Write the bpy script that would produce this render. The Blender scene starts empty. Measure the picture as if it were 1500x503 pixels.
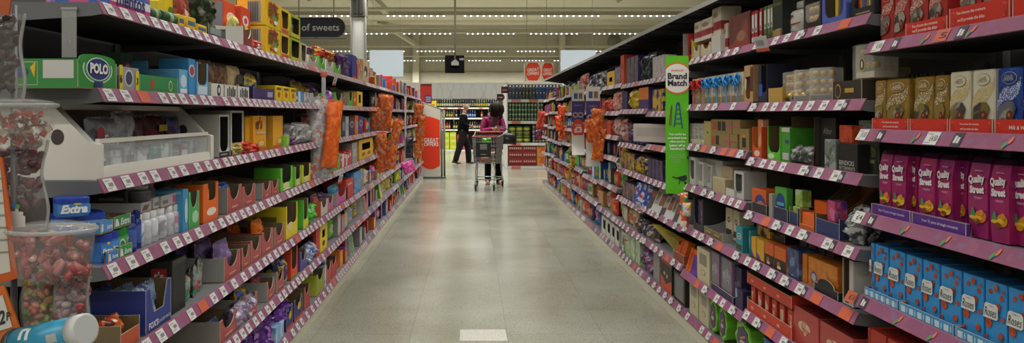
import bpy, math, random
from mathutils import Vector, Matrix, noise

F, CX, CY, H = 1080.0, 692.0, 168.0, 1.40      # focal length in pixels, vanishing point, eye height
C = bpy.context.scene.collection
D = bpy.data
sc = bpy.context.scene
rnd = random.Random(7)

# ------------------------------------------------------------------ materials
def lin(h):
    v = []
    for i in (0, 2, 4):
        c = int(h[i:i+2], 16) / 255
        v.append(c / 12.92 if c <= .04045 else ((c + .055) / 1.055) ** 2.4)
    return (*v, 1)
_M = {}
def mat(h, r=.5, metal=0, coat=0, spec=.5):
    k = (h, r, metal, coat, spec)
    if k in _M: return _M[k]
    m = D.materials.new('paint_' + h); m.use_nodes = True
    b = m.node_tree.nodes['Principled BSDF']
    b.inputs['Base Color'].default_value = lin(h); b.inputs['Roughness'].default_value = r
    b.inputs['Metallic'].default_value = metal; b.inputs['Coat Weight'].default_value = coat
    b.inputs['Specular IOR Level'].default_value = spec
    _M[k] = m
    return m
def printed(cols, scale=14, r=.35, thr=.5, coord='Object', bump=0, stretch=(1, 1, 1), sharp=.03):
    """packaging print: patches of flat colours"""
    k = ('pr', tuple(cols), scale, r, thr, coord, bump, stretch, sharp)
    if k in _M: return _M[k]
    m = D.materials.new('print_' + cols[0]); m.use_nodes = True
    nt = m.node_tree; b = nt.nodes['Principled BSDF']; b.inputs['Roughness'].default_value = r
    tc = nt.nodes.new('ShaderNodeTexCoord'); mp = nt.nodes.new('ShaderNodeMapping')
    mp.inputs['Scale'].default_value = stretch
    oi = nt.nodes.new('ShaderNodeObjectInfo')
    nt.links.new(tc.outputs[coord], mp.inputs[0])
    if coord == 'Object': nt.links.new(oi.outputs['Random'], mp.inputs['Location'])
    prev = None
    for i, c in enumerate(cols):
        if prev is None:
            rgb = nt.nodes.new('ShaderNodeRGB'); rgb.outputs[0].default_value = lin(c); prev = rgb.outputs[0]; continue
        nz = nt.nodes.new('ShaderNodeTexNoise'); nz.inputs['Scale'].default_value = scale * (1 + .37 * i)
        nz.inputs['Detail'].default_value = 1.5
        nt.links.new(mp.outputs[0], nz.inputs['Vector'])
        cr = nt.nodes.new('ShaderNodeValToRGB')
        t = thr + .04 * i
        cr.color_ramp.elements[0].position = t - sharp; cr.color_ramp.elements[1].position = t + sharp
        mx = nt.nodes.new('ShaderNodeMix'); mx.data_type = 'RGBA'
        nt.links.new(nz.outputs['Fac'], cr.inputs[0]); nt.links.new(cr.outputs[0], mx.inputs[0])
        nt.links.new(prev, mx.inputs[6]); mx.inputs[7].default_value = lin(c)
        prev = mx.outputs[2]
    nt.links.new(prev, b.inputs['Base Color'])
    if bump:
        nz = nt.nodes.new('ShaderNodeTexNoise'); nz.inputs['Scale'].default_value = 30
        nt.links.new(tc.outputs['Object'], nz.inputs['Vector'])
        bp = nt.nodes.new('ShaderNodeBump'); bp.inputs['Strength'].default_value = bump; bp.inputs['Distance'].default_value = .01
        nt.links.new(nz.outputs['Fac'], bp.inputs['Height']); nt.links.new(bp.outputs[0], b.inputs['Normal'])
    _M[k] = m
    return m
def clear(h='dddddd', a=.25, r=.12):
    k = ('cl', h, a, r)
    if k in _M: return _M[k]
    m = D.materials.new('clear_' + h); m.use_nodes = True
    b = m.node_tree.nodes['Principled BSDF']
    b.inputs['Base Color'].default_value = lin(h); b.inputs['Roughness'].default_value = r
    b.inputs['Alpha'].default_value = a
    _M[k] = m
    return m
def emit(h, s):
    k = ('em', h, s)
    if k in _M: return _M[k]
    m = D.materials.new('glow_' + h); m.use_nodes = True
    b = m.node_tree.nodes['Principled BSDF']
    b.inputs['Emission Color'].default_value = lin(h); b.inputs['Emission Strength'].default_value = s
    m.cycles.emission_sampling = 'NONE'
    _M[k] = m
    return m
def M_(x, **k):
    if isinstance(x, str): return mat(x, **k)
    if isinstance(x, (list, tuple)): return printed(x)
    return x

# ------------------------------------------------------------------ mesh building
class MB:
    def __init__(s): s.v = []; s.f = []; s.m = []; s.sm = []
    def add(s, vs, fs, m=0, smooth=False):
        n = len(s.v); s.v += [tuple(p) for p in vs]
        for f in fs: s.f.append(tuple(n + i for i in f)); s.m.append(m); s.sm.append(smooth)
        return s
    def box(s, x0, x1, y0, y1, z0, z1, m=0):
        return s.add([(x0,y0,z0),(x1,y0,z0),(x1,y1,z0),(x0,y1,z0),(x0,y0,z1),(x1,y0,z1),(x1,y1,z1),(x0,y1,z1)],
                     [(3,2,1,0),(4,5,6,7),(0,1,5,4),(1,2,6,5),(2,3,7,6),(3,0,4,7)], m)
    def cbox(s, x0, x1, y0, y1, z0, z1, c=.002, m=0):
        """box with its vertical and top edges chamfered"""
        def ring(i, z): return [(x0+i+c,y0+i,z),(x1-i-c,y0+i,z),(x1-i,y0+i+c,z),(x1-i,y1-i-c,z),(x1-i-c,y1-i,z),(x0+i+c,y1-i,z),(x0+i,y1-i-c,z),(x0+i,y0+i+c,z)]
        vs = ring(c, z0) + ring(0, z0+c) + ring(0, z1-c) + ring(c, z1)
        fs = [tuple(range(7, -1, -1)), tuple(range(24, 32))]
        for r in range(3):
            for i in range(8): fs.append((r*8+i, r*8+(i+1)%8, r*8+8+(i+1)%8, r*8+8+i))
        return s.add(vs, fs, m)
    def prism(s, poly, axis, t0, t1, m=0, mside=None):
        """2-D polygon extruded: axis y -> (x,z) poly, x -> (y,z), z -> (x,y)"""
        mp = {'y': lambda p, t: (p[0], t, p[1]), 'x': lambda p, t: (t, p[0], p[1]), 'z': lambda p, t: (p[0], p[1], t)}[axis]
        n = len(poly)
        vs = [mp(p, t0) for p in poly] + [mp(p, t1) for p in poly]
        a = tuple(range(n)); b = tuple(range(2*n-1, n-1, -1))
        if axis == 'y': fa, fb = a, b
        else: fa, fb = a[::-1], b[::-1]
        if axis == 'x': fa, fb = a[::-1], b[::-1]
        s.add(vs, [fa], m); k = len(s.v) - 2*n
        s.f.append(tuple(k+i for i in fb)); s.m.append(m if mside is None else mside); s.sm.append(False)
        for i in range(n):
            j = (i+1) % n
            q = (k+i, k+n+i, k+n+j, k+j) if axis == 'y' else (k+i, k+j, k+n+j, k+n+i)
            s.f.append(q); s.m.append(m); s.sm.append(False)
        return s
    def tube(s, pts, r, n=6, m=0, caps=True):
        pts = [Vector(p) for p in pts]; rings = []
        for i, p in enumerate(pts):
            d = (pts[min(i+1, len(pts)-1)] - pts[max(i-1, 0)]).normalized()
            a = d.orthogonal().normalized() if i == 0 else (a - d * a.dot(d)).normalized()
            b = d.cross(a); rr = r[i] if isinstance(r, (list, tuple)) else r
            rings += [p + (a*math.cos(2*math.pi*k/n) + b*math.sin(2*math.pi*k/n)) * rr for k in range(n)]
        fs = [(i*n+k, i*n+(k+1)%n, (i+1)*n+(k+1)%n, (i+1)*n+k) for i in range(len(pts)-1) for k in range(n)]
        s.add(rings, fs, m, n > 5)
        if caps:
            k = len(s.v) - len(rings)
            s.f += [tuple(k+i for i in range(n-1, -1, -1)), tuple(k+(len(pts)-1)*n+i for i in range(n))]; s.m += [m, m]; s.sm += [False, False]
        return s
    def lathe(s, prof, n=16, c=(0, 0), m=0, sy=1, z0=0):
        vs = [(c[0]+r*math.cos(2*math.pi*k/n), c[1]+sy*r*math.sin(2*math.pi*k/n), z0+z) for r, z in prof for k in range(n)]
        fs = [(i*n+k, i*n+(k+1)%n, (i+1)*n+(k+1)%n, (i+1)*n+k) for i in range(len(prof)-1) for k in range(n)]
        s.add(vs, fs, m, True)
        k = len(s.v) - len(vs)
        s.f += [tuple(k+i for i in range(n-1, -1, -1)), tuple(k+(len(prof)-1)*n+i for i in range(n))]; s.m += [m, m]; s.sm += [False, False]
        return s
    def grid(s, fn, nu, nv, m=0, flip=False, smooth=True):
        vs = [fn(i/nu, j/nv) for j in range(nv+1) for i in range(nu+1)]
        fs = []
        for j in range(nv):
            for i in range(nu):
                q = (j*(nu+1)+i, j*(nu+1)+i+1, (j+1)*(nu+1)+i+1, (j+1)*(nu+1)+i)
                fs.append(q[::-1] if flip else q)
        return s.add(vs, fs, m, smooth)
    def mesh(s, name, mats):
        me = D.meshes.new(name); me.from_pydata(s.v, [], s.f)
        for m in mats: me.materials.append(M_(m))
        me.polygons.foreach_set('material_index', s.m); me.polygons.foreach_set('use_smooth', s.sm)
        me.update()
        return me
    def build(s, name, mats, parent=None, loc=(0, 0, 0), rot=(0, 0, 0)):
        if not isinstance(mats, list): mats = [mats]
        o = D.objects.new(name, s.mesh(name, mats)); C.objects.link(o)
        o.parent = parent; o.location = loc; o.rotation_euler = rot
        return o

def tag(o, label, cat, group=None, kind=None):
    if label: o['label'] = label
    if cat: o['category'] = cat
    if group: o['group'] = group
    if kind: o['kind'] = kind
    return o
def thing(name, label=None, cat=None, group=None, loc=(0, 0, 0), rz=0):
    o = D.objects.new(name, None); C.objects.link(o); o.empty_display_size = .05
    o.location = loc; o.rotation_euler = (0, 0, rz)
    return tag(o, label, cat, group)
def struct(o): o['kind'] = 'structure'; return o
def dup(o, parent=None):
    c = o.copy(); C.objects.link(c); c.parent = parent
    for ch in list(o.children): dup(ch, c)
    return c

_T = {}
def text_data(s, bold=0.0, shear=0.0):
    """outline of a word, unit cap height, centred; list of verts / faces"""
    k = (s, bold, shear)
    if k not in _T:
        cu = D.curves.new('t', 'FONT'); cu.body = s; cu.align_x = 'CENTER'; cu.resolution_u = 2
        cu.offset = bold; cu.shear = shear; cu.space_line = .95
        o = D.objects.new('t', cu); C.objects.link(o)
        dg = bpy.context.evaluated_depsgraph_get()
        me = D.meshes.new_from_object(o.evaluated_get(dg))
        vs = [tuple(v.co) for v in me.vertices]; fs = [tuple(p.vertices) for p in me.polygons]
        D.objects.remove(o); D.curves.remove(cu); D.meshes.remove(me)
        xs = [v[0] for v in vs] or [0]; ys = [v[1] for v in vs] or [0]
        cx, cy = (min(xs)+max(xs))/2, (min(ys)+max(ys))/2
        _T[k] = ([(v[0]-cx, v[1]-cy) for v in vs], fs, max(xs)-min(xs) or 1, max(ys)-min(ys) or 1)
    return _T[k]

# ---- flat prints on the faces of a box-like thing: face f = front, n = end face toward the camera, t = top
SIDE = 'L'
def fm(face, w, d, h):
    if face == 'f': return lambda u, v, e: (u*w, -e, v*h)
    if face == 't': return lambda u, v, e: (u*w, v*d, h+e)
    if SIDE == 'L': return lambda u, v, e: (-w/2-e, d/2-u*d, v*h)
    return lambda u, v, e: (w/2+e, d/2+u*d, v*h)
def decal(par, face, dims, shape, m, name, e=.0007):
    """thin printed patch; shape = list of (u,v)"""
    g = fm(face, *dims); n = len(shape)
    vs = [g(u, v, e) for u, v in shape] + [g(u, v, e-.0006) for u, v in shape]
    fs = [tuple(range(n))] + [(i, n+i, n+(i+1) % n, (i+1) % n) for i in range(n)]
    return MB().add(vs, fs).build(name, m, par)
def rect(u0, u1, v0, v1): return [(u0, v0), (u1, v0), (u1, v1), (u0, v1)]
def ell(cu, cv, ru, rv, n=18): return [(cu+ru*math.cos(2*math.pi*i/n), cv+rv*math.sin(2*math.pi*i/n)) for i in range(n)]
def letter(par, face, dims, s, cu, cv, wf, m, bold=0, shear=0, e=.0016, hf=None, name='lettering', ang=0):
    """word wf of the face's width wide (and hf of its height high, when given)"""
    vs, fs, tw, th = text_data(s, bold, shear)
    W = dims[0] if face in 'ft' else dims[1]; Hh = dims[2]
    k = wf * W / tw; ky = hf * Hh / th if hf else k
    g = fm(face, *dims); ca, sa = math.cos(ang), math.sin(ang)
    out = []
    for x, y in vs:
        X, Y = x*k, y*ky
        X, Y = X*ca - Y*sa, X*sa + Y*ca
        out.append(g(cu + X/W, cv + Y/Hh, e))
    flip = face == 't'
    return MB().add(out, fs).build(name, m, par)
def art(par, dims, items, e0=.0007):
    for i, a in enumerate(items):
        e = e0 + .0005 * i
        if a[0] == 'p': decal(par, a[1], dims, rect(*a[2:6]), M_(a[6]), a[7] if len(a) > 7 else 'printed_panel', e)
        elif a[0] == 'e': decal(par, a[1], dims, ell(*a[2:6]), M_(a[6]), a[7] if len(a) > 7 else 'printed_oval', e)
        elif a[0] == 'g': decal(par, a[1], dims, a[2], M_(a[3]), a[4] if len(a) > 4 else 'printed_shape', e)
        elif a[0] == 't':
            k = a[7] if len(a) > 7 else {}
            letter(par, a[1], dims, a[2], a[3], a[4], a[5], M_(a[6]), e=e+.0004, **k)

# ------------------------------------------------------------------ the bays of shelving
XL = [1.12, 1.12, 1.12, 1.106, 1.083, 1.073, 1.078]
RL = [-.305, -.071, .174, .411, .685, .926, 1.184]
ZL = [H - r*x for r, x in zip(RL, XL)]
XR = [1.41, 1.39, 1.38, 1.37, 1.365, 1.36, 1.385]
X0 = [1.40, 1.38, 1.37, 1.37, 1.37]
R0R = [-.181, .037, .249, .463, .69]
RRR = {0: R0R, 1: [-.256, -.04, .153, .347, .515, .712, .917], 2: [-.254, -.046, .132, .32, .517, .733, .917],
       3: [-.2, -.017, .167, .357, .53, .716, .917], 4: [-.2, -.033, .185, .357, .55, .72, .917]}
RGEN = [-.2, -.03, .14, .31, .517, .71, .917]
LY0, LB, LN = 2.2, 1.0655, 13
RY0, RB, RN = 2.6, 1.08, 11
def rbay(Y): return max(0, min(RN, int(math.floor((Y - RY0) / RB)) + 1))
def lbay(Y): return max(0, min(LN-1, int(math.floor((Y - LY0) / LB))))
def lipx(side, lv, bay):
    if side == 'L': return XL[lv]
    return X0[lv] if bay == 0 else XR[lv]
def lipz(side, lv, bay):
    if side == 'L': return ZL[lv]
    r = RRR.get(bay, RGEN)[lv]
    if bay > 4: r += .012 * math.sin(bay * 2.3 + lv * 1.7) if lv < 6 else 0
    return H - r * lipx('R', lv, bay)
ORD = 'first second third fourth fifth sixth seventh eighth ninth tenth eleventh twelfth thirteenth fourteenth fifteenth sixteenth'.split()
LVN = ['top shelf', 'second shelf down', 'third shelf down', 'fourth shelf down', 'fifth shelf down', 'sixth shelf down', 'bottom shelf']
LVS = ['topmost', 'second from top', 'third from top', 'fourth from top', 'fifth from top', 'sixth from top', 'bottom']
def bayname(side, bay):
    if side == 'L': return 'nearest left bay' if bay == 0 else ORD[bay] + ' left bay'
    return 'nearest right bay' if bay == 0 else ORD[bay] + ' right bay'

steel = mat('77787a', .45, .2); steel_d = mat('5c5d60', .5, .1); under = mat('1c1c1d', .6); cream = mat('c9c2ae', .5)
pinkstrip = printed(['834d69', '8b546f', '795d78'], 16, .3, .56, stretch=(1, .5, 1))
def strip_far(seed):
    """price strip too far off to read its tickets: white and pink cells"""
    k = ('sf',)
    if k in _M: return _M[k]
    m = D.materials.new('ticket_strip_pattern'); m.use_nodes = True; nt = m.node_tree; b = nt.nodes['Principled BSDF']
    b.inputs['Roughness'].default_value = .3
    tc = nt.nodes.new('ShaderNodeTexCoord'); sx = nt.nodes.new('ShaderNodeSeparateXYZ'); nt.links.new(tc.outputs['Object'], sx.inputs[0])
    oi = nt.nodes.new('ShaderNodeObjectInfo')
    mu = nt.nodes.new('ShaderNodeMath'); mu.operation = 'MULTIPLY'; mu.inputs[1].default_value = 15; nt.links.new(sx.outputs[0], mu.inputs[0])
    fl = nt.nodes.new('ShaderNodeMath'); fl.operation = 'FLOOR'; nt.links.new(mu.outputs[0], fl.inputs[0])
    ad = nt.nodes.new('ShaderNodeMath'); ad.operation = 'MULTIPLY_ADD'; ad.inputs[1].default_value = 37.0
    nt.links.new(oi.outputs['Random'], ad.inputs[0]); nt.links.new(fl.outputs[0], ad.inputs[2])
    wn = nt.nodes.new('ShaderNodeTexWhiteNoise'); wn.noise_dimensions = '1D'; nt.links.new(ad.outputs[0], wn.inputs['W'])
    cr = nt.nodes.new('ShaderNodeValToRGB'); cr.color_ramp.interpolation = 'CONSTANT'
    e = cr.color_ramp.elements; e[0].color = lin('7d6070'); e[1].position = .5; e[1].color = lin('aaa6a4')
    x = e.new(.84); x.color = lin('5a4f63'); x = e.new(.96); x.color = lin('a8573f')
    nt.links.new(wn.outputs['Value'], cr.inputs[0]); nt.links.new(cr.outputs[0], b.inputs['Base Color'])
    _M[k] = m
    return m
ticket_m = mat('c4c2bf', .35); ink = mat('2a2a2c', .5); offer_m = mat('3a3440', .4); orange_t = mat('b5553c', .4)
balloon_b = mat('3a62a8', .4); balloon_o = mat('c96a3a', .4); balloon_g = mat('4f8a4a', .4)

def shelf_unit(side, bay, lv, Ya, Yb, near, frame, prices=None):
    """one shelf in one bay. local x along the shelf, front toward -y"""
    X, z = lipx(side, lv, bay), lipz(side, lv, bay)
    L = Yb - Ya - .006
    base = lv == 6
    nm = 'base_shelf' if base else 'shelf'
    sg = -1 if side == 'L' else 1
    a, b = -L/2, L/2
    mb = MB()
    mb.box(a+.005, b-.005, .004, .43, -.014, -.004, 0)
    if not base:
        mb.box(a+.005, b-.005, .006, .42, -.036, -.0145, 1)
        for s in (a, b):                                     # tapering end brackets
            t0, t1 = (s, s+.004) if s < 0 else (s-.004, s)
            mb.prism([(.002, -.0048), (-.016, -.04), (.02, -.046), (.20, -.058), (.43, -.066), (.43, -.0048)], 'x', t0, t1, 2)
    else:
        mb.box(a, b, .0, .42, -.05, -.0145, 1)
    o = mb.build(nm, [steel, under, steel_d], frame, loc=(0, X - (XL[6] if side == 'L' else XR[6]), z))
    th = .040
    tx = .022
    st = MB()
    st.add([(a, -.001, 0), (b, -.001, 0), (b, -tx, -th), (a, -tx, -th), (a, .004, .002), (b, .004, .002), (b, -tx+.004, -th-.002), (a, -tx+.004, -th-.002)],
           [(3, 2, 1, 0), (0, 1, 5, 4), (2, 3, 7, 6), (4, 5, 6, 7), (1, 2, 6, 5), (3, 0, 4, 7)])
    st.build('ticket_strip', pinkstrip if near else strip_far(0), o)
    if near:
        def cell(u0, u1, e, v0=.03, v1=.97):
            nrm = Vector((0, -th, tx)).normalized() * e * 1.0
            P = lambda u, v: (u, -.001 - tx*(1-v) + nrm.y, -th*(1-v) + nrm.z)
            return [P(u0, v0), P(u1, v0), P(u1, v1), P(u0, v1)]
        r = random.Random(hash((side == 'L', bay, lv)) & 999)
        x = a + .02; i = 0
        pitch = .097 if side == 'L' else .11
        while x < b - .06:
            tw = .057
            k = r.random()
            if bay == 0 and side == 'R':
                break
            if k < (.86 if side == 'L' else .72):
                t = MB().add(cell(x, x+tw, .0012), [(0, 1, 2, 3)], 0)
                t.add(cell(x+tw*.35, x+tw*.85, .0016, .35, .62), [(0, 1, 2, 3)], 1)
                for q in (.75, .2): t.add(cell(x+tw*.1, x+tw*.6, .0016, q, q+.06), [(0, 1, 2, 3)], 1)
                t.build('price_ticket', [ticket_m, mat('77757a', .5)], o)
                x += tw
                if side == 'R' and r.random() < .6:
                    t = MB().add(cell(x+.002, x+.034, .0012), [(0, 1, 2, 3)], 0)
                    for q in (.25, .6): t.add(cell(x+.002+.032*q-.003, x+.002+.032*q+.005, .0016, .25, .8-q*.3), [(0, 1, 2, 3)], 1)
                    t.build('offer_ticket', [offer_m, ticket_m], o); x += .036
            elif k < (.89 if side == 'L' else .79):
                MB().add(cell(x, x+tw*1.4, .0012), [(0, 1, 2, 3)], 0).build('offer_ticket', orange_t, o); x += tw*1.4
            x += (pitch - .05) * r.uniform(.6, 1.4)
        if bay == 0 and side == 'R':
            dims = (1, 1, 1)
            for (px, kind, s) in prices or []:
                u = (Ya+Yb)/2 - F*X/(px-CX)          # local x points toward the camera on the right
                if kind == 'T':
                    c0 = orange_t if s.startswith('o') else ticket_m; s = s.lstrip('o')
                    t = MB().add(cell(u, u+.062, .0012), [(0, 1, 2, 3)], 0)
                    vs, fs, tw, thh = text_data(s, .0)
                    kx = .034/tw; ky = .42/thh
                    t.add([cell(u+.040+p[0]*kx, u+.041+p[0]*kx, .0022, .5+p[1]*ky, .51+p[1]*ky)[0] for p in vs], fs, 1)
                    for q in (.78, .14): t.add(cell(u+.005, u+.03, .0018, q, q+.05), [(0, 1, 2, 3)], 2)
                    t.build('price_ticket', [c0, ink, mat('77757a', .5)], o)
                elif kind == 'M':
                    t = MB().add(cell(u, u+.04, .0012), [(0, 1, 2, 3)], 0)
                    for q in (.3, .62): t.add(cell(u+.04*q-.004, u+.04*q+.006, .0016, .25, .85-q*.3), [(0, 1, 2, 3)], 1)
                    t.build('offer_ticket', [offer_m, ticket_m], o)
                elif kind == 'B':
                    t = MB()
                    for dx, vv, mi in ((0, .45, 0), (.008, .6, 1), (-.007, .3, 2)):
                        g = cell(0, 1, .0014)
                        pts = [cell(u+dx+.006*math.cos(q*.785)+.004*math.sin(q*.785), u+1, .0014+.0003*mi, vv+.26*math.sin(q*.785), 1)[0] for q in range(8)]
                        t.add(pts, [tuple(range(8))], mi)
                    t.build('balloon_print', [balloon_b, balloon_o, balloon_g], o)
    return o

def bay_frame(side, bay, Ya, Yb, top):
    """back panel, two uprights, plinth"""
    sg = -1 if side == 'L' else 1
    o = thing('shelving_bay', f'dark backed shelving bay with cream plinth, the {bayname(side, bay)} of the aisle', 'shelving', 'shelving bays of the sweet aisle')
    X = XL[6] if side == 'L' else XR[6]
    o.location = (sg*X, (Ya+Yb)/2, 0); o.rotation_euler = (0, 0, math.pi/2 if side == 'L' else -math.pi/2)
    L = Yb - Ya - .002
    MB().box(-L/2, L/2, .49, .505, .0, top, 0).build('back_panel', mat('4a4a4a', .6), o)
    for s in (-1, 1):
        u = MB().box(s*(L/2-.0005)-(.03 if s > 0 else 0), s*(L/2-.0005)+(0 if s > 0 else .03), .462, .489, 0, top-.02)
        u.build('upright', steel_d, o)
    pz = (ZL[6] if side == 'L' else lipz('R', 6, max(1, bay))) - .052
    p = MB().prism([(-.018, pz), (-.010, pz-.006), (-.004, 0), (.012, 0), (.012, pz)], 'x', -L/2, L/2)
    p.build('plinth', cream, o)
    MB().box(-L/2, -L/2+.006, .013, .46, 0, pz).box(L/2-.006, L/2, .013, .46, 0, pz).build('plinth_end', steel_d, o)
    return o
# ------------------------------------------------------------------ product builders: local frame has its front at y = 0 facing -y, base at z = 0
card = '76634a'; greycard = '8d8d8b'
def b_carton(w, d, h, nm='carton', c='c8a020', side=None, lid=None, items=(), ch=.0015, front=None, **k):
    o = thing(nm)
    mb = MB().cbox(-w/2, w/2, 0, d, 0, h, ch, 0)
    mb.build('carton_body', M_(c), o)
    MB().box(-w/2+.003, w/2-.003, .002, d*.5, h, h+.0012).box(-w/2+.003, w/2-.003, d*.5+.001, d-.002, h, h+.0008).build('top_flap', M_(lid or c), o)
    if front: items = [('p', 'f', -.47, .47, .03, .97, front)] + list(items)
    if side: items = [('p', 'n', -.47, .47, .03, .97, side, 'side_panel')] + list(items)
    art(o, (w, d, h), items)
    return o

def b_tray(w, d, h, nm='display_tray', c='8c3a3a', side=None, inner=card, cut='u', fh=.78, dip=.35, sag=.5, items=(), back=1.0, **k):
    """shelf-ready card tray: brown inside, cut-away front"""
    o = thing(nm); t = .004; side = side or c
    MB().box(-w/2, w/2, 0, d, 0, .004).build('base', M_(inner), o)
    MB().box(-w/2, w/2, d-t, d, .004, h*back).build('back_wall', M_(inner), o)
    f = h*fh
    cur = [(d, h)] + [(d*(1-i/8.0), f + (h-f)*(1-i/8.0)**2 - math.sin(math.pi*i/8.0)*h*.10*sag) for i in range(1, 8)] + [(0, f)]
    for s in (-1, 1):
        p = [(0, .004), (d-t, .004)] + cur
        xo, xi = s*w/2, s*(w/2-t)
        mb = MB()
        n = len(p)
        vs = [(xo, a, b) for a, b in p] + [(xi, a, b) for a, b in p]
        mb.add(vs, [tuple(range(n))], 0); mb.f.append(tuple(range(2*n-1, n-1, -1))); mb.m.append(1); mb.sm.append(False)
        for i in range(n):
            j = (i+1) % n; mb.f.append((i, n+i, n+j, j)); mb.m.append(2); mb.sm.append(False)
        mb.build('side_wall', [M_(side), M_(inner), M_('a59c8c')], o)
    if cut == 'u':
        m = w*.16
        top = [(w/2-t, f), (w/2-m, f)] + [((w/2-m)*math.cos(a), f - (f-h*dip)*math.sin(a)) for a in [math.pi*i/12 for i in range(1, 12)]] + [(-w/2+m, f), (-w/2+t, f)]
    elif cut == 'v':
        top = [(w/2-t, f), (w/2*.7, f), (w*.2, h*dip), (-w*.2, h*dip), (-w/2*.7, f), (-w/2+t, f)]
    else:
        top = [(w/2-t, h*dip), (-w/2+t, h*dip)]
    poly = [(-w/2+t, .004), (w/2-t, .004)] + top
    mb = MB(); n = len(poly)
    mb.add([(a, 0, b) for a, b in poly] + [(a, t, b) for a, b in poly], [tuple(range(n))], 0)
    mb.f.append(tuple(range(2*n-1, n-1, -1))); mb.m.append(1); mb.sm.append(False)
    for i in range(n):
        j = (i+1) % n; mb.f.append((i, n+i, n+j, j)); mb.m.append(2); mb.sm.append(False)
    mb.build('front_wall', [M_(c), M_(inner), M_('a59c8c')], o)
    art(o, (w, d, h), items)
    return o

def bag_mb(w, h, t, seed=0, crumple=.5, nu=14, nv=16):
    """pillow pack standing up, crimped top and bottom"""
    off = Vector((seed*3.1, seed*1.7, seed*.9))
    mb = MB()
    def fn(sg):
        def f(u, v):
            e = (max(0, 1-abs(2*u-1)**2.6) * max(0, 1-abs(2*v-1)**3.2)) ** .55
            nz = noise.noise(Vector((u*4.2, v*4.2, sg*2)) + off) + .6*noise.noise(Vector((u*9, v*9, sg*5)) + off)
            y = sg * t/2 * e * (1 + crumple*nz)
            wob = noise.noise(Vector((v*5, 3, 0)) + off) * .03 * w
            x = (u-.5)*w*(1-.10*math.sin(math.pi*v)*(crumple > 0)) + wob
            z = v*h + noise.noise(Vector((u*5, 7, sg*0)) + off) * .03*h*(v > .5)
            return (x, t/2 + y, z)
        return f
    mb.grid(fn(-1), nu, nv, 0); mb.grid(fn(1), nu, nv, 0, flip=True)
    return mb
def b_bag(w, d, h, nm='sweet_bag', c='7a5a9a', seed=None, crumple=.5, lab=None, items=(), r=.28, seal=True, lean=0, **k):
    o = thing(nm)
    seed = seed if seed is not None else rnd.random()*50
    m = M_(c) if not isinstance(c, (list, tuple)) else printed(c, 16, r)
    if isinstance(c, str): m = mat(c, r)
    bag_mb(w, h, d, seed, crumple).build('film_pouch', m, o, rot=(lean, 0, 0))
    if seal:
        for z in (0, h):
            mb = MB(); n = 14
            s = 1 if z else -1
            for i in range(n):
                x0, x1 = -w*.44 + i*w*.88/n, -w*.44 + (i+1)*w*.88/n
                y = d/2 + (.0015 if i % 2 else -.0015)
                zz = z*(1) - s*h*.02
                mb.add([(x0, y, zz), (x1, y, zz), (x1, y, zz+s*h*.05), ((x0+x1)/2, y, zz+s*h*.062), (x0, y, zz+s*h*.05)], [(0, 1, 2, 3, 4)])
            if z: mb.build('crimped_seal', m, o, rot=(lean, 0, 0))
    if lab:
        MB().grid(lambda u, v: ((u-.5)*w*.5, d*.5 - d*.5*(1.06 - .5*abs(u-.5)**2 - .8*abs(v-.5)**2), h*(.35+.3*v)), 6, 4).build('printed_label', M_(lab), o, rot=(lean, 0, 0))
    art(o, (w, d, h), items, .011)
    return o
def b_bottle(w, d, h, nm='gum_bottle', c='e4e4e6', cap='e8e8ea', lab='b8b8c0', items=(), **k):
    o = thing(nm); r = w/2
    MB().lathe([(r*.9, 0), (r, h*.03), (r, h*.66), (r*.92, h*.73), (r*.66, h*.78), (r*.66, h*.8)], 18, (0, r)).build('bottle_body', mat(c, .3) if isinstance(c, str) else c, o)
    MB().lathe([(r*.74, h*.79), (r*.76, h*.80), (r*.76, h*.97), (r*.7, h)], 18, (0, r)).build('cap', mat(cap, .35), o)
    MB().lathe([(r*1.004, h*.14), (r*1.012, h*.15), (r*1.012, h*.6), (r*1.004, h*.61)], 18, (0, r)).build('wrap_label', M_(lab), o)
    art(o, (w, 0.02, h), items)
    return o
def b_tub(w, d, h, nm='gum_tub', c='2a5fb0', cap='1f3f9a', lab=None, items=(), n=8, **k):
    """squarish tub with rounded corners and a flip lid"""
    o = thing(nm); r = w/2
    def ring(s, z, c=0): return [(s*r*(abs(math.cos(a))**.5)*(1 if math.cos(a) > 0 else -1), r + s*r*(abs(math.sin(a))**.5)*(1 if math.sin(a) > 0 else -1), z) for a in [2*math.pi*i/24 for i in range(24)]]
    def loft(prof, m, name):
        vs = [p for s, z in prof for p in ring(s, z)]
        fs = [(i*24+k, i*24+(k+1) % 24, (i+1)*24+(k+1) % 24, (i+1)*24+k) for i in range(len(prof)-1) for k in range(24)] + [tuple(range(23, -1, -1)), tuple(range((len(prof)-1)*24, len(prof)*24))]
        MB().add(vs, fs, 0, False).build(name, m, o)
    loft([(.94, 0), (1, h*.05), (1, h*.70), (.97, h*.72)], M_(c), 'tub_body')
    loft([(1.02, h*.72), (1.03, h*.74), (1.03, h*.95), (.95, h)], mat(cap, .35), 'lid')
    art(o, (w, w, h), items)
    return o
def b_roll(w, d, h, nm='sweet_roll', c='2d5a34', **k):
    """paper-wrapped roll lying along the shelf with twisted ends"""
    o = thing(nm); r = h/2
    P = [(-w/2, r*.9), (-w/2*.9, r*1.0), (-w/2*.78, r*.35), (-w/2*.7, r*.95), (-w/2*.66, r), (w/2*.66, r), (w/2*.7, r*.95), (w/2*.78, r*.35), (w/2*.9, r), (w/2, r*.9)]
    mb = MB().tube([(x, r, r) for x, _ in P], [q for _, q in P], 14)
    mb.build('wrapper', M_(c), o)
    MB().tube([(-w*.14, r, r), (w*.14, r, r)], r*1.02, 14, caps=False).build('paper_band', M_(k.get('lab', '8aa070')), o)
    return o
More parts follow.
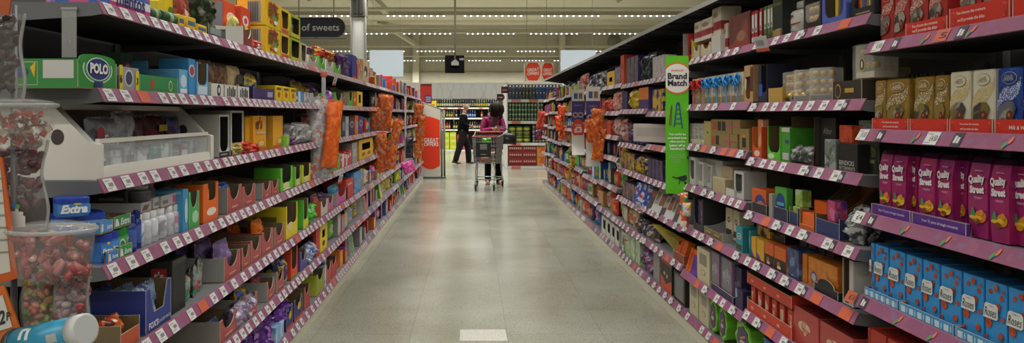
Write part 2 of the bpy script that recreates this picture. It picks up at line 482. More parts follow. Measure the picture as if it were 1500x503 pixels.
def b_stack(w, d, h, nm='carton', c='b03030', n=3, items=(), c2=None, **k):
    """flat slim bars leaning back in a row, packed tight"""
    o = thing(nm)
    MB().cbox(-w/2, w/2, 0, d, 0, h, .002).build('wrapper', M_(c), o)
    art(o, (w, d, h), [('p', 'f', -.42, .42, .3, .8, c2 or c)] + list(items))
    return o
def b_case(w, d, h, nm='display_case', c='c8a020', inner=card, win=(-.36, .36, .18, .86), items=(), fullopen=False, **k):
    """upright outer case with an opening torn in the front"""
    o = thing(nm); t = .004
    MB().box(-w/2, w/2, 0, d, 0, .004).box(-w/2, w/2, d-t, d, 0, h).build('back_wall', M_(inner), o)
    for s in (-1, 1):
        mb = MB(); x0, x1 = sorted((s*w/2, s*(w/2-.002))); mb.box(x0, x1, 0, d, .0, h, 0)
        x2, x3 = sorted((s*(w/2-.002), s*(w/2-.004))); mb.box(x2, x3, .004, d-t, .004, h-.001, 1)
        mb.build('side_wall', [M_(c), M_(inner)], o)
    if not k.get('notop'): MB().box(-w/2+.004, w/2-.004, 0, d, h-.003, h).build('top_panel', M_(c), o)
    a0, a1, b0, b1 = win[0]*w, win[1]*w, win[2]*h, win[3]*h
    n = 10; R = min(a1-a0, b1-b0)*.3
    def arc(cx, cy, s): return [(cx+R*math.cos(s+math.pi/2*i/n), cy+R*math.sin(s+math.pi/2*i/n)) for i in range(n+1)]
    x0, x1 = -w/2+.004, w/2-.004
    mb = MB()
    mb.prism([(x0, .004), (x1, .004), (x1, b0), (x0, b0)], 'y', 0, t)
    if a0 > x0+.001: mb.prism([(x0, b0), (a0, b0), (a0, b1), (x0, b1)], 'y', 0, t)
    if a1 < x1-.001: mb.prism([(a1, b0), (x1, b0), (x1, b1), (a1, b1)], 'y', 0, t)
    if b1 < h*.97:
        mb.prism([(x0, b1), (x1, b1), (x1, h-.003), (x0, h-.003)], 'y', 0, t)
    for cx, s in ((a0, 1), (a1, -1)):                       # rounded lower corners of the opening
        pts = [(cx, b0)] + [(cx+s*(R-R*math.sin(math.pi/2*i/n)), b0+R-R*math.cos(math.pi/2*i/n)) for i in range(n+1)]
        mb.prism(pts if s > 0 else pts[::-1], 'y', 0, t)
    mb.build('front_wall', M_(c), o)
    art(o, (w, d, h), items)
    return o
def b_clearbox(w, d, h, nm='gift_box', c='c9b98a', item='8a6a30', bow=None, **k):
    """clear box of chocolates"""
    o = thing(nm)
    MB().cbox(-w/2, w/2, 0, d, 0, h, .003).build('clear_cover', clear('e8e4da', .22), o)
    MB().cbox(-w/2+.003, w/2-.003, .004, d-.004, .002, h*.2, .001).build('card_insert', M_(c), o)
    n = max(1, int(h*.7/.032)); m = max(1, int(w/.036))
    for j in range(n):
        for i in range(m):
            x = -w/2 + (i+.5)*w/m; z = h*.2 + (j+.5)*h*.76/n
            MB().lathe([(.003, -.013), (.012, -.009), (.0145, 0), (.012, .009), (.003, .013)], 10).build('chocolate', M_(item), o, loc=(x, .022, z))
    if bow: add_bow(o, w, h, bow)
    return o
def add_bow(o, w, h, col):
    m = mat(col, .3)
    MB().box(-.009, .009, -.0015, 0, 0, h).build('ribbon', m, o)
    mb = MB()
    for s in (-1, 1):
        for q, (rx, rz, tilt) in enumerate(((.034, .018, .35), (.03, .015, -.2))):
            pts = []
            for i in range(13):
                a = 2*math.pi*i/12
                x, z = s*(rx - rx*math.cos(a)), rz*math.sin(a)
                X, Z = x*math.cos(tilt)-s*z*math.sin(tilt)*0, z + x*s*math.sin(tilt)
                pts.append((X, -.006-.010*math.sin(a/2)-.004*q, h*.72+Z))
            vs = []; 
            for p in pts: vs += [(p[0], p[1]-.008, p[2]), (p[0], p[1]+.008, p[2])]
            mb.add(vs, [(2*i, 2*i+1, 2*i+3, 2*i+2) for i in range(12)], 0, True)
        mb.add([(0, -.007, h*.72), (s*.012, -.008, h*.72), (s*.034, -.012, h*.42), (s*.026, -.010, h*.40), (s*.016, -.009, h*.44)], [(0, 1, 2, 3, 4)])
    mb.lathe([(.002, -.008), (.009, -.005), (.010, 0), (.009, .005), (.002, .008)], 10, (0, -.012), z0=h*.72)
    mb.build('bow', m, o)
def b_ribbonbox(w, d, h, nm='ribbon_box', c='b9a67e', bow='3a8fd0', **k):
    o = thing(nm)
    MB().cbox(-w/2, w/2, 0, d, 0, h, .002).build('clear_cover', clear('e8e0d0', .35), o)
    MB().cbox(-w/2+.004, w/2-.004, .006, d-.005, .003, h-.004, .002).build('card_insert', M_(c), o)
    MB().box(-w/2+.002, w/2-.002, -.0005, .004, .003, h*.25).build('front_band', M_('7a6a55'), o)
    add_bow(o, w, h, bow)
    return o
def loft_rects(par, name, m, secs, ch=0):
    """secs = list of (w, y0, y1, z)"""
    vs = []; fs = []
    for w, y0, y1, z in secs: vs += [(-w/2, y0, z), (w/2, y0, z), (w/2, y1, z), (-w/2, y1, z)]
    for i in range(len(secs)-1):
        for k in range(4): fs.append((i*4+k, i*4+(k+1) % 4, i*4+4+(k+1) % 4, i*4+4+k))
    n = (len(secs)-1)*4
    fs += [(3, 2, 1, 0), (n, n+1, n+2, n+3)]
    return MB().add(vs, fs).build(name, m, par)

# ------------------------------------------------------------------ placing
COUNT = {}
def root_kind(o, label, cat, group): return tag(o, label, cat, group)
def span(side, lv, x0, x1, sb=.012, bay=None):
    """extent along the aisle of a front seen between two picture columns"""
    s = -1 if side == 'L' else 1
    X = (XL[lv] if side == 'L' else XR[lv]) + sb
    Y0, Y1 = sorted((F*X/abs(x0-CX), F*X/abs(x1-CX)))
    if bay is None: bay = lbay((Y0+Y1)/2) if side == 'L' else rbay((Y0+Y1)/2)
    X = lipx(side, lv, bay) + sb
    Y0, Y1 = sorted((F*X/abs(x0-CX), F*X/abs(x1-CX)))
    return X, Y0, Y1, bay
def it(sd_, lv, x0, x1, top, fn, label, cat, group=None, d=.16, sb=.014, dz=0, h=None, bay=None, ry=0, rx=0, gap=.003, **k):
    global SIDE
    SIDE = sd_
    sb = max(sb, .007)
    X, Y0, Y1, bay = span(sd_, lv, x0, x1, sb, bay)
    if sd_ == 'R' and abs(ry) < .1:                       # keep to its own bay
        a_ = RY0 + (bay-1)*RB if bay else 1.3; b_ = RY0 + bay*RB if bay else RY0
        Y0, Y1 = max(Y0, a_+.008), min(Y1, b_-.008)
    z = lipz(sd_, lv, bay) + dz - .0035
    Ym = (Y0+Y1)/2
    if h is None: h = H + (CY-top)*Ym/F - z
    top_ = lipz(sd_, lv-1, bay) - (.046 if d < .1 else .060 if d < .25 else .07) if lv else (9 if sd_ == 'L' or bay == 0 else 2.03)
    h = max(min(h, top_ - z), .02)
    w = max(Y1-Y0-gap, .012) * (.92 if fn is b_bag else 1)
    o = fn(w, d, h, **k)
    tag(o, label, cat, group)
    sg = -1 if sd_ == 'L' else 1
    o.location = (sg*X, Ym, z); o.rotation_euler = (rx, 0, (math.pi/2 if sd_ == 'L' else -math.pi/2) + ry)
    o['_dims'] = (w, d, h)
    return o
def clean(o):
    if '_dims' in o: del o['_dims']
def on(o, fn, label, cat, lx, ly, lz, w, d, h, group=None, rz=0, **k):
    """a separate thing put at a spot given in another thing's own axes (it stays top level)"""
    global SIDE
    SIDE = 'L' if o.location.x < 0 else 'R'
    q = fn(w, d, h, **k); tag(q, label, cat, group)
    a = o.rotation_euler.z
    q.location = (o.location.x + lx*math.cos(a) - ly*math.sin(a), o.location.y + lx*math.sin(a) + ly*math.cos(a), o.location.z + lz)
    q.rotation_euler = (0, 0, a + rz)
    return q
def dims(o): return tuple(o['_dims'])
def bags_in(o, n, label, group, c, hf=1.0, cat='sweets', crumple=.7, yo=.2, name='sweet_bag', **k):
    w, d, h = dims(o)
    for i in range(n):
        bw = w*.84-.008; bh = h*hf*rnd.uniform(.92, 1.05)
        ly = .012 + (d-.05)*(i+yo)/max(n, 1)
        lab = label if n == 1 else label + ', ' + ('front one', 'one behind the front', 'third from the front', 'fourth from the front')[i]
        on(o, b_bag, lab, cat, 0, ly, .005, bw, min(.06, (d-.02)/n), bh, group if n > 1 else None, c=c, crumple=crumple, nm=name, **k)
# ------------------------------------------------------------------ LEFT, near bays
W_ = 'e6e3dc'; INK = '22222a'
def T(s, cu, cv, wf, col=W_, face='f', **k): return ('t', face, s, cu, cv, wf, col, k)
U = ('p',)
# top shelf
it('L', 0, 160, 220, -22, b_carton, 'blue and pink mint carton at the near end of the top left shelf', 'carton', d=.2, c=['2c5fae', 'c84a86', '2c5fae', '8fb4dc'],
   items=[('p', 'f', -.5, .5, 0, .22, 'c23a78'), ('p', 'f', -.5, .5, .22, .5, 'd8d4d8'), T('mentos', 0, .36, .7, '2a2f66', bold=.03)])
it('L', 0, 224, 238, 13, b_roll, 'green foil sweet roll lying beside the pink mint carton', 'sweets', 'green sweet rolls', h=.05, c='2f5a36', sb=.02)
it('L', 0, 243, 262, 17, b_roll, 'green foil sweet roll lying before the red pouch, second from the mint carton', 'sweets', 'green sweet rolls', h=.05, c='2a5230', sb=.008)
it('L', 0, 230, 240, 2, b_carton, 'yellow fruit pastille carton behind the nearer green sweet roll', 'carton', d=.08, c='c9b21a', sb=.09, items=[('p', 'f', -.5, .5, .25, .6, 'c8502a'), T('PASTILLES', 0, .4, .85, 'efe6c0')])
it('L', 0, 243, 257, -2, b_carton, 'tall yellow sweet carton behind the second green sweet roll', 'carton', d=.1, c='cdb512', sb=.10, items=[('e', 'f', 0, .6, .3, .15, '4a7a2a')])
it('L', 0, 262, 270, 22, b_carton, 'small yellow sweet box at the front of the top shelf, nearest of three', 'box', 'small yellow sweet boxes', d=.05, c='d0b020', sb=.004, items=[('p', 'f', -.4, .4, .35, .7, '4a5a8a')])
it('L', 0, 274, 287, 26, b_carton, 'small yellow sweet box below the red pouch, middle of three', 'box', 'small yellow sweet boxes', d=.05, c='d0b020', sb=.004, items=[('p', 'f', -.4, .4, .35, .7, '4a5a8a')])
it('L', 0, 289, 303, 37, b_carton, 'small yellow sweet box below the dark green bag, farthest of three', 'box', 'small yellow sweet boxes', d=.05, c='d0b020', sb=.004, items=[('p', 'f', -.4, .4, .35, .7, '4a5a8a')])
it('L', 0, 262, 284, 3, b_bag, 'red and brown sweet pouch standing behind the small yellow boxes', 'sweets', d=.06, sb=.07, c=['8a3a30', '5a2a26', 'b0584a'], lab='c8b0a0', h=.16)
it('L', 0, 287, 322, -8, b_bag, 'dark green and black crumpled sweet bag beside the red pouch', 'sweets', d=.10, sb=.05, c=['1e2a1c', '3c5a2a', '6a6a5c', '141614'], crumple=.9, h=.20)
it('L', 0, 305, 331, 38, b_tray, 'low dark grey display tray below the dark green bag', 'tray', d=.2, c='4a5450', side='3a4040', dip=.6, h=.07, cut='flat', items=[('p', 'f', -.4, .2, .2, .6, '7f8f8a', 'printed_panel')])
o = it('L', 0, 356, 370, 38, b_tray, 'white sided display tray with dark red front on the top left shelf', 'tray', d=.24, c='7a3230', side='cfcac2', h=.13)
on(o, b_bag, 'pale yellow sweets bag showing inside the white sided tray', 'sweets', -.0, .05, .01, .09, .05, .15, c=['c8c070', 'd8d4a0', 'a89a40'])
it('L', 0, 327, 349, -12, b_carton, 'orange red carton with a grey barcode panel behind the white sided tray', 'carton', d=.14, sb=.13, c='cf4a22', h=.24, side='8d8a90',
   items=[('p', 'f', -.45, .45, .1, .9, 'd6522a'), ('e', 'f', 0, .66, .3, .13, 'd8d0c8'), ('e', 'f', 0, .66, .2, .08, 'c03a5a'), ('e', 'f', 0, .36, .3, .16, 'd8c84a')])
it('L', 0, 352, 367, -8, b_carton, 'orange red cut sweet carton with smiling fruit, next to the yellow cases', 'carton', d=.14, sb=.10, c='c84420', h=.235, items=[('e', 'f', 0, .7, .3, .12, 'd8d0c8'), ('e', 'f', 0, .7, .16, .07, 'b83a5a'), ('e', 'f', .0, .4, .34, .2, 'd2c65a')])
JB = [('p', 'n', -.12, .34, .12, .9, '8f8f8c', 'barcode_panel')] + [('p', 'n', -.08+.06*i, -.05+.06*i, .16, .86, '3a3a3c', 'barcode_bar') for i in range(6)] + [('e', 'f', 0, .86, .34, .07, 'a83232'), T('Jelly', .0, .70, .5, '6a3a1a', bold=.03), T('Babies', .0, .60, .66, '6a3a1a', bold=.03),
      ('e', 'f', .05, .36, .2, .13, '4f8a3a'), ('e', 'f', -.12, .28, .1, .09, 'c84a2a'), ('e', 'f', .12, .24, .12, .08, 'd8d8c0')]
for z, nm in ((0, 'lower'), (1, 'upper')):
    it('L', 0, 388.5, 410.5, 0, b_case, f'bright yellow jelly sweet case with barcode, {nm} of the nearest stack', 'case', 'yellow jelly sweet cases', d=.16, h=.152, dz=z*.1525, c='d8ae14', win=(.3, .46, .5, .501), items=JB, sb=.02)
    a = it('L', 0, 411, 424, 0, b_case, f'yellow open fronted jelly sweet case, {nm} of the second stack', 'case', 'yellow jelly sweet cases', d=.16, h=.152 if not z else .15, dz=z*.1525, c='cfae1c', win=(-.4, .4, .22, .9), sb=.02,
           items=[('p', 'f', -.4, .4, .04, .18, 'b8482a')])
    if z: on(a, b_bag, 'yellow jelly sweet bag inside the upper open yellow case', 'sweets', 0, .02, .01, .1, .05, .13, c=['d0a41c', 'c8502a', 'd8b84a'])
    a = it('L', 0, 425.5, 440, 0, b_case, f'green and yellow open fronted sweet case, {nm} of the far stack', 'case', 'green and yellow sweet cases', d=.16, h=.15 if not z else .145, dz=z*.1525, c='9aa62a', win=(-.4, .4, .2, .9), sb=.02, inner='4a4030',
           items=[('p', 'f', -.4, .4, .04, .17, 'c8b020')])
    if z: on(a, b_bag, 'green and white sweet bag inside the upper green case', 'sweets', 0, .02, .01, .12, .05, .12, c=['3a5a2a', 'd0d0c0', '202a20'])
it('L', 0, 372, 389, 58, b_bag, 'red and white sweet bag lying before the yellow jelly cases', 'sweets', d=.05, sb=.006, h=.055, c=['b83a2a', 'd8d0c8', 'b0302a'], crumple=.9)
it('L', 0, 441, 449, 62, b_case, 'narrow white and brown open case after the green cases', 'case', d=.14, h=.14, c='b8b2a4', win=(-.42, .42, .15, .92))
it('L', 0, 450.5, 465, 66, b_bag, 'purple and brown sweet bag standing tall past the yellow cases', 'sweets', d=.1, sb=.06, h=.165, c=['4a2a5a', '5a3a2a', 'b89a2a', '3a2048'], crumple=.9)
it('L', 0, 452, 466, 82, b_tray, 'grey sided empty card tray in front of the purple bag', 'tray', d=.2, c='a8a49c', side='b4b0a8', h=.1, sb=.01)
it('L', 0, 467, 476, 86, b_tray, 'lime green display tray nearest the hanging silver bag', 'tray', 'lime green trays on the top left shelf', d=.2, c='5fae2a', h=.125, inner='3a5a2a')
it('L', 0, 478, 489, 90, b_tray, 'white fronted display tray between lime green trays', 'tray', d=.2, c='b9b9b2', h=.12)
it('L', 0, 490, 499, 97, b_tray, 'lime green display tray beside the white fronted tray', 'tray', 'lime green trays on the top left shelf', d=.2, c='63b02c', h=.115, inner='3a5a2a')
for i, (a, b_) in enumerate(((470, 482), (482, 493), (493, 505), (504, 518))):
    it('L', 0, a, b_, 0, b_bag, 'red and orange sweet bag laid along the top, ' + ('nearest', 'second', 'third', 'farthest')[i] + ' of four', 'sweets', 'red bags along the top left shelf', d=.12, sb=.10, dz=.12, h=.10, c=['c23a22', 'd8642a', 'c8b04a'], crumple=1)
it('L', 0, 501, 515, 96, b_bag, 'shiny purple sweet bag past the lime green trays', 'sweets', d=.1, h=.21, sb=.02, c=['45225a', '2f1a44', '6a4a7a'], crumple=.9)
it('L', 0, 516, 522, 97, b_carton, 'tall deep blue carton beside the shiny purple bag', 'carton', d=.14, h=.23, c='2a2f80', items=[('p', 'f', -.5, .5, 0, .12, 'c0482a')])
it('L', 0, 523, 531, 98, b_carton, 'red and brown printed biscuit carton beside the deep blue carton', 'carton', d=.14, h=.22, c=['b8452a', 'c8b48a', '5a3a2a'])
it('L', 0, 531.5, 540, 97, b_carton, 'cream carton with dark oval print on the top left shelf', 'carton', d=.14, h=.24, c='b8a07c', items=[('e', 'f', 0, .5, .3, .25, '3a2a20'), ('e', 'f', -.1, .4, .16, .12, 'd0c0a0')])

# second shelf
POLO = [('p', 'n', -.5, .5, 0, .98, '2f7a35'), ('p', 'n', .03, .45, .34, .95, 'b8b5b0', 'address_label'), ('p', 'n', -.46, -.04, .1, .9, '9aa89c', 'border_print'), ('p', 'n', -.45, -.05, .13, .87, '2f7a35', 'border_print'), ('e', 'n', -.28, .55, .12, .2, '2a3a66'), ('g', 'n', [(-.08, .35), (-.06, .92), (-.14, .7)], 'c8a41c', 'price_flash')]
o = it('L', 1, 113, 171, 101, b_tray, 'long green mint case with a white label at the near end of the second shelf', 'case', d=.21, c='2f8038', side='2f7a35', h=.085, cut='flat', dip=1, fh=1, sag=0, items=POLO)
# its raised crest with the logo
w, d, h = dims(o)
pl = [( -.5*w, h*.98), (.5*w, h*.98)] + [(.5*w*math.cos(math.pi*i/12)*.92, h*.98 + .035*math.sin(math.pi*i/12)**.7) for i in range(13)]
MB().prism([(-.46*w, h*.9), (.46*w, h*.9)] + [(.46*w*math.cos(math.pi*i/12), h*.98+.022*math.sin(math.pi*i/12)**.6) for i in range(13)], 'y', -.001, .003).build('logo_crest', mat('2f8038'), o)
art(o, (w, d, h), [('e', 'f', 0, .72, .38, .52, 'b9c8b9', 'logo_ring'), ('e', 'f', 0, .72, .35, .47, '2f8038', 'logo_ring'), ('e', 'f', 0, .72, .31, .42, 'b9c8b9', 'logo_ring'), ('e', 'f', 0, .72, .28, .38, '23306a', 'logo_disc')])
letter(o, 'f', (w, d, h), 'POLO', 0, .74, .46, mat('d8d8d4'), bold=.05, e=.0045, hf=.38)
MB().box(-.1*w, .1*w, -.0035, -.0005, .1*h, .28*h).build('small_banner', mat('23306a'), o)
o = it('L', 1, 179, 203, 104, b_tray, 'grey mint case with yellow number flashes beside the long green case', 'case', d=.2, c='8f9090', h=.08, cut='flat', dip=1, fh=1, sag=0,
   items=[('p', 'f', -.5, -.2, 0, 1, '8f9090'), ('e', 'f', -.12, .55, .26, .36, 'b8b8b8'), ('e', 'f', -.12, .55, .2, .28, '3a3f60'), ('p', 'f', .28, .5, -.05, .9, 'cbb61c', 'number_flash'), T('3', .39, .45, .12, INK, bold=.04)])
MB().box(-.5*dims(o)[0]-.022, -.5*dims(o)[0]-.002, -.002, .0, .0, dims(o)[2]*1.05).build('number_flash', mat('cbb61c'), o)
letter(o, 'f', dims(o), '6', -.64, .5, .15, mat(INK), bold=.04, e=.004)
it('L', 1, 176, 197, 76, b_case, 'dark green upright card display behind the grey mint case', 'case', d=.1, sb=.16, h=.15, c='1f4a2c', win=(.3, .46, .5, .501), items=[('e', 'f', 0, .6, .3, .22, '8a3a3a'), ('e', 'f', 0, .6, .2, .15, 'b09a9a')])
it('L', 1, 204, 261, 116, b_tray, 'low green sweet tray marked with a red star', 'tray', d=.22, c='2f7f45', h=.062, cut='flat', dip=1, fh=1, sag=0, items=[('g', 'f', [(-.2+.07*math.cos(math.pi/2+math.pi*i/5)*(1 if i % 2 == 0 else .45), .5+.42*math.sin(math.pi/2+math.pi*i/5)*(1 if i % 2 == 0 else .45)) for i in range(10)], 'b03a34'), ('e', 'f', .28, .5, .05, .32, 'c0b8b0'), ('e', 'f', .28, .5, .035, .24, '2f7f45')])
it('L', 1, 215, 258, 92, b_case, 'brown lined blue sweet case open toward the aisle behind the green tray', 'case', d=.12, sb=.10, h=.125, c='2f6f96', win=(-.46, .46, .1, 1.0), notop=True)
it('L', 1, 262.5, 275, 117, b_carton, 'pale blue sweet box with a round logo after the green tray', 'box', d=.12, h=.10, c='5b9cc4', lid=card, items=[('e', 'f', 0, .55, .36, .26, 'b8c8d0'), ('p', 'f', -.4, .4, .08, .25, 'd0d4d8')])
it('L', 1, 276, 286, 96, b_carton, 'tall blue sweet carton with a red and white roundel', 'carton', d=.12, h=.148, c='2f7fb4', items=[('e', 'f', 0, .68, .44, .17, 'c8c8cc'), ('e', 'f', 0, .68, .34, .13, '9a3a48')])
it('L', 1, 288, 305, 98, b_case, 'pale blue and brown open sweet case beside the tall blue carton', 'case', d=.14, h=.142, c='6aa4c8', win=(-.4, .4, .34, 1.0), notop=True, items=[('p', 'f', -.4, .4, .06, .3, 'b8c8d4')])
for i, (a, b_) in enumerate(((309, 328), (329, 347), (348, 365))):
    o = it('L', 1, a, b_, 128, b_tray, 'white and black lettered snack tray, ' + ('nearest', 'middle', 'farthest')[i] + ' of three', 'tray', 'white snack trays', d=.2, c='c2c0ba', h=.065, cut='flat', dip=.95, fh=1, sag=0,
       items=[('p', 'f', -.3+.14*q, -.22+.14*q, .15, .85 if q % 2 else .7, '2a2826', 'printed_panel') for q in range(5)] if i else [('e', 'f', .1, .5, .14, .4, '2a2826'), ('e', 'f', .1, .5, .07, .2, 'c2c0ba')])
    for j in range(2 if i < 2 else 1):
        on(o, b_bag, f'brown paper snack bag in the {("nearest", "middle", "farthest")[i]} white tray, ' + ('front' if j == 0 else 'back'), 'snack', 0, .03+.07*j, .01, dims(o)[0]*.92, .055, .15+.01*j, 'brown paper snack bags',
           c=['5f4634', '4a3428', '7a5a40'] if not (i == 2 and j == 0) else ['b8a27a', 'c4b08a', 'a08a62'], crumple=.35, nm='snack_bag', rz=.1*j-.05, items=[('p', 'f', -.2, .25, .45, .75, '33302e')] if i == 2 else [])
o = it('L', 1, 371, 402, 127, b_tray, 'dark purple lettered sweet tray after the white snack trays', 'tray', d=.2, c='38285e', h=.07, cut='flat', dip=.9, fh=1, sag=0, items=[('p', 'f', .15, .4, .3, .7, '9a90b0')])
for j in range(3): on(o, b_bag, 'yellow and blue sweet bag piled in the dark purple tray, ' + ('near', 'middle', 'far')[j] + ' one', 'sweets', (-.08, 0, .08)[j], .04+.02*j, .02, .12, .06, .11+.01*j, 'yellow and blue bags', c=['c8ac1e', '3f78b0', 'c8c060', 'b83a2a'], crumple=.9)
for i, (a, b_) in enumerate(((404, 413), (414, 424), (425, 434))):
    it('L', 1, a, b_, 130, b_carton, 'yellow lettered sweet box with a keyhole cut, ' + ('nearest', 'middle', 'farthest')[i] + ' of three', 'box', 'yellow keyhole sweet boxes', d=.18, h=.092, c='d2b418', items=[('e', 'f', 0, .45, .2, .2, 'a8502a'), ('p', 'f', -.35, .35, .74, .9, '6a4a1c')])
it('L', 1, 436, 445, 139, b_carton, 'blue and white small sweet box after the yellow keyhole boxes', 'box', d=.16, h=.075, c=['3f86b8', 'd0d4d8', '3f86b8'])
it('L', 1, 446, 455, 140, b_carton, 'white and orange small sweet box beside the blue and white one', 'box', d=.16, h=.075, c=['c8c8c4', 'c8602a', '3f86b8'])
it('L', 1, 434, 452, 120, b_bag, 'yellow sweet bag flopped behind the small blue box', 'sweets', d=.1, sb=.12, h=.16, c=['bda81e', 'd0c04a', '8a7a1a'], crumple=1)
it('L', 1, 452, 468, 128, b_bag, 'purple sweet bag behind the hanging strip on the second shelf', 'sweets', d=.1, sb=.10, h=.15, c=['5a2f72', '8a3f8a'], crumple=1)
it('L', 1, 457, 468, 140, b_tray, 'grey white empty display tray before the hanging strip', 'tray', d=.2, h=.1, c='a9a8a2', side='b4b2ac')
o = it('L', 1, 470, 480, 141, b_tray, 'lime green tray directly behind the hanging silver bag strip', 'tray', d=.22, h=.11, c='4f9a2c', inner='3a5a2a')
it('L', 1, 480, 489, 138, b_bag, 'glossy violet sweet pouch over the lime green tray', 'sweets', d=.08, sb=.01, h=.12, c=['8a3a9a', 'a85ab8', '6a2a7a'], crumple=.9)
it('L', 1, 490, 502, 142, b_tray, 'lime green cut out tray past the violet pouch', 'tray', d=.22, h=.115, c='55a52e', inner='4a4a30', fh=.95)
it('L', 1, 484, 515, 131, b_carton, 'long lime green sweet case standing behind the trays', 'case', d=.12, sb=.2, h=.17, c='4f9a2c', items=[('p', 'f', -.45, .45, .1, .5, '2f6a20')])
it('L', 1, 503, 510, 144, b_carton, 'brown and pink sweet box between lime green trays', 'box', d=.2, h=.12, c=['6a4a38', 'b8708a'])
it('L', 1, 510.5, 517, 141, b_tray, 'lime green tray farthest along beside the orange box', 'tray', d=.22, h=.14, c='55a52e', fh=.95)
it('L', 1, 517.5, 522, 144, b_carton, 'bright orange red slim box on the second left shelf', 'box', d=.18, h=.135, c='c84a1e', items=[('e', 'f', 0, .5, .3, .12, 'd8b04a')])
it('L', 1, 523, 531, 143, b_case, 'yellow cut out case beside the slim orange box', 'case', d=.18, h=.155, c='d2b418', win=(-.2, .2, .25, .8))

# third shelf: the white gum dispenser and what follows
def gum_dispenser():
    X, Y0, Y1, bay = span('L', 2, 145, 319, .03, 0)
    Y0 = LY0 - .0; z = ZL[2] - .0035
    w = 3.235 - 2.235; o = thing('gum_dispenser', 'white gum dispenser with slanted end panels and clear front pockets', 'dispenser')
    o.location = (-(XL[2] + .015), (3.235+2.235)/2, z); o.rotation_euler = (0, 0, math.pi/2)
    white = mat('c9c6bd', .4); h = .232; d = .34; t = .035
    prof = [(0, 0), (d, 0), (d, h), (d*.42, h), (.03, h*.5), (0, h*.46)]
    for s, nm in ((-1, 'end_panel'), (1, 'end_panel')):
        x0, x1 = sorted((s*w/2, s*(w/2-t)))
        e = MB().prism(prof, 'x', x0, x1).build(nm, white, o)
        xx = x0 - .0015 if s < 0 else x0 - .0015
        MB().prism([(d*.36+.02*math.cos(2*math.pi*i/16), h*.56+.024*math.sin(2*math.pi*i/16)) for i in range(16)], 'x', xx, xx+.001).build('round_emblem', mat('3a2e2c'), e)
    MB().box(-w/2+t, w/2-t, d*.40, d*.46, h-.018, h).build('top_rail', white, o)
    MB().box(-w/2+t, w/2-t, .012, .026, h*.47, h*.53).build('middle_rail', white, o)
    MB().prism([(0, 0), (.03, 0), (.022, h*.16), (.006, h*.16)], 'x', -w/2+t, w/2-t).build('lower_rail', white, o)
    MB().box(-w/2+t, w/2-t, d-.01, d, 0, h).build('back_panel', white, o)
    MB().box(-w/2+t, w/2-t, .03, d-.01, 0, .01).build('base', white, o)
    MB().box(-w/2+t, w/2-t, .016, .018, h*.16, h*.47).build('clear_front', clear('dfe4e6', .18), o)
    MB().box(.1*w, .104*w, .02, d-.012, .01, h*.42).box(.3*w, .304*w, .02, d-.012, .01, h*.42).build('divider', clear('dfe4e6', .3), o)
    EX = [('e', 'f', -.32, .72, .12, .12, '9a2a34'), ('t', 'f', 'Extra', .02, .56, .52, 'c8c8cc', dict(bold=.04, shear=.25))]
    defs = [(-.31, .035, .115, .2, .16, ['74767a', '8d8f94', '5f6166'], 'large silver gum bag lettered in the white dispenser'),
            (-.13, .05, .13, .16, .165, ['85878b', 'a2a4a8', '6a6c70'], 'silver gum bag folded beside the large one in the dispenser'),
            (.03, .09, .12, .19, .16, ['4a2226', '5a2a2c', '2a2022'], 'dark maroon gum bag at the back of the dispenser'),
            (.2, .085, .12, .17, .165, ['4a2226', '6a2a2c', '3a2022'], 'maroon gum bag with yellow flash in the dispenser'),
            (.33, .06, .12, .12, .16, ['2a2f5a', '3a4a7a', '8a2a3a'], 'navy gum bag at the far end of the dispenser')]
    for x, y, z0, ww, hh, c, lab in defs:
        it_ = EX if x == -.31 else ([('p', 'f', -.1, .35, .62, .78, 'b8a41c', 'price_flash')] if x == .2 else [])
        q = on(o, b_bag, lab, 'gum', x*w, y+.03, z0-.09, ww, .05, hh, c=c, crumple=.35, nm='gum_bag', items=it_)
    for i in range(9):
        x = -.42 + .095*i
        c = (['9a9a9c', 'b8b8ba', '74767a'] if i < 4 else ['4f8a80', 'b8c4c0', '2f6a60'] if i < 6 else ['6a2a3a', '8a8a90', '4a7a6a'])
        on(o, b_carton, f'small gum packet behind the clear pocket, {ORD[i]} from the near end', 'gum', x*w, .028, .012, .07, .05, .06 + .008*(i % 3), 'gum packets in the dispenser', c=c, nm='gum_packet', items=[('p', 'f', -.4, .4, .35, .65, 'b4b6b8' if i % 2 else '4a4c50')])
gum_dispenser()
for i, (a, b_, tp, lab) in enumerate(((321, 336, 168, 'black hollow card display with white edge, nearer of two'), (338, 357, 162, 'black hollow card display with white edge, farther of two'))):
    o = it('L', 2, a, b_, tp, b_case, lab, 'case', 'black hollow displays', d=.2, c='b8b6b0', inner='141414', win=(-.42, .42, .14, .95), sb=.03)
    art(o, dims(o), [('p', 'f', -.5, .5, 0, .13, '1c1c1c'), ('p', 'f', -.35, .3, .05, .09, '8a8a8a')])
it('L', 2, 346, 358, 199, b_bag, 'gold wrapped sweets bag in front of the black display', 'sweets', d=.05, sb=.004, h=.06, c=['9a8a4a', 'b8a86a', '6a5a2a'], crumple=1)
it('L', 2, 356, 372, 203, b_bag, 'red foil sweets bag spilling over the third shelf edge', 'sweets', d=.06, sb=.0, h=.06, c=['b83222', 'd04a2a', '8a2218'], crumple=1)
it('L', 2, 372, 384, 207, b_bag, 'red foil sweets bag under the middle amber carton', 'sweets', d=.05, sb=.0, h=.045, c=['b83222', 'd04a2a', '8a2218'], crumple=1)
WE = [('p', 'n', -.3, .3, .3, .98, '8f8d86', 'window'), ('p', 'f', -.5, .5, 0, .1, 'b85a2a'), ('e', 'f', .1, .22, .3, .12, 'b8862a'), ('e', 'f', .1, .22, .2, .07, 'c8b070')]
it('L', 2, 359.5, 369, 172, b_carton, 'amber toffee carton with grey end window, nearest of three', 'carton', 'amber toffee cartons', d=.14, c='d09a1c', items=WE, sb=.05)
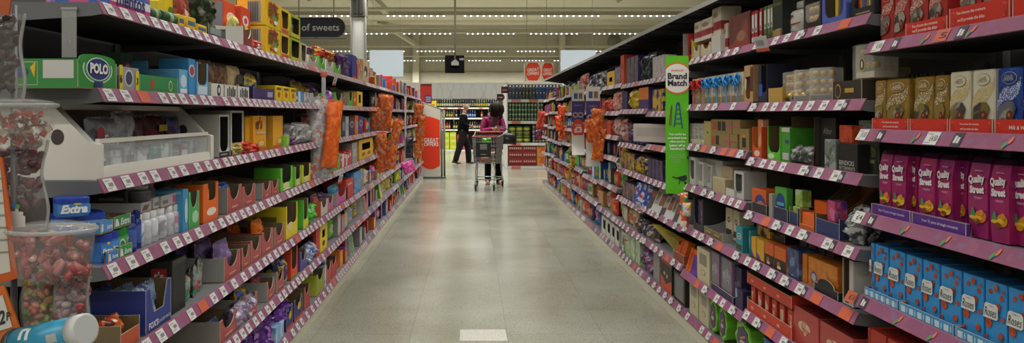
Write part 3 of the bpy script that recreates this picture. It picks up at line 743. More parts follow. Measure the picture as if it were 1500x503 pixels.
it('L', 2, 371, 390, 170, b_carton, 'amber toffee carton lettered at its top corner, middle of three', 'carton', 'amber toffee cartons', d=.14, c='d6921a', items=WE + [T("er's", -.1, .8, .5, '6a2a18', bold=.03), ('p', 'f', -.3, .35, .5, .54, 'c8b8a0')], sb=.03)
it('L', 2, 400, 414.5, 170, b_carton, 'amber toffee carton with grey end window, farthest of three', 'carton', 'amber toffee cartons', d=.15, c='d6981c', items=WE, sb=.03)
it('L', 2, 416, 424, 197, b_carton, 'small lime green sweet box after the amber cartons', 'box', d=.12, c=['6aa82c', '8ac04a'], h=.07)
for i, (a, b_, tp, c) in enumerate(((425, 436, 182, ['7a7a7c', 'b0aeb0', '4a4a50']), (436, 448, 180, ['9a9896', 'b8b6b4', '6a6468']), (447, 458, 180, ['a8a6a2', '8a8484', 'c0beba']), (458, 468, 186, ['b0aeaa', '6a9a4a', '9a9690']))):
    it('L', 2, a, b_, tp, b_bag, 'silvery white sweet bag leaning on the third shelf, ' + ORD[i] + ' of four', 'sweets', 'silvery bags', d=.09, sb=.03, c=c, crumple=1.0)
it('L', 2, 449, 468, 176, b_bag, 'dark red sweet bag lying over the silvery bags', 'sweets', d=.1, sb=.14, h=.2, c=['8a2418', '3a1412', 'a83a22'], crumple=1)
it('L', 2, 425, 436, 205, b_bag, 'small dark purple bag at the front of the silvery bags', 'sweets', d=.05, sb=.002, h=.06, c=['4a2a5a', 'a03a7a'], crumple=1)
it('L', 2, 495, 500, 190, b_carton, 'lime green slim box behind the silver bag strip', 'box', d=.14, h=.12, c='5aa82c')
for i, (a, b_, c) in enumerate(((501, 506, '232640'), (506.5, 511, 'b0aeb4'), (512, 519, '2f2348'), (520, 525, 'c2601e'), (525.5, 532, '3a2a66'))):
    it('L', 2, a, b_, 172 + i % 2*2, b_carton, {'232640': 'black and navy', 'b0aeb4': 'white', '2f2348': 'dark violet', 'c2601e': 'orange', '3a2a66': 'purple'}[c] + ' chocolate carton on the third left shelf past the silver bag', 'carton', d=.16, c=c, h=.19 - .01*(i % 3), items=[('e', 'f', 0, .62, .34, .18, 'a8a4b8'), ('e', 'f', 0, .62, .24, .12, c)] if i in (2, 4) else [('p', 'f', -.3, .3, .3, .7, '8a8a90')])

# fourth shelf: gum tubs and bottles
EXT = lambda col='e4e6ea': [('p', 'f', -.48, .48, .16, .64, '3f7fc4'), ('e', 'f', .1, .66, .12, .05, 'c8b83a'), ('t', 'f', 'Extra', 0, .42, .8, col, dict(bold=.05, shear=.25))]
def tub(x0, x1, top, lab, dz=0, sb=.02, h=None, c='3568b4', cap='223f9c', items=None, g=None, **k):
    return it('L', 3, x0, x1, top, b_tub, lab, 'gum', g, dz=dz, sb=sb, h=h, c=c, cap=cap, items=EXT() if items is None else items, ry=k.pop('ry', -.35), d=.09, **k)
# blue and green trays with tubs
def gumtray(x0, x1, lab, c, hgt, dz=0, sb=.0, dd=.07):
    dd = .012 if dz == 0 else dd
    o = it('L', 3, x0, x1, 0, b_tray, lab, 'tray', d=dd, h=hgt, dz=dz, sb=sb, c=c, cut='flat', dip=1.0, fh=1.0, sag=0)
    art(o, dims(o), [('g', 'f', [(-.45, .2), (-.2, .2), (-.3, .8), (-.4, .8)], 'c8ccd0', 'white_flash'), ('t', 'f', 'Extra', .12, .5, .55, 'c8ccd0', dict(bold=.03, shear=.25))])
    return o
gumtray(158, 174, 'low blue gum tray at the front near end of the fourth shelf', '2f78b4', .036)
tub(151, 163, 0, 'blue gum tub in the low blue tray, nearer one', h=.088, sb=.026)
tub(163.5, 173, 0, 'blue gum tub in the low blue tray, farther one', h=.09, sb=.026, items=[('p', 'f', -.48, .48, .16, .64, '4a8ac8'), ('t', 'f', 'tra', 0, .42, .6, 'e4e6ea', dict(bold=.05, shear=.25))])
gumtray(175, 194, 'low green gum tray beside the blue tray at the shelf front', '2f8a44', .040)
GRN = [('p', 'f', -.48, .48, .16, .66, '4f9a5a'), ('e', 'f', .0, .42, .3, .2, 'b8c8b8'), ('e', 'f', 0, .42, .2, .13, '2f7a40')]
tub(174.5, 184, 0, 'green gum tub in the low green tray, nearer one', h=.092, sb=.026, c='3a8f4a', cap='1f7a34', items=GRN)
tub(184.5, 194, 0, 'green gum tub in the low green tray, farther one', h=.094, sb=.026, c='3a8f4a', cap='1f7a34', items=GRN)
gumtray(147, 166, 'blue gum tray stacked on the lower tubs', '3f86bc', .038, dz=.093, sb=.02)
gumtray(167, 192, 'green gum tray stacked on the green tubs', '2f7f3e', .038, dz=.096, sb=.02)
tub(115, 143.5, 0, 'blue gum tub at the very near end of the fourth shelf', dz=.094, h=.066, sb=.05, ry=-.8, items=[('p', 'f', -.48, .48, .1, .68, '5a8cc8'), ('t', 'f', 'xtra', 0, .42, .7, 'c8d4e4', dict(bold=.05, shear=.25))], bay=0)
tub(96, 121, 0, 'large blue gum tub on top of the near end stack', dz=.1605, h=.056, sb=.05, bay=0, ry=-.9)
tub(92, 113, 0, 'pale blue gum tub behind the near end stack', dz=.095, h=.062, sb=.12, bay=0, ry=-.8, c='4a7ab8')
BOT = [('p', 'f', -.1, .1, .3, .45, '7a7a88')]
xs = [(194, 204, '26357e', '1c2a78', 'dark blue gum bottle with dark cap, nearer of two', .125, .012), (203.5, 210, '26357e', '1c2a78', 'dark blue gum bottle with dark cap, farther of two', .13, .03)]
for a, b_, c, cp, lab, hh, sb in xs:
    it('L', 3, a, b_, 0, b_bottle, lab, 'gum', 'dark blue gum bottles', h=hh, sb=sb, c=c, cap=cp, lab='3f5aa0', nm='gum_bottle')
row1 = [(204, 216), (216, 226), (226, 236), (237, 249), (250, 259), (259.5, 266)]
labs = ['4f8a9a', '8f9098', '9a9ca2', '8d8d95', '9a8f98', 'c08aa0']
for i, (a, b_) in enumerate(row1):
    it('L', 3, a, b_, 0, b_bottle, f'white capped gum bottle in the front row, {ORD[i]} from the near end', 'gum', 'white capped gum bottles', h=.112, sb=.03, c='c4c5ca', cap='d4d4d6', lab=['b4b6bc', labs[i], 'c4c5ca'], nm='gum_bottle')
row2 = [(200, 211), (212, 221), (222, 231)]
for i, (a, b_) in enumerate(row2):
    it('L', 3, a, b_, 0, b_bottle, f'grey see-through gum bottle in the raised back row, {ORD[i]} from the near end', 'gum', 'grey gum bottles', h=.115, dz=.11, sb=.10, c='8f9094', cap='9fa0a2', lab=['8a8c92', '6a6c74'], nm='gum_bottle')
it('L', 3, 213, 227, 0, b_bottle, 'large grey lidded gum bottle topmost behind the white bottles', 'gum', h=.125, dz=.135, sb=.06, c='7a7c80', cap='bcbcbe', lab='5a5c62', nm='gum_bottle')
o = it('L', 3, 206, 222, 0, b_tray, 'white lettered card tray holding the grey bottles, nearer one', 'tray', d=.2, h=.036, dz=.112, sb=.05, c='a6a6a8', cut='flat', dip=1, fh=1, sag=0, items=[('g', 'f', [(-.4, .2), (.1, .2), (.3, .7), (-.2, .7)], '6a4a52')])
o = it('L', 3, 224, 234, 0, b_tray, 'white lettered card tray holding the grey bottles, middle one', 'tray', d=.2, h=.042, dz=.112, sb=.05, c='b0b0b2', cut='flat', dip=1, fh=1, sag=0, items=[('p', 'f', -.3, .3, .3, .6, '7a7a82')])
o = it('L', 3, 236, 260, 0, b_tray, 'white and pink lettered card tray over the farther bottles', 'tray', d=.2, h=.044, dz=.112, sb=.04, c='a8a2a6', cut='flat', dip=1, fh=1, sag=0, items=[('p', 'f', .2, .45, .2, .8, 'b0527a'), ('p', 'f', -.4, -.1, .3, .6, '6a6a72')])
it('L', 3, 268, 276, 283, b_carton, 'blue three pack gum carton with lettered end panel', 'carton', d=.2, c='3a86b0', h=.165, side='3d8fb8', items=[('t', 'n', '3 PACKS', 0, .74, .66, '1c2a40', dict(bold=.02)), ('p', 'n', -.45, .45, .9, .97, '6fb4d0', 'printed_panel'), ('e', 'f', 0, .5, .3, .3, '9ac4d8')])
it('L', 3, 276.5, 292, 280, b_tray, 'green and white gum tray standing after the blue three pack carton', 'tray', d=.12, c='3f9a48', side='2f8a3c', h=.165, dip=.5, fh=.9, inner='6a6a58', items=[('e', 'f', .1, .28, .3, .15, '9ac4a0')])
o = it('L', 3, 297, 320, 276, b_case, 'bright orange cough sweet case with a white oval', 'case', d=.12, c='cf5e18', h=.165, win=(-.18, .34, .55, 1.0), notop=True, items=[('e', 'f', .05, .26, .3, .1, 'd8ccb8'), ('p', 'n', -.2, .3, .1, .3, '8a8a88', 'barcode_panel')])
on(o, b_carton, 'small orange sweet packet inside the bright orange case', 'sweets', .01, .02, .08, .05, .03, .055, c='d06a20', items=[('p', 'f', -.3, .3, .3, .7, 'd8d0c0')])

def redtrays(lv, spec, cside='9a9a98'):
    for (a, b_, tp, sidec, lab, bag) in spec:
        o = it('L', lv, a, b_, tp, b_tray, lab, 'tray', d=.30, c='a04644', side=sidec or 'a04644', dip=.38)
        w, d, h = dims(o)
        MB().box(-w*.2, w*.2, -.0012, 0, h*.14, h*.19).build('small_print', mat('b98a88'), o)
        if bag: bags_in(o, bag[0], bag[1], bag[2], bag[3], hf=bag[4] if len(bag) > 4 else .8)
redtrays(3, [(333, 354, 262, '8f8f8c', 'red fronted grey sided tray of blue sweets beside the orange case', (2, 'blue wrapped sweet bag in the first grey sided tray', 'blue bags', ['2f4f96', '5f7fc0', '1f2f66', 'a8b0c8'], .85)),
             (355, 374, 263, None, 'red fronted tray with deep cut, second past the orange case', (1, 'blue sweet bag low in the second red tray', 'b', ['2f4f96', '1f2f66'], .45)),
             (384.5, 397, 260, '9a9a98', 'red fronted tray with pale card side, third past the orange case', (1, 'dark red sweet bag in the third red tray', 'b', ['6a2a2a', '8a4a4a'], .55)),
             (398, 408.5, 258, None, 'red fronted tray just before the lime green cases', (1, 'dark sweet bag in the fourth red tray', 'b', ['4a3a34', '6a4a3a'], .5))])
for i, (a, b_, tp, c, lab) in enumerate(((411, 429, 244, '58b02a', 'lime green upright sweet case with jagged opening, nearest of three'), (432, 441, 243, '7fae34', 'lime and grey upright sweet case, middle of three'), (443, 455, 240, 'c8bc24', 'yellow upright sweet case beside the lime green cases'))):
    o = it('L', 3, a, b_, tp, b_case, lab, 'case', d=.16, c=c, inner='4a4440', win=(-.36, .36, .34, .97), notop=True, items=[('e', 'f', -.05, .22, .26, .14, 'c8c088'), ('p', 'f', -.3, .3, .05, .1, 'd8d8b0')])
    on(o, b_bag, f'green sweet bag inside the {("lime green", "lime and grey", "yellow")[i]} upright case', 'sweets', 0, .05, .01, dims(o)[0]*.8, .05, dims(o)[2]*.62, c=['4a9a2c', 'b8c060', '2a4a1c'], crumple=.7)
it('L', 3, 457, 470, 252, b_carton, 'small red and white carton left of the hanging bag strip', 'carton', d=.14, c=['b04a4a', 'b8b4b0', '7a6a8a'], h=.1)
it('L', 3, 474, 487, 245, b_carton, 'small dark sweet carton behind the silver hanging bag', 'carton', d=.16, c=['3a2a3a', '6a4a3a'], h=.11)
o = it('L', 3, 489, 498, 234, b_tray, 'lime green tray low behind the silver hanging bag', 'tray', d=.18, c='5aae2c', h=.14, fh=.95, inner='4a4030')
for i, c in enumerate(('b8456a', 'c8c4c0', 'c2452a', 'b8b4b4', 'b0406a', 'c04a2c')):
    it('L', 3, 499 + i*2.6, 501.4 + i*2.6, 0, b_carton, {'b8456a': 'pink', 'c8c4c0': 'white', 'c2452a': 'red', 'b8b4b4': 'pale grey', 'b0406a': 'dark pink', 'c04a2c': 'orange red'}[c] + ' slim sweet stick pack on the fourth left shelf', 'sweets', 'slim sweet stick packs', d=.14, c=c, h=.10 + .015*(i % 3), items=[('p', 'f', -.3, .3, .6, .8, 'd8d4d0')])
it('L', 3, 516, 523, 216, b_carton, 'tall pale grey carton past the stick packs', 'carton', d=.14, c='8f8d88', h=.19, items=[('p', 'f', -.3, .3, .3, .7, 'a8a6a0')])
o = it('L', 3, 526, 546, 226, b_case, 'golden wooden effect sweet case with two openings', 'case', d=.16, c='c89a2c', h=.21, win=(-.3, .3, .45, .8), items=[('e', 'f', -.2, .25, .12, .1, '7a5a2a'), ('e', 'f', .2, .25, .12, .1, '7a5a2a')])

# fifth shelf
o = it('L', 4, 213, 251, 412, b_tray, 'deep blue glacier mint tray with torn front corner', 'tray', d=.28, c='27357e', side='26347c', inner='6b5a3c', h=.155, dip=.42, cut='v', fh=.98, sag=.1)
letter(o, 'f', dims(o), "FOX'S", -.22, .16, .36, mat('c8c8d0'), bold=.03, e=.002)
letter(o, 'f', dims(o), 'GLACIER MINTS', .2, .15, .5, mat('c8c8d0'), e=.002)
bags_in(o, 3, 'silver blue mint bag in the deep blue tray', 'mint bags', ['6a7a96', 'a8b0bc', '3a4a8a'], hf=.9, name='mint_bag')
o = it('L', 4, 176, 205, 470, b_tray, 'orange rimmed brown tray at the near end of the fifth shelf', 'tray', d=.30, c='b04a2a', side='6b5a3c', inner='6b5a3c', h=.10, cut='flat', dip=.55, fh=.85)
bags_in(o, 2, 'orange and red foil sweet bag in the near brown tray', 'orange foil bags', ['b0401e', 'c86a2a', '5a1a12', 'c8b090'], hf=1.0)
it('L', 4, 252, 272, 392, b_carton, 'large black mint carton with red tab behind the deep blue tray', 'carton', d=.34, c='1c1c1c', h=.20, sb=.03, items=[('p', 'n', .27, .44, .6, .86, 'a02a2a', 'red_tab'), T("t's", .355, .73, .11, 'd0c8c4', face='n', bold=.03), ('p', 'f', -.5, .5, .9, 1, '3a3834')])
for i in range(4):
    it('L', 4, 271 + i*6, 284 + i*6, 0, b_bag, 'silver green and red mint packet leaning on the fifth shelf, ' + ORD[i] + ' of four', 'sweets', 'silver mint packets', d=.03, h=.10 + .012*i, sb=.05 + .02*(i % 2), c=['8a8f8c', '2f7f58', 'a83434', '4a4a48'], crumple=.6, ry=.3)
redtrays(4, [(328, 352, 362, '94948f', 'wide grey sided tray with red front holding lilac bags', (3, 'lilac sweet bag in the wide grey sided tray', 'lilac bags', ['75608f', '8f7aa6', '66527f'], 1.15)),
             (354, 366, 352, None, 'red fronted tray second after the lilac bags tray', (1, 'silver blue sweet bag in the second fifth shelf tray', 'b', ['8a94a8', '4a5a86'], .6)),
             (367, 383, 340, None, 'red fronted brown tray third after the lilac bags tray', (1, 'blue and white sweet bag in the third fifth shelf tray', 'b', ['7a9ac0', 'c0c4c8'], .55)),
             (384, 400, 328, None, 'red fronted tray with orange bag showing above it', (2, 'orange foil bag standing in the fifth shelf tray', 'orange bags', ['c86014', 'e07a1c', 'a84a10'], 1.05)),
             (402, 417, 322, '8a8a86', 'red fronted tray with lime card inside before the yellow case', (1, 'lime sweet bag in the tray before the yellow case', 'b', ['6aa82c', '9a8a4a'], .5))])
o = it('L', 4, 419, 436, 303, b_case, 'yellow sweet case with smiling print and brown inside on the fifth shelf', 'case', d=.28, c='cdb81e', h=.20, win=(-.42, .42, .42, 1.0), notop=True, items=[('e', 'f', -.15, .36, .24, .13, 'c8b878'), ('p', 'n', -.2, .3, .35, .7, '6a6420', 'printed_panel')])
o = it('L', 4, 444, 451.5, 294, b_case, 'green sided yellow fronted sweet case on the fifth shelf', 'case', d=.2, c='4fa52c', h=.19, win=(-.36, .36, .3, .97), notop=True)
art(o, dims(o), [('p', 'f', -.5, .5, 0, .3, 'c0bc2a')])
for i in range(3): it('L', 4, 452+i*4, 459+i*4, 0, b_bag, 'shiny green sweet bag after the green and yellow case, ' + ('nearest', 'middle', 'farthest')[i], 'sweets', 'shiny green bags', d=.08, h=.12-.01*i, sb=.01+.02*i, c=['3f9a2c', '6ac04a', '2a6a1c'], crumple=1)
def pinktray(lv, a, b_, lab, c, side, bag=None, h=.14):
    o = it('L', lv, a, b_, 0, b_tray, lab, 'tray', d=.26, c=c, side=side, h=h, dip=.4)
    if bag: bags_in(o, 1, bag[0], 'b', bag[1], hf=1.0)
pinktray(4, 470, 480, 'pale grey sided tray with orange red rim on the fifth left shelf', 'b8b0a8', 'b84a30', ('orange sweet bag in the pale grey tray', ['c8602a', '7a4a8a']))
pinktray(4, 480.5, 488, 'pink fronted tray with grey side on the fifth left shelf', 'b8527e', '8a8a88', ('dark violet sweet bag in the pink fronted tray', ['4a3a6a', '8a5a9a']))
pinktray(4, 493, 509, 'pink fronted tray of blue bags on the fifth left shelf', 'b04a80', '8f8f8c', ('bright blue sweet bag in the pink fronted tray', ['2f86c0', '6ac0d8', '3a9a4a']))
it('L', 4, 507, 518, 263, b_carton, 'plain red carton with small white lettering on the fifth left shelf', 'carton', d=.2, c='b0302a', h=.165, items=[('p', 'f', -.25, .25, .72, .8, 'd0b0a8')])
it('L', 4, 519, 529, 254, b_carton, 'tall blue printed carton beside the plain red carton', 'carton', d=.2, c=['2f6fa8', '5a9ac8', '204a80'], h=.2)

# sixth shelf
redtrays(5, [(322, 348, 452, '8f8a80', 'wide brown lined tray with red front nearest on the sixth shelf', (1, 'dull blue sweet bag in the nearest sixth shelf tray', 'b', ['4a5f8a', '9aa0a8'], .5)),
             (361, 377, 424, '9a9a96', 'grey sided red fronted tray of yellow and blue bags on the sixth shelf', (2, 'yellow foil sweet bag in the sixth shelf grey tray', 'yb', ['c8a41c', '2f4fa0', 'd8c04a'], .95)),
             (391, 402, 402, '9a9a96', 'grey sided red fronted tray of pink bags on the sixth shelf', (1, 'pink wrapped sweet bag in the sixth shelf tray', 'b', ['a04a5a', 'c08a94', '7a2a3a'], .9)),
             (405, 416, 387, '8f8f8c', 'red fronted tray left of the navy sweet bag on the sixth shelf', None)])
for i in range(4): it('L', 5, 345+i*6.5, 358+i*6.5, 0, b_bag, 'lilac striped sweet bag leaning out over the sixth shelf, ' + ORD[i] + ' of four', 'sweets', 'lilac striped bags', d=.06, h=.10, sb=.006+.012*(i % 2), c=['8a7a98', 'c0b4c4', '5a4a6a'], crumple=1)
it('L', 5, 414, 425, 377, b_bag, 'navy and yellow sweet pouch on the sixth left shelf', 'sweets', d=.12, h=.17, sb=.01, c=['232a5e', '232a5e', 'c8a81c', '302a60'], crumple=.4)
o = it('L', 5, 426, 436, 362, b_case, 'orange red upright case with yellow print on the sixth left shelf', 'case', d=.22, c='c03a1a', h=.19, win=(-.36, .36, .3, .97), notop=True, items=[('e', 'n', 0, .5, .2, .2, 'c8b01c', 'printed_oval'), ('p', 'f', -.5, .5, 0, .08, '4a8a3a')])
it('L', 5, 440, 449, 352, b_tray, 'violet edged brown tray on the sixth left shelf', 'tray', d=.22, c='4a3a80', h=.16, side='4a3a80')
for i in range(2): it('L', 5, 449+i*7, 457+i*7, 0, b_bag, 'silver and blue foil sweet bag on the sixth shelf, ' + ('nearer', 'farther')[i] + ' of two', 'sweets', 'silver blue bags', d=.09, h=.12, sb=.01, c=['8a8fa4', '3f5a9a', 'b8bcc4'], crumple=1)
it('L', 5, 463, 468, 333, b_carton, 'black edged red carton on the sixth left shelf', 'carton', d=.2, c='a82a1e', h=.19, items=[('p', 'n', -.4, .4, .2, .8, '3a1a14', 'printed_panel')])
it('L', 5, 469, 479, 330, b_case, 'yellow case with two dark round cut outs on the sixth shelf', 'case', d=.2, c='d0b21a', h=.2, win=(-.2, .25, .5, .8), items=[('e', 'f', 0, .3, .2, .1, '4a2a14')])

# bottom shelf
for i, (a, b_, hh, yy) in enumerate(((350, 372, .2, .02), (368, 388, .24, .05), (384, 403, .22, .02), (398, 410, .17, .04))):
    it('L', 6, a, b_, 0, b_bag, 'glossy purple sweet bag on the bottom left shelf, ' + ORD[i] + ' from the near end', 'sweets', 'glossy purple bags', d=.13, h=hh, sb=yy, c=['4f1f78', '6a3a94', '3a1560', '9a6ab0'], crumple=.9, lab=['b08ab8', '4f1f78'] if i < 3 else None, r=.2)
it('L', 6, 410, 430, 466, b_bag, 'small violet foil bag lying over the bottom shelf edge', 'sweets', d=.08, h=.09, sb=.006, dz=.07, c=['5f2a90', '7a4ab0'], crumple=1, r=.2)
it('L', 6, 404, 416, 0, b_carton, 'pale blue sweet box in front of the glossy purple bags', 'box', d=.1, h=.10, sb=.004, c=['6f9ac4', 'a8bcd0'])
for i, (a, b_) in enumerate(((419, 429), (431, 443))):
    o = it('L', 6, a, b_, 0, b_tray, 'navy brown lined tray on the bottom left shelf, ' + ('nearer', 'farther') [i] + ' of two', 'tray', d=.3, c='1f2a66', side='1f2a66', h=.17, dip=.45, items=[('e', 'f', .1, .45, .2, .14, 'c09a1c'), ('p', 'f', -.5, .5, 0, .12, 'b84a20')])
    bags_in(o, 1, 'blue and yellow sweet bag in the ' + ('nearer', 'farther')[i] + ' navy bottom tray', 'b', ['2a3a7a', 'c0a01c'], hf=.6)
for i, (a, b_, c, n) in enumerate(((446, 454, 'a8322a', 'red'), (464, 475, '8a8f2a', 'olive green and yellow'), (478, 485, 'b84030', 'orange red'), (486, 493, 'b03a34', 'dull red'))):
    o = it('L', 6, a, b_, 0, b_tray, n + ' brown lined tray on the bottom left shelf', 'tray', d=.3, c=c, side=card if i != 1 else 'a8b030', h=.19, dip=.5)
    bags_in(o, 1, 'sweet bag standing in the ' + n + ' bottom tray', 'b', [['8a2a24', 'c86a4a'], ['3a6a2a', 'b8b850', 'c04a3a'], ['c8642a', 'd8b060'], ['a83a3a', 'c8a090']][i], hf=.8)
it('L', 6, 476, 478, 0, b_carton, 'slim white and blue stick carton on the bottom left shelf', 'carton', d=.2, h=.2, c=['b8bcc4', '3a5aa0'])
# ------------------------------------------------------------------ RIGHT, near bays
GOLD = printed(['7f6328', '8c6f30', '735822'], 20, .3, .55)
def swoosh(c='cfc6b8'):
    up = []; lo = []
    for i in range(13):
        t = i/12; u = .52 - 1.04*t; v = .80 - .36*t - .10*math.sin(2*math.pi*t)*.6; th = .075 + .03*math.sin(math.pi*t)
        up.append((u, v + th)); lo.append((u, v - th))
    return [(max(-.49, min(.49, a)), b) for a, b in up + lo[::-1]]
SPK = lambda bg, fg: printed([bg, fg, bg, fg], 170, .35, .5)
def lindor(x0, x1, top, lab, c, bg, fg, win, lv, grp, txt='c8bfa8', h=None, **k):
    it_ = [('g', 'f', swoosh(), SPK(bg, fg), 'speckled_ribbon'), ('e', 'f', .02, .85, .30, .085, M_(bg) if isinstance(c, str) else c, 'logo_oval'),
           ('e', 'f', .02, .85, .32, .095, M_(txt), 'logo_ring'), ('e', 'f', .02, .85, .305, .087, M_(c), 'logo_oval'),
           ('t', 'f', 'Lindt', .02, .875, .34, txt, dict(shear=.2)), ('t', 'f', 'LINDOR', .02, .83, .42, txt, dict(bold=.01)),
           ('g', 'f', [(-.44, .14), (-.1, .16), (.2, .26), (.34, .40), (.2, .50), (-.1, .50), (-.4, .42)], [win, '8a867c', '3a3a38', win], 'window'), ('e', 'f', .08, .27, .15, .10, '5a2412', 'truffle_print'), ('e', 'f', .06, .30, .05, .03, '9a5a3a', 'highlight_print')]
    return it('R', lv, x0, x1, top, b_carton, lab, 'chocolates', grp, d=.12, sb=.035, h=h, c=c, items=it_, nm='chocolate_box', ch=.004, bay=0, **k)
RED = '94201a'
for i, (a, b_) in enumerate(((1286, 1308.5), (1310, 1331), (1333, 1358), (1361, 1386), (1406, 1436), (1440, 1474), (1478, 1515))):
    lindor(a, b_, 0, f'tall red truffle chocolate box on the topmost right front shelf, {ORD[i]} from the far end', RED, '8a1c18', 'c8b8a8', '6a5a50', 0, 'red truffle boxes', h=.185)
def redtray(lv, x0, x1, lab, txts, h, wcol='d8c8c0', bay=0):
    o = it('R', lv, x0, x1, 0, b_tray, lab, 'tray', d=.024, sb=.007, h=h, c='b8281a', side='b8281a', inner='8a1c14', cut='flat', dip=.98, fh=1, sag=0, bay=bay)
    art(o, dims(o), [('e', 'f', -.42, .5, .04, .3, 'c8584a', 'round_stamp'), ('e', 'f', .42, .5, .04, .3, 'c8584a', 'round_stamp'), ('e', 'f', -.42, .5, .034, .25, 'b02418', 'round_stamp'), ('e', 'f', .42, .5, .034, .25, 'b02418', 'round_stamp')])
    for s, cu, cv, wf in txts: letter(o, 'f', dims(o), s, cu, cv, wf, mat(wcol), shear=.15, bold=.01, e=.0035)
    return o
redtray(0, 1326, 1388, 'red display tray under the topmost red boxes, farther one', [('You choose the moment,', 0, .66, .62), ("we'll provide the bliss", 0, .32, .6)], .045)
redtray(0, 1390, 1480, 'red display tray with white slogan, nearer one on the topmost shelf', [('You choose the moment,', -.1, .68, .5), ("we'll provide the bliss", -.1, .34, .46)], .062)
it('R', 0, 1482, 1530, 0, b_tray, 'plain red display tray at the nearest end of the topmost shelf', 'tray', d=.024, sb=.007, h=.06, c='b8281a', inner='8a1c14', cut='flat', dip=.98, fh=1, sag=0, bay=0)
for i, (a, b_) in enumerate(((1281, 1297), (1298, 1331), (1339, 1367), (1368.5, 1389))):
    lindor(a, b_, 0, f'gold truffle chocolate box on the second right front shelf, {ORD[i]} from the far end', GOLD, '6f5522', 'c8bca0', '7a6a30', 1, 'gold truffle boxes', h=.172)
for i, (a, b_) in enumerate(((1391, 1421), (1424, 1457))):
    lindor(a, b_, 0, 'ivory white truffle chocolate box beside the ' + ('gold boxes' if i == 0 else 'blue box'), 'bdb7a2', 'a8946a', 'c4b88c', '6a5a2a', 1, 'ivory truffle boxes', txt='8a7440', h=.178)
for i, (a, b_) in enumerate(((1460.5, 1497), (1499, 1540))):
    lindor(a, b_, 0, 'deep blue truffle chocolate box next to the ivory ' + 'boxes' if i == 0 else 'deep blue truffle chocolate box cut by the picture edge', printed(['1a3a80', '16306c', '2a58a8'], 40, .3, .55), '1c3a80', 'c0c8d8', '5a5a64', 1, 'blue truffle boxes', txt='a8a488', h=.178)
redtray(1, 1277, 1331, 'red display tray under the two farther gold boxes', [('You choose the moment,', .05, .68, .46), ("we'll provide the bliss", .05, .34, .42)], .042)
redtray(1, 1332, 1389, 'red display tray under the nearer gold boxes', [], .042)
redtray(1, 1390, 1455, 'red display tray under the ivory white boxes', [('You choose the moment,', 0, .66, .44), ("we'll provide the bliss", 0, .32, .42)], .042)
redtray(1, 1456, 1540, 'red display tray under the deep blue boxes', [('Milk & White', 0, .5, .4)], .042)
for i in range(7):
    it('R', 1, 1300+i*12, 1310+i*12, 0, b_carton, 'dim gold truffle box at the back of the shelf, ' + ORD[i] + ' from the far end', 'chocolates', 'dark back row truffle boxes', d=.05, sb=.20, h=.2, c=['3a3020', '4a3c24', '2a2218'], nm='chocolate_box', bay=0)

# third shelf: tall purple cartons
PUR = printed(['8a1a52', '7a1c66', '9c2458'], 9, .35, .5, sharp=.2)
def quality(x0, x1, lab, i):
    global SIDE
    SIDE = 'R'
    sb = (.03, .034, .06, .028, .036, .062, .03, .03, .05, .03)[i]
    X, Y0, Y1, bay = span('R', 2, x0, x1, sb, 0)
    w = Y1 - Y0 - .004; h = .222; d = .085; z = lipz('R', 2, 0)
    o = thing('sweet_carton', lab, 'chocolates', 'tall purple sweet cartons')
    o.location = (X, (Y0+Y1)/2, z); o.rotation_euler = (0, 0, -math.pi/2 + (.04 if i % 2 else -.03))
    loft_rects(o, 'carton_body', PUR, [(w*.92, .004, d, 0), (w, 0, d, h*.35), (w, .0, d, h*.7), (w*.95, .01, d, h*.93), (w*.9, .02, d-.01, h)])
    loft_rects(o, 'top_flap', mat('33122c', .3), [(w*.95, .0085, d+.001, h*.93), (w*.91, .019, d-.009, h*1.002)])
    dm = (w, d, h)
    wh = mat('d8ccd0', .4); sh = mat('2a0a22', .4)
    for col, du, dv, e in ((sh, .018, -.008, .0012), (wh, 0, 0, .0022)):
        letter(o, 'f', dm, 'Quality', -.03+du, .72+dv, .84, col, bold=.05, shear=.12, e=e, hf=.13, ang=.10)
        letter(o, 'f', dm, 'Street', -.02+du, .60+dv, .76, col, bold=.06, shear=.1, e=e, hf=.10, ang=.06)
    art(o, dm, [('p', 'f', -.15, .25, .83, .845, 'b06a8a', 'small_print'), ('p', 'f', -.2, .25, .50, .508, 'c090a8', 'small_print'), ('p', 'f', -.15, .2, .485, .492, 'c090a8', 'small_print'),
                ('e', 'f', .18, .27, .28, .075, ['b8801c', 'c8602a', 'd0a83a'], 'sweet_print'), ('e', 'f', -.06, .25, .34, .028, 'd0a41c', 'sweet_print'), ('g', 'f', [(-.34, .27), (-.06, .27), (-.16, .36), (-.22, .38), (-.28, .34)], '3f7a4a', 'wrapper_print'),
                ('e', 'f', .0, .21, .18, .035, ['6a3a10', 'b8801c', '6a3a10'], 'sweet_print'), ('e', 'f', .25, .32, .12, .04, 'c07a2a', 'sweet_print')])
    mb = MB(); r = random.Random(i)
    for q in range(16):
        u, v = r.uniform(-.44, .44), r.choice((r.uniform(.78, .92), r.uniform(.4, .55)))
        s = r.uniform(.006, .014); g = fm('f', *dm)
        mb.add([g(u+s*math.cos(a), v+s*.5*math.sin(a), .0011) for a in [k*1.047 for k in range(6)]], [tuple(range(6))])
    mb.build('star_print', mat('b8708e', .4), o)
    return o
QX = [(1287, 1305.5), (1306.5, 1326.5), (1329, 1344.5), (1345.5, 1369), (1371.5, 1396), (1399, 1416), (1417, 1448), (1450, 1478), (1480, 1512), (1515, 1555)]
for i, (a, b_) in enumerate(QX):
    quality(a, b_, f'tall purple sweet carton lettered in white, {ORD[i]} from the far end', i)
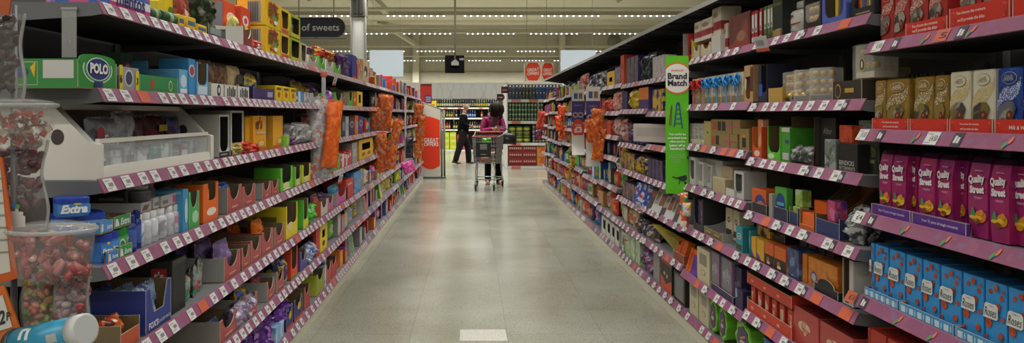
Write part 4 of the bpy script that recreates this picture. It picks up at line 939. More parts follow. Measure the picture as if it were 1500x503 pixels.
for i, (a, b_) in enumerate(((1276, 1334), (1335, 1416))):
    o = it('R', 2, a, b_, 0, b_tray, 'violet tray with white slogan at the foot of the purple cartons, ' + ('farther', 'nearer')[i] + ' one', 'tray', d=.015, sb=.008, h=.038, c='4f2478', side='4f2478', inner='7a7580', cut='flat', dip=1, fh=1, sag=0, bay=0)
    letter(o, 'f', dims(o), 'Over 75 years of magic moments', .04, .55, .66, mat('c8b8d0'), bold=.01, e=.002)
# fourth shelf: blue cartons with orange roses
RBLUE = '2f86c4'
def rosebox(x0, x1, lab, i):
    dots = [(-.34, .60, .12), (.30, .80, .09), (-.22, .86, .08), (.36, .50, .08), (-.30, .40, .15), (.14, .66, .12), (.28, .26, .11), (-.4, .2, .07), (.05, .12, .07), (.42, .9, .06), (.1, .93, .1)]
    its = [('e', 'f', u, v, r, r*.48, printed(['a8401f', '8a2f18', 'b85a2c'], 60, .4, .55), 'rose_print') for u, v, r in dots]
    its += [('g', 'f', [(-.5, .47), (.12, .47), (.2, .50), (.2, .66), (.12, .69), (-.36, .69), (-.44, .66)], 'c9ccc8', 'white_label'), ('t', 'f', 'Roses', -.14, .565, .58, '2a2c30', dict(shear=.3, hf=.125)), ('t', 'f', 'Cadbury', -.1, .655, .26, '55505a', dict(shear=.2))]
    return it('R', 3, x0, x1, 0, b_carton, lab, 'chocolates', 'blue rose cartons', d=.10, sb=.03, h=.187, c=RBLUE, lid='22608e', items=its, nm='chocolate_box', bay=0)
RXs = [(1262, 1280.5), (1282, 1301), (1303, 1325.5), (1327.5, 1350), (1352, 1376), (1378, 1408), (1410.5, 1441), (1443, 1475), (1477, 1514), (1516, 1560)]
for i, (a, b_) in enumerate(RXs):
    rosebox(a, b_, f'blue chocolate carton with orange roses and white label, {ORD[i]} from the far end', i)
for i, (a, b_) in enumerate(((1254, 1315), (1317, 1397), (1399, 1500), (1502, 1560))):
    o = it('R', 3, a, b_, 0, b_tray, f'blue tray edged with small white squares under the rose cartons, {ORD[i]} from the far end', 'tray', 'blue rose carton trays', d=.16, sb=.006, h=.034, c='3383b4', side='3383b4', inner='2a5a7a', cut='flat', dip=1, fh=1, sag=0, bay=0)
    w, d, h = dims(o)
    for q in range(6):
        art(o, (w, d, h), [('p', 'f', -.46+.16*q, -.38+.16*q, .22, .78, 'b4c4cc', 'square_print'), ('e', 'f', -.34+.16*q, .5, .012, .3, '8fb4c8', 'dot_print')])
# fifth shelf: red pouches
for i, (a, b_) in enumerate(((1254, 1274), (1275, 1298), (1300, 1326), (1328, 1360))):
    o = it('R', 4, a, b_, 0, b_carton, f'red chocolate pouch carton below the blue rose cartons, {ORD[i]} from the far end', 'chocolates', 'red pouch cartons', d=.12, sb=.02, h=.2, c='a02a1c', bay=0, items=[('e', 'f', -.1, .45, .3, .1, 'b8a488'), ('p', 'f', -.4, .2, 0, .3, 'c8b070')])

# ---- bay next to it, top shelf
it('R', 0, 1247, 1283, -14, b_case, 'black case of rainbow coloured chocolate sticks at the end of the top shelf', 'case', d=.2, c='1a1a1c', inner='1a1a1c', win=(-.42, .42, .36, 1.0), notop=True, items=[('p', 'f', -.3, .3, .12, .18, '8a7a5a')])
STK = ['b8442a', 'c87a2a', '3a6a9a', '8a3a6a', '4a8a5a', 'c8a83a', '5a3a7a', '2a8aa0', 'b03a3a', 'c0623a']
SKN = ['red', 'orange', 'blue', 'plum', 'green', 'yellow', 'violet', 'teal', 'crimson', 'rust']
o = D.objects[[q.name for q in D.objects if q.get('label', '').startswith('black case of rainbow')][0]]
for i, c in enumerate(STK): on(o, b_carton, SKN[i] + ' chocolate stick standing in the black rainbow case', 'chocolates', -.41*dims(o)[0]+.091*i*dims(o)[0], .02, .01, .0075, .03, dims(o)[2]*.72, 'rainbow chocolate sticks', c=c, nm='chocolate_stick', ch=.0008)
o = it('R', 0, 1204, 1240, -16, b_case, 'periwinkle blue open case of bright packets on the top shelf', 'case', d=.18, c='4a58a0', inner='5a4a3a', win=(-.38, .38, .2, 1.0), notop=True)
for i in range(3): on(o, b_carton, ('yellow', 'dark blue', 'teal')[i] + ' packet inside the periwinkle blue case', 'chocolates', (-.2+.2*i)*dims(o)[0], .03, .01, .022, .05, .13, c=('c0a03a', '2a3a7a', '3a8a9a')[i], nm='packet')
o = it('R', 0, 1177, 1203, -12, b_case, 'dark brown open case holding a gold wrapped box on the top shelf', 'case', d=.18, c='2f2620', inner='3a2e24', win=(-.42, .42, .2, 1.0), notop=True)
on(o, b_clearbox, 'clear wrapped gold chocolate box in the dark brown case', 'chocolates', 0, .0, .01, dims(o)[0]*.8, .06, .10, c='7a6a3a', item='b08a3a')
it('R', 0, 1146, 1176, 6, b_bottle, 'white and brown lidded cocoa tub on the top right shelf', 'tub', d=.1, c='b8b4ac', cap='b0aca4', lab=['b8b4ac', '6a3a20', 'b8b4ac'], sb=.05, nm='cocoa_tub', h=.16, items=[('p', 'f', -.4, .4, .32, .36, '7a4a2a')])
it('R', 0, 1132, 1146, -4, b_carton, 'black and green chocolate carton with gold script on the top shelf', 'carton', d=.14, c='18241c', items=[('t', 'f', 'Elizabeth', 0, .8, .8, '8a7a4a', dict(shear=.3)), ('p', 'f', -.5, .5, 0, .2, '8a6a3a')], h=.2)
for i, (a, b_, c) in enumerate(((1101, 1105, 'b8b4b0'), (1105.5, 1109.5, 'b0aca8'), (1110, 1116, 'b4b0ac'), (1119, 1123, 'b0b0a4'), (1124, 1128, 'b4b4aa'), (1128.5, 1132, 'a8a89c'))):
    g = i < 3
    it('R', 0, a, b_, 0, b_carton, ('red' if g else 'green') + ' and white slim chocolate pack in a bundle, ' + ORD[i % 3] + ' from the far end', 'chocolates', ('red' if g else 'green') + ' slim packs', d=.1, c='94262a' if g else '4a5a34', h=.17, sb=.02, items=[('p', 'f', -.42, .42, .36, .9, c), ('p', 'f', -.2, .2, .4, .5, '3a3a34'), ('p', 'f', -.4, .4, .08, .22, c if g else '3a4a2a')])
o = it('R', 0, 1135, 1143, 30, b_carton, 'low tan card tray edge below the black and green carton', 'tray', d=.1, c='8a6a42', h=.04, sb=.0)
o = it('R', 0, 1068, 1099, 2, b_carton, 'maroon wedge shaped chocolate display leaning on the top shelf', 'display', d=.16, c=['5a1c1c', '6a2624', '4a1616'], h=.18, items=[('g', 'f', [(-.4, .1), (.4, .1), (.4, .8)], '7a3a30'), ('e', 'f', .1, .35, .2, .16, '8a5a4a'), ('p', 'f', -.5, .5, 0, .12, '8a3028')])
CR = 'c2b7a2'
def creambox(a, b_, h, lab, dz=0, sb=.02, red=(.2, .5)):
    return it('R', 0, a, b_, 0, b_carton, lab, 'box', 'cream and red gift boxes', d=.12, c=CR, h=h, dz=dz, sb=sb, items=[('p', 'f', -.5, .5, red[0], red[1], '94303a'), ('p', 'f', .05, .4, red[0]+.03, red[1]-.03, '7a1c24'), ('p', 'n', -.5, .5, red[0], red[1], '8a2a34', 'printed_panel'), ('e', 'f', -.1, .75, .3, .1, '8a7a6a')])
for i, (a, b_) in enumerate(((1013.5, 1024), (1027, 1041))):
    it('R', 0, a, b_, 0, b_tray, 'cream scalloped display tray under the gift boxes, ' + ('farther', 'nearer')[i] + ' one', 'tray', d=.14, c='b8a88e', h=.105, side='b8a88e', dip=.45, inner='8a6a50')
    creambox(a-.5, b_+2, .125, 'cream and red gift box, ' + ('shorter farther', 'shorter nearer')[i] + ' one on the scalloped trays', dz=.107)
creambox(1043, 1056, .20, 'cream and red gift box standing tall at the back of the top shelf', dz=.11, sb=.03)
it('R', 0, 1042, 1055, 0, b_carton, 'plain white box below the tall cream gift box', 'box', d=.12, h=.107, c='b8b4ae', sb=.02)
creambox(1057, 1066, .17, 'cream and red gift box nearest the maroon wedge display', dz=0, sb=.05)
it('R', 0, 976, 987, 58, b_carton, 'grey carton standing above the green fin sign', 'carton', d=.14, c='8d8784', h=.19, bay=2, items=[('p', 'f', .2, .5, 0, 1, 'a83024')])
it('R', 0, 989, 999, 56, b_carton, 'orange red carton right of the grey carton on the top shelf', 'carton', d=.14, c='b03020', h=.18, bay=2)
it('R', 0, 998, 1006, 62, b_bag, 'black and pink sweet bag behind the green fin sign top', 'sweets', d=.08, c=['1c1a1c', '2a2628', 'c03a7a'], h=.15, bay=2)
it('R', 0, 1006, 1012, 62, b_carton, 'yellow tag card box beside the cream gift boxes', 'box', d=.08, c='c0a02a', h=.12, bay=2, sb=.01)

# second shelf
for i, (a, b_, c, cn) in enumerate(((1014, 1021, 'b02a24', 'red'), (1022, 1029, 'b02a24', 'red'), (1032, 1043, '2f86c4', 'sky blue'), (1044, 1056, '2f86c4', 'sky blue'), (1057.5, 1071, '2f86c4', 'sky blue'), (1072.5, 1089, '2f86c4', 'sky blue'))):
    it('R', 1, a, b_, 0, b_ribbonbox, f'clear chocolate box tied with a {cn} bow, ' + (('farther', 'nearer')[i] if i < 2 else ORD[i-2] + ' of four from the far end'), 'gift box', cn + ' bow boxes', d=.10, h=.165, sb=.016, bow=c, c=['b09c78', '6a4f32', 'c0b090'])
it('R', 1, 1090, 1109, 96, b_case, 'tan and cream card case with a hanging maroon tag', 'case', d=.14, c='a88658', inner='a88658', win=(-.34, .2, .1, .7), h=.19, items=[('p', 'f', .2, .5, .3, .95, '5a2a2a'), ('g', 'f', [(-.45, .4), (-.25, .35), (-.2, .62), (-.4, .66)], 'b8ac90')])
o = it('R', 1, 1111, 1124, 95, b_case, 'navy open case with a small picture panel', 'case', d=.16, c='1c2038', inner='2a2a3a', win=(-.2, .42, .3, 1.0), notop=True, h=.19, items=[('p', 'f', -.45, -.05, .2, .5, '2a4a9a')])
o = it('R', 1, 1125.5, 1146, 0, b_tray, 'gold scalloped paper tray of wrapped chocolates', 'tray', d=.22, c='a8853c', side='a8853c', inner='6a5020', h=.075, cut='flat', dip=.95, fh=1, sag=0)
FERR = '7a5a22'
for i, (a, b_, tp, nm) in enumerate(((1146, 1170, 0, 'first'), (1171, 1192, 0, 'second'), (1193, 1212, 0, 'third'))):
    it('R', 1, a, b_, 0, b_clearbox, f'clear box of gold foil chocolates leaning on the second shelf, {nm} from the far end', 'chocolates', 'clear gold boxes', d=.07, sb=.03, h=.14, rx=-.0, ry=.5 if i else 0, c='2a2018', item='a8842e', dz=.0)
def goldball(w, d, h, nm='foil_chocolate', **k):
    o = thing(nm)
    mb = MB().lathe([(.006, 0), (w*.42, h*.12), (w*.5, h*.45), (w*.42, h*.8), (w*.12, h)], 12, (0, w/2))
    mb.build('gold_foil', mat('a8862f', .28, .6), o)
    MB().lathe([(w*.40, 0), (w*.54, h*.28)], 12, (0, w/2)).build('paper_cup', mat('3a2416'), o)
    return o
for j in range(2):
    for i in range(5):
        it('R', 1, 1127+i*10, 1135+i*10, 0, goldball, f'gold foil chocolate {("at the front of", "behind")[j]} the scalloped gold tray, {ORD[i]} from the far end', 'chocolates', 'gold foil chocolates', d=.03, h=.036, dz=.012 if j == 0 else .085, sb=.02+.06*j)
it('R', 1, 1126, 1148, 0, b_clearbox, 'flat clear tub of gold chocolates behind the scalloped tray', 'chocolates', d=.07, sb=.10, dz=.0, h=.13, c='2a2018', item='a8842e')
o = it('R', 1, 1219, 1263, 0, b_tray, 'dark brown lettered chocolate tray with gold roundel', 'tray', d=.2, c='2f2620', side='3a3028', inner='2a2018', h=.075, cut='flat', dip=1, fh=1, sag=0, items=[('e', 'f', -.3, .5, .1, .36, 'a8862f'), ('e', 'f', -.3, .5, .085, .3, '2f2620'), ('p', 'f', -.05, .25, .4, .62, 'a8862f', 'gold_print')])
it('R', 1, 1248, 1262, 0, b_clearbox, 'tall clear sleeve of wrapped chocolates behind the dark brown tray', 'chocolates', d=.07, sb=.10, h=.22, c='8a8474', item='8a7a4a')
o = it('R', 1, 1252, 1280, 0, b_clearbox, 'large clear wrapped box of gold chocolates with oval logo', 'chocolates', d=.09, sb=.03, dz=.078, h=.125, c='b0a68a', item='9a7a30', bay=1)
art(o, dims(o), [('e', 'f', -.1, .42, .16, .2, 'b8a468'), ('e', 'f', -.1, .42, .13, .17, '4a4034'), ('e', 'f', -.1, .42, .05, .10, 'c0b49a')])
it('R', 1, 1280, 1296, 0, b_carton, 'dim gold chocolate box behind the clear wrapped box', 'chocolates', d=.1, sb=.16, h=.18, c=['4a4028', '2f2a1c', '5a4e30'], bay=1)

# third shelf
for i in range(4): it('R', 2, 1009+i*6, 1014+i*6, 0, b_clearbox, f'see-through slim chocolate box, {ORD[i]} of four beside the green fin sign', 'chocolates', 'slim clear boxes', d=.1, h=.13, sb=.02, c='b8ac8a', item='6a5a40')
it('R', 2, 1031, 1041, 0, b_carton, 'beige carton with a small round crest beside the kraft boxes', 'carton', d=.1, h=.145, c='9c8c5c', items=[('e', 'f', .1, .55, .28, .12, 'b8a030'), ('e', 'f', .1, .55, .18, .07, '3a5a5a')])
KR = '85703f'
for z, (a, b_) in enumerate(((1039.5, 1080), (1042, 1084))):
    it('R', 2, a, b_, 0, b_carton, 'kraft gift box with dark windows and pink string, ' + ('lower', 'upper')[z] + ' of the pair', 'gift box', 'stacked kraft boxes', d=.12, h=.078, dz=z*.0792, c=KR, sb=.02, items=[('p', 'f', -.46, -.28, .25, .8, 'a04a2a'), ('p', 'f', -.25, -.14, .2, .85, '2a2230'), ('p', 'f', -.10, .02, .2, .85, '2a2230') if z else ('p', 'f', -.13, -.1, .2, .3, KR), ('p', 'f', .05, .48, .5, .56, 'b04a78', 'string_print'), ('p', 'f', .22, .25, 0, 1, 'b04a78', 'string_print')])
it('R', 2, 1083, 1097, 0, b_carton, 'small kraft box with a dark picture panel beside the stacked pair', 'gift box', d=.1, h=.11, c=KR, sb=.02, items=[('p', 'f', -.2, .2, .15, .6, '20202a'), ('p', 'f', -.2, .2, .6, .75, 'b07a3a')])
def roundtin(w, d, h, nm='round_tin', **k):
    o = thing(nm); r = w/2
    MB().lathe([(r*.98, 0), (r, .004), (r, h*.6)], 24, (0, r)).build('tin_body', M_(k['c']), o)
    MB().lathe([(r*1.02, h*.6), (r*1.02, h*.97), (r*.96, h)], 24, (0, r)).build('lid', M_(k['c']), o)
    MB().lathe([(r*1.025, h*.42), (r*1.025, h*.48)], 24, (0, r)).build('ribbon_band', mat('7a8a9a'), o)
    return o
it('R', 2, 1096, 1120, 0, roundtin, 'round kraft coloured tin behind the small kraft box', 'tin', d=.1, h=.17, sb=.16, c='8c7848')
o = it('R', 2, 1101, 1116, 0, b_case, 'orange open case with a pale card insert leaning out', 'case', d=.16, c='c0451c', inner='c86a2a', win=(-.42, .42, .32, 1.0), notop=True, h=.155, bay=1, items=[('e', 'f', 0, .16, .3, .1, 'c8b8a8')])
on(o, b_carton, 'pale orange chocolate pack standing in the orange case', 'chocolates', -.01, .02, .02, .06, .03, .17, c=['c87a4a', 'd0a080'], nm='chocolate_pack')
o = it('R', 2, 1124, 1143, 0, b_case, 'bright green open case with brown inside beside the orange case', 'case', d=.16, c='55a82c', inner='5a4a30', win=(-.45, .45, .25, 1.0), notop=True, h=.16, items=[('e', 'f', -.2, .13, .26, .08, 'b8c8a8')])
it('R', 2, 1144, 1157, 0, b_carton, 'bright green chocolate carton with a white top and barcode', 'carton', d=.14, h=.155, c='3f8a2a', lid='b8b8b0', sb=.02, items=[('p', 'f', -.5, .5, .88, 1, 'b4b4ac'), ('p', 'f', -.3, .4, .08, .28, 'a8a8a4', 'barcode_panel'), ('p', 'f', 0, .4, .55, .65, '3a3a6a')])
o = it('R', 2, 1159, 1193, 0, b_case, 'tall brown card case with clear bags at its foot', 'case', d=.16, c='40342a', inner='4a3a28', win=(-.5, .5, .02, 1.0), notop=True, h=.205, sb=.03)
for i in range(3): on(o, b_bag, 'grey clear chocolate bag at the foot of the tall brown case, ' + ('far', 'middle', 'near')[i], 'chocolates', (-.3+.3*i)*dims(o)[0], -.005, .005, .055, .05, .075, 'clear grey bags', c=['4a4a48', '8a8a86', '2f2f2e'], crumple=.9)
o = it('R', 2, 1196, 1224, 0, b_carton, 'black mint chocolate case with fine script', 'carton', d=.16, h=.20, c='161616', sb=.05, items=[('t', 'f', 'After', .1, .74, .5, '7a7a74', dict(shear=.3)), ('p', 'f', -.48, -.4, .75, .97, 'b0b0aa')])
for z in range(2): it('R', 2, 1207.5, 1224, 0, b_carton, 'silver green mint packet stacked before the black case, ' + ('lower', 'upper')[z], 'chocolates', 'silver green packets', d=.05, h=.058, dz=z*.0585, c=['6a726c', '8a918a', '4a524c'], sb=.012, nm='mint_packet')
it('R', 2, 1229, 1248, 0, b_carton, 'orange red chocolate pack above the black bitter mint box', 'chocolates', d=.05, h=.065, dz=.108, c=['b03a1c', 'b84a24', '9a2a18'], sb=.03)
o = it('R', 2, 1226, 1256, 0, b_carton, 'black bitter mint box with white capitals', 'box', d=.12, h=.107, c='131314', sb=.012)
letter(o, 'f', dims(o), 'BENDICKS', .0, .32, .74, mat('a8a49c'), bold=.01)
letter(o, 'f', dims(o), 'BITTERMINTS', .02, .13, .78, mat('a8a49c'))
it('R', 2, 1258, 1288, 0, b_carton, 'dark olive and gold chocolate box at the end of the third shelf', 'box', d=.10, h=.13, c=['2a2c20', '32342a', '20221a'], sb=.06, bay=1, items=[('p', 'f', -.42, .42, .08, .92, '262a1e'), ('e', 'f', 0, .6, .36, .18, '4a4a2c'), ('p', 'f', -.3, .3, .3, .4, '7a7248')])
it('R', 2, 1257, 1280, 0, b_clearbox, 'clear plastic chocolate tray above the dark olive box', 'chocolates', d=.08, h=.06, dz=.135, c='5a5a54', item='3a3a34', sb=.06, bay=1)

# fourth shelf
for i, (a, b_, h_, w_) in enumerate(((1009, 1019, .17, 'tall white'), (1020, 1031, .15, 'ribbed white'), (1033, 1043, .14, 'white and cream'))):
    it('R', 3, a, b_, 0, b_case, f'{w_} gift box standing beside the green fin sign on the fourth shelf', 'gift box', 'pale gift boxes', d=.14, h=h_, c='b4b2ac', inner='a8a69e', win=(-.3, .3, .2, .9), sb=.02+.02*i)
it('R', 3, 1034, 1058, 0, b_carton, 'white patterned gift box with thin lines on the fourth shelf', 'gift box', d=.14, h=.17, c='b6b3aa', sb=.08, items=[('g', 'f', [(-.4, .1), (-.37, .1), (.1, .9), (.07, .9)], '5a8a8a'), ('g', 'f', [(.3, .1), (.33, .1), (.0, .9), (-.03, .9)], '6a6a64')])
it('R', 3, 1044, 1062, 0, b_carton, 'small beige carton before the white patterned box', 'carton', d=.1, h=.085, c='a89a78', sb=.014, lid='b0a68c')
it('R', 3, 1056, 1073, 0, b_carton, 'beige biscuit box with a line drawing stacked behind', 'box', d=.1, h=.15, c='a8937a', sb=.06, items=[('p', 'f', -.15, .15, .45, .6, '7a6a5a')])
it('R', 3, 1063, 1076, 0, b_tray, 'low white card tray in front of the beige boxes', 'tray', d=.12, h=.05, c='b4b2ac', sb=.004, cut='flat', dip=.9)
it('R', 3, 1075, 1090, 0, b_case, 'white open gift case with grey window near the shelf end', 'gift box', d=.12, h=.145, c='b2b0aa', inner='7d7c7a', win=(-.36, .3, .2, .9), sb=.02)
o = it('R', 3, 1090, 1104, 0, b_carton, 'large tan card sheet box leaning at the back of the fourth shelf', 'box', d=.2, h=.22, c='8a7a5a', sb=.18, bay=2)
it('R', 3, 1101, 1122, 0, b_carton, 'orange chocolate orange carton with a blue swirl', 'carton', d=.1, h=.115, c='c0561c', sb=.02, bay=1, items=[('e', 'f', .1, .45, .38, .34, '2a3a7a'), ('e', 'f', .15, .35, .25, .2, 'b8602a'), ('p', 'f', -.5, .5, 0, .1, '2a3050')])
it('R', 3, 1101, 1123, 0, b_tray, 'dark card tray under the orange and blue carton', 'tray', d=.12, h=.05, c='26262a', inner='26262a', sb=.006, cut='flat', dip=1, fh=1, bay=1)
it('R', 3, 1126, 1131, 0, b_carton, 'grey slim carton beside the orange and blue carton', 'carton', d=.1, h=.11, c='8a8a84')
it('R', 3, 1135, 1152, 0, b_carton, 'green chocolate pack with a blue round print, tilted', 'carton', d=.03, h=.145, c='4f9a3a', sb=.03, items=[('e', 'f', 0, .52, .42, .32, '23407a'), ('p', 'f', -.3, .3, .45, .55, '5a9ab8'), ('p', 'f', -.5, .5, 0, .2, '1c2a4a')])
o = it('R', 3, 1132, 1154, 0, b_tray, 'navy card tray holding the green chocolate pack', 'tray', d=.14, h=.06, c='20243a', inner='20243a', sb=.006, cut='flat', dip=1, fh=1)
o = it('R', 3, 1156, 1169, 0, b_tray, 'tall navy sloped tray of lime packs', 'tray', d=.26, h=.20, c='23304f', side='23304f', cut='flat', dip=.3, fh=.4, sag=1.2)
for z in range(2): on(o, b_carton, 'lime and white chocolate pack in the tall navy tray, ' + ('lower', 'upper')[z], 'chocolates', 0, .012+.01*z, .01+.072*z, dims(o)[0]*.8, .04, .07, c=['8aa84a', 'a8b890', '6a8a3a'], nm='chocolate_pack')
o = it('R', 3, 1171, 1192, 0, b_tray, 'tall orange sloped tray of orange chocolate boxes', 'tray', d=.26, h=.21, c='b8521c', side='b8521c', inner='8a5a2c', cut='flat', dip=.1, fh=.42, sag=1.2)
for z in range(2): on(o, b_carton, 'bright orange chocolate box in the orange sloped tray, ' + ('lower front', 'upper back')[z], 'chocolates', 0, .008+.05*z, .006+.05*z, dims(o)[0]*.86, .06, .062, c='d05c1c', nm='chocolate_box')
o = it('R', 3, 1194.5, 1230, 0, b_tray, 'tall navy sloped tray with a pink box inside', 'tray', d=.26, h=.225, c='23305c', side='20284c', inner='6a5336', cut='flat', dip=.32, fh=.42, sag=1.2)
on(o, b_carton, 'pink and violet chocolate box in the tall navy tray', 'chocolates', -.01, .02, .06, .06, .05, .08, c=['b8456a', '5a3a8a', 'c8688a'], nm='chocolate_box')
for i in range(3): it('R', 3, 1236+i*8, 1252+i*9, 0, b_bag, 'silver foil chocolate bag near the end of the fourth shelf, ' + ('far', 'middle', 'near')[i], 'chocolates', 'silver foil bags', d=.07, h=.12+.02*(i % 2), sb=.02+.03*i, c=['6a6a6a', 'b8b8b8', '3a3a3c', '8f8f90'], crumple=1.1, r=.15, bay=1)

# fifth shelf
it('R', 4, 1003, 1014, 0, b_carton, 'grey card panel box beside the hanging packets', 'carton', d=.16, h=.2, c='7d7b78', sb=.03)
it('R', 4, 1016, 1030, 0, b_case, 'black framed case with a mauve picture chocolate box', 'case', d=.2, h=.2, c='2a282c', inner='20202a', win=(-.4, .4, .2, 1.0), notop=True)
it('R', 4, 1017, 1028, 0, b_carton, 'mauve and silver picture box inside the black framed case', 'chocolates', d=.05, h=.17, dz=.012, sb=.04, c=['6a5a74', '9a90a4', '4a3f56'])
o = it('R', 4, 1031, 1059, 0, b_tray, 'grey sloping card tray with a bronze script front', 'tray', d=.26, h=.19, c='6a5830', side='8f8d89', inner='8f8d89', cut='flat', dip=.22, fh=.25, sag=.3)
art(o, dims(o), [('g', 'f', [(u, .1), (u+.05, .1), (u+.12, .16), (u+.07, .16)], 'a89a70', 'script_print') for u in (-.4, -.3, -.22, .05, .15, .24)])
GU = lambda bg: [('e', 'f', 0, .62, .3, .13, 'c0b8a0' if bg != '2a8088' else 'c0c8c4'), ('e', 'f', 0, .62, .22, .10, '2a2420' if bg != '2a8088' else '1c5a64'), ('e', 'f', .02, .62, .1, .045, 'c0b8a0'), ('p', 'f', -.4, .4, .1, .3, '3a3230', 'picture_print')]
for i, (a, b_, c, n) in enumerate(((1063, 1073, 'b8ac90', 'cream'), (1074, 1083, 'b8ac90', 'cream'), (1078, 1087.5, '2a8088', 'teal'), (1089, 1099, '2a8088', 'teal'))):
    it('R', 4, a, b_, 0, b_carton, n + ' pudding chocolate box with a big letter ring, ' + ('farther', 'nearer')[i % 2] + ' of two', 'chocolates', n + ' ring boxes', d=.08, h=.165 if i < 2 else .13, sb=.07 if i < 2 else .012, c=c, items=GU(c), dz=.0 if i > 1 else .02, nm='chocolate_box', bay=1 if i == 3 else None)
for i, (a, b_, c) in enumerate(((1100.5, 1107, 'c09020'), (1108, 1119, 'b88c1c'))):
    it('R', 4, a, b_, 0, b_carton, 'amber yellow chocolate box with a violet corner, ' + ('farther', 'nearer')[i], 'chocolates', 'amber boxes', d=.08, h=.105, sb=.014, c=c, bay=1, items=[('g', 'f', [(-.5, 0), (.2, 0), (-.1, .25), (-.5, .4)], '5a3a7a'), ('p', 'f', -.5, .5, 0, .08, '2a2228')], nm='chocolate_box')
it('R', 4, 1103, 1128, 0, b_carton, 'golden orange chocolate box topping the amber pair', 'chocolates', d=.1, h=.05, dz=.112, sb=.05, c=['c08a1c', '2a2020'], bay=1)
it('R', 4, 1112, 1150, 0, b_tray, 'black scalloped tray above the orange chocolate boxes', 'tray', d=.12, h=.05, dz=.115, sb=.06, c='1c1a1c', inner='1c1a1c', bay=1)
for i, (a, b_) in enumerate(((1120, 1133), (1134, 1151))):
    it('R', 4, a, b_, 0, b_carton, 'orange topped chocolate box with dark picture foot, ' + ('farther', 'nearer')[i], 'chocolates', 'orange topped boxes', d=.1, h=.108, sb=.014, c='b8551c', items=[('p', 'f', -.5, .5, 0, .5, '1f1a18'), ('e', 'f', -.1, .26, .15, .14, '8a5a2a'), ('p', 'f', -.2, .1, .1, .2, 'c0b49a')], nm='chocolate_box')
it('R', 4, 1152.5, 1170, 0, b_carton, 'navy picture chocolate box with silver streaks', 'chocolates', d=.12, h=.125, sb=.014, c=['26345c', '5a6a8a', '1c2848', '3a4a72'], nm='chocolate_box', items=[('p', 'f', -.1, .1, .1, .14, '8a8a90')])
for i in range(4): it('R', 4, 1171+i*13, 1182+i*13, 0, b_carton, 'dark grey upright chocolate pack behind the wavy orange box, ' + ORD[i] + ' from the far end', 'chocolates', 'dark upright packs', d=.06, h=.16, sb=.10, c=['2f2d2c', '3c3a38'], nm='chocolate_pack')
for i, (a, b_) in enumerate(((1173, 1182), (1184, 1227))):
    o = it('R', 4, a, b_, 0, b_carton, ('narrow' if i == 0 else 'wide') + ' orange chocolate box with a dark wavy tray edge', 'chocolates', d=.1, h=.118, sb=.03, c=['b86a1c', 'b05c18', 'c07a2a'], nm='chocolate_box', items=[('e', 'f', -.3, .35, .12, .2, '4a4a7a'), ('e', 'f', -.3, .35, .08, .13, 'a89a90')])
o = it('R', 4, 1192, 1228, 0, b_tray, 'dark wavy fronted tray holding the wide orange box', 'tray', d=.12, h=.062, sb=.012, c='19181c', inner='19181c', dip=1.0, fh=.55)
o = it('R', 4, 1234, 1251, 0, b_case, 'brown and white open carton at the end of the fifth shelf', 'case', d=.16, h=.19, c='a8a49a', inner='4a3a28', win=(-.46, .1, .05, 1.0), notop=True, sb=.02, bay=1)

# sixth shelf
it('R', 5, 1021, 1039, 0, b_carton, 'cream chocolate box with grey photograph on the sixth shelf', 'chocolates', d=.12, h=.195, c='b3a988', sb=.014, nm='chocolate_box', items=[('p', 'f', -.3, .3, .52, .86, '7a7468', 'photo_print'), ('e', 'f', 0, .3, .2, .09, '8a8474'), ('e', 'f', 0, .3, .14, .06, 'b3a988')])
for i, (a, b_) in enumerate(((1041.5, 1054), (1056, 1073))):
    o = it('R', 5, a, b_, 0, b_carton, 'silver grey chocolate box with purple edge and white script, ' + ('farther', 'nearer')[i], 'chocolates', 'silver grey boxes', d=.12, h=.215, c='6f6a70', sb=.02, nm='chocolate_box', items=[('p', 'f', -.5, -.42, 0, 1, '5a2a6a'), ('p', 'f', .42, .5, 0, 1, '8a2a6a')])
    letter(o, 'f', dims(o), 'Milk', -.06, .62, .6, mat('b8b0b8'), shear=.3, ang=.35); letter(o, 'f', dims(o), 'Tray', .06, .50, .62, mat('b8b0b8'), shear=.3, ang=.35)
it('R', 5, 1041, 1074, 0, b_tray, 'dark purple tray at the foot of the silver grey boxes', 'tray', d=.14, h=.04, c='2a2248', inner='2a2248', sb=.006, cut='flat', dip=1, fh=1)
o = it('R', 5, 1075, 1086, 0, b_carton, 'dark purple chocolate box with silver script beside the red trays', 'chocolates', d=.12, h=.2, c='2a1c3c', sb=.03, nm='chocolate_box')
letter(o, 'f', dims(o), 'Tray', 0, .55, .7, mat('8a7a9a'), shear=.3, ang=.5)
it('R', 5, 1077, 1088, 0, b_carton, 'low dark purple carton with pale corner in front', 'carton', d=.05, h=.10, c='241c40', sb=.0, items=[('g', 'f', [(-.5, .5), (-.2, .6), (-.3, 1), (-.5, 1)], '8a86a0')])
for z in range(2):
    o = it('R', 5, 1091, 1160, 0, b_tray, 'long red card tray of chocolate packs, ' + ('lower', 'upper')[z] + ' tier', 'tray', 'long red trays', d=.22, h=.065 if z == 0 else .06, dz=z*.135, sb=.008, c='b03420', side='a82e1c', inner='5a4a24', cut='flat', dip=.85, fh=1, sag=0, bay=1)
    art(o, dims(o), [('p', 'f', -.4+.3*q, -.34+.3*q, .3, .5, 'c8806a') for q in range(3)])
    if z == 0:
        for i in range(6):
            on(o, b_carton, 'red chocolate pack in the lower long red tray, ' + ORD[i] + ' from the far end', 'chocolates', (-.42+.165*i)*dims(o)[0], .014, .006, .05, .1, .118, 'red packs in the long tray', c='a82c1c', nm='chocolate_pack', items=[('p', 'f', -.3, .3, .3, .8, ['b8a08a', 'a82c1c'])])
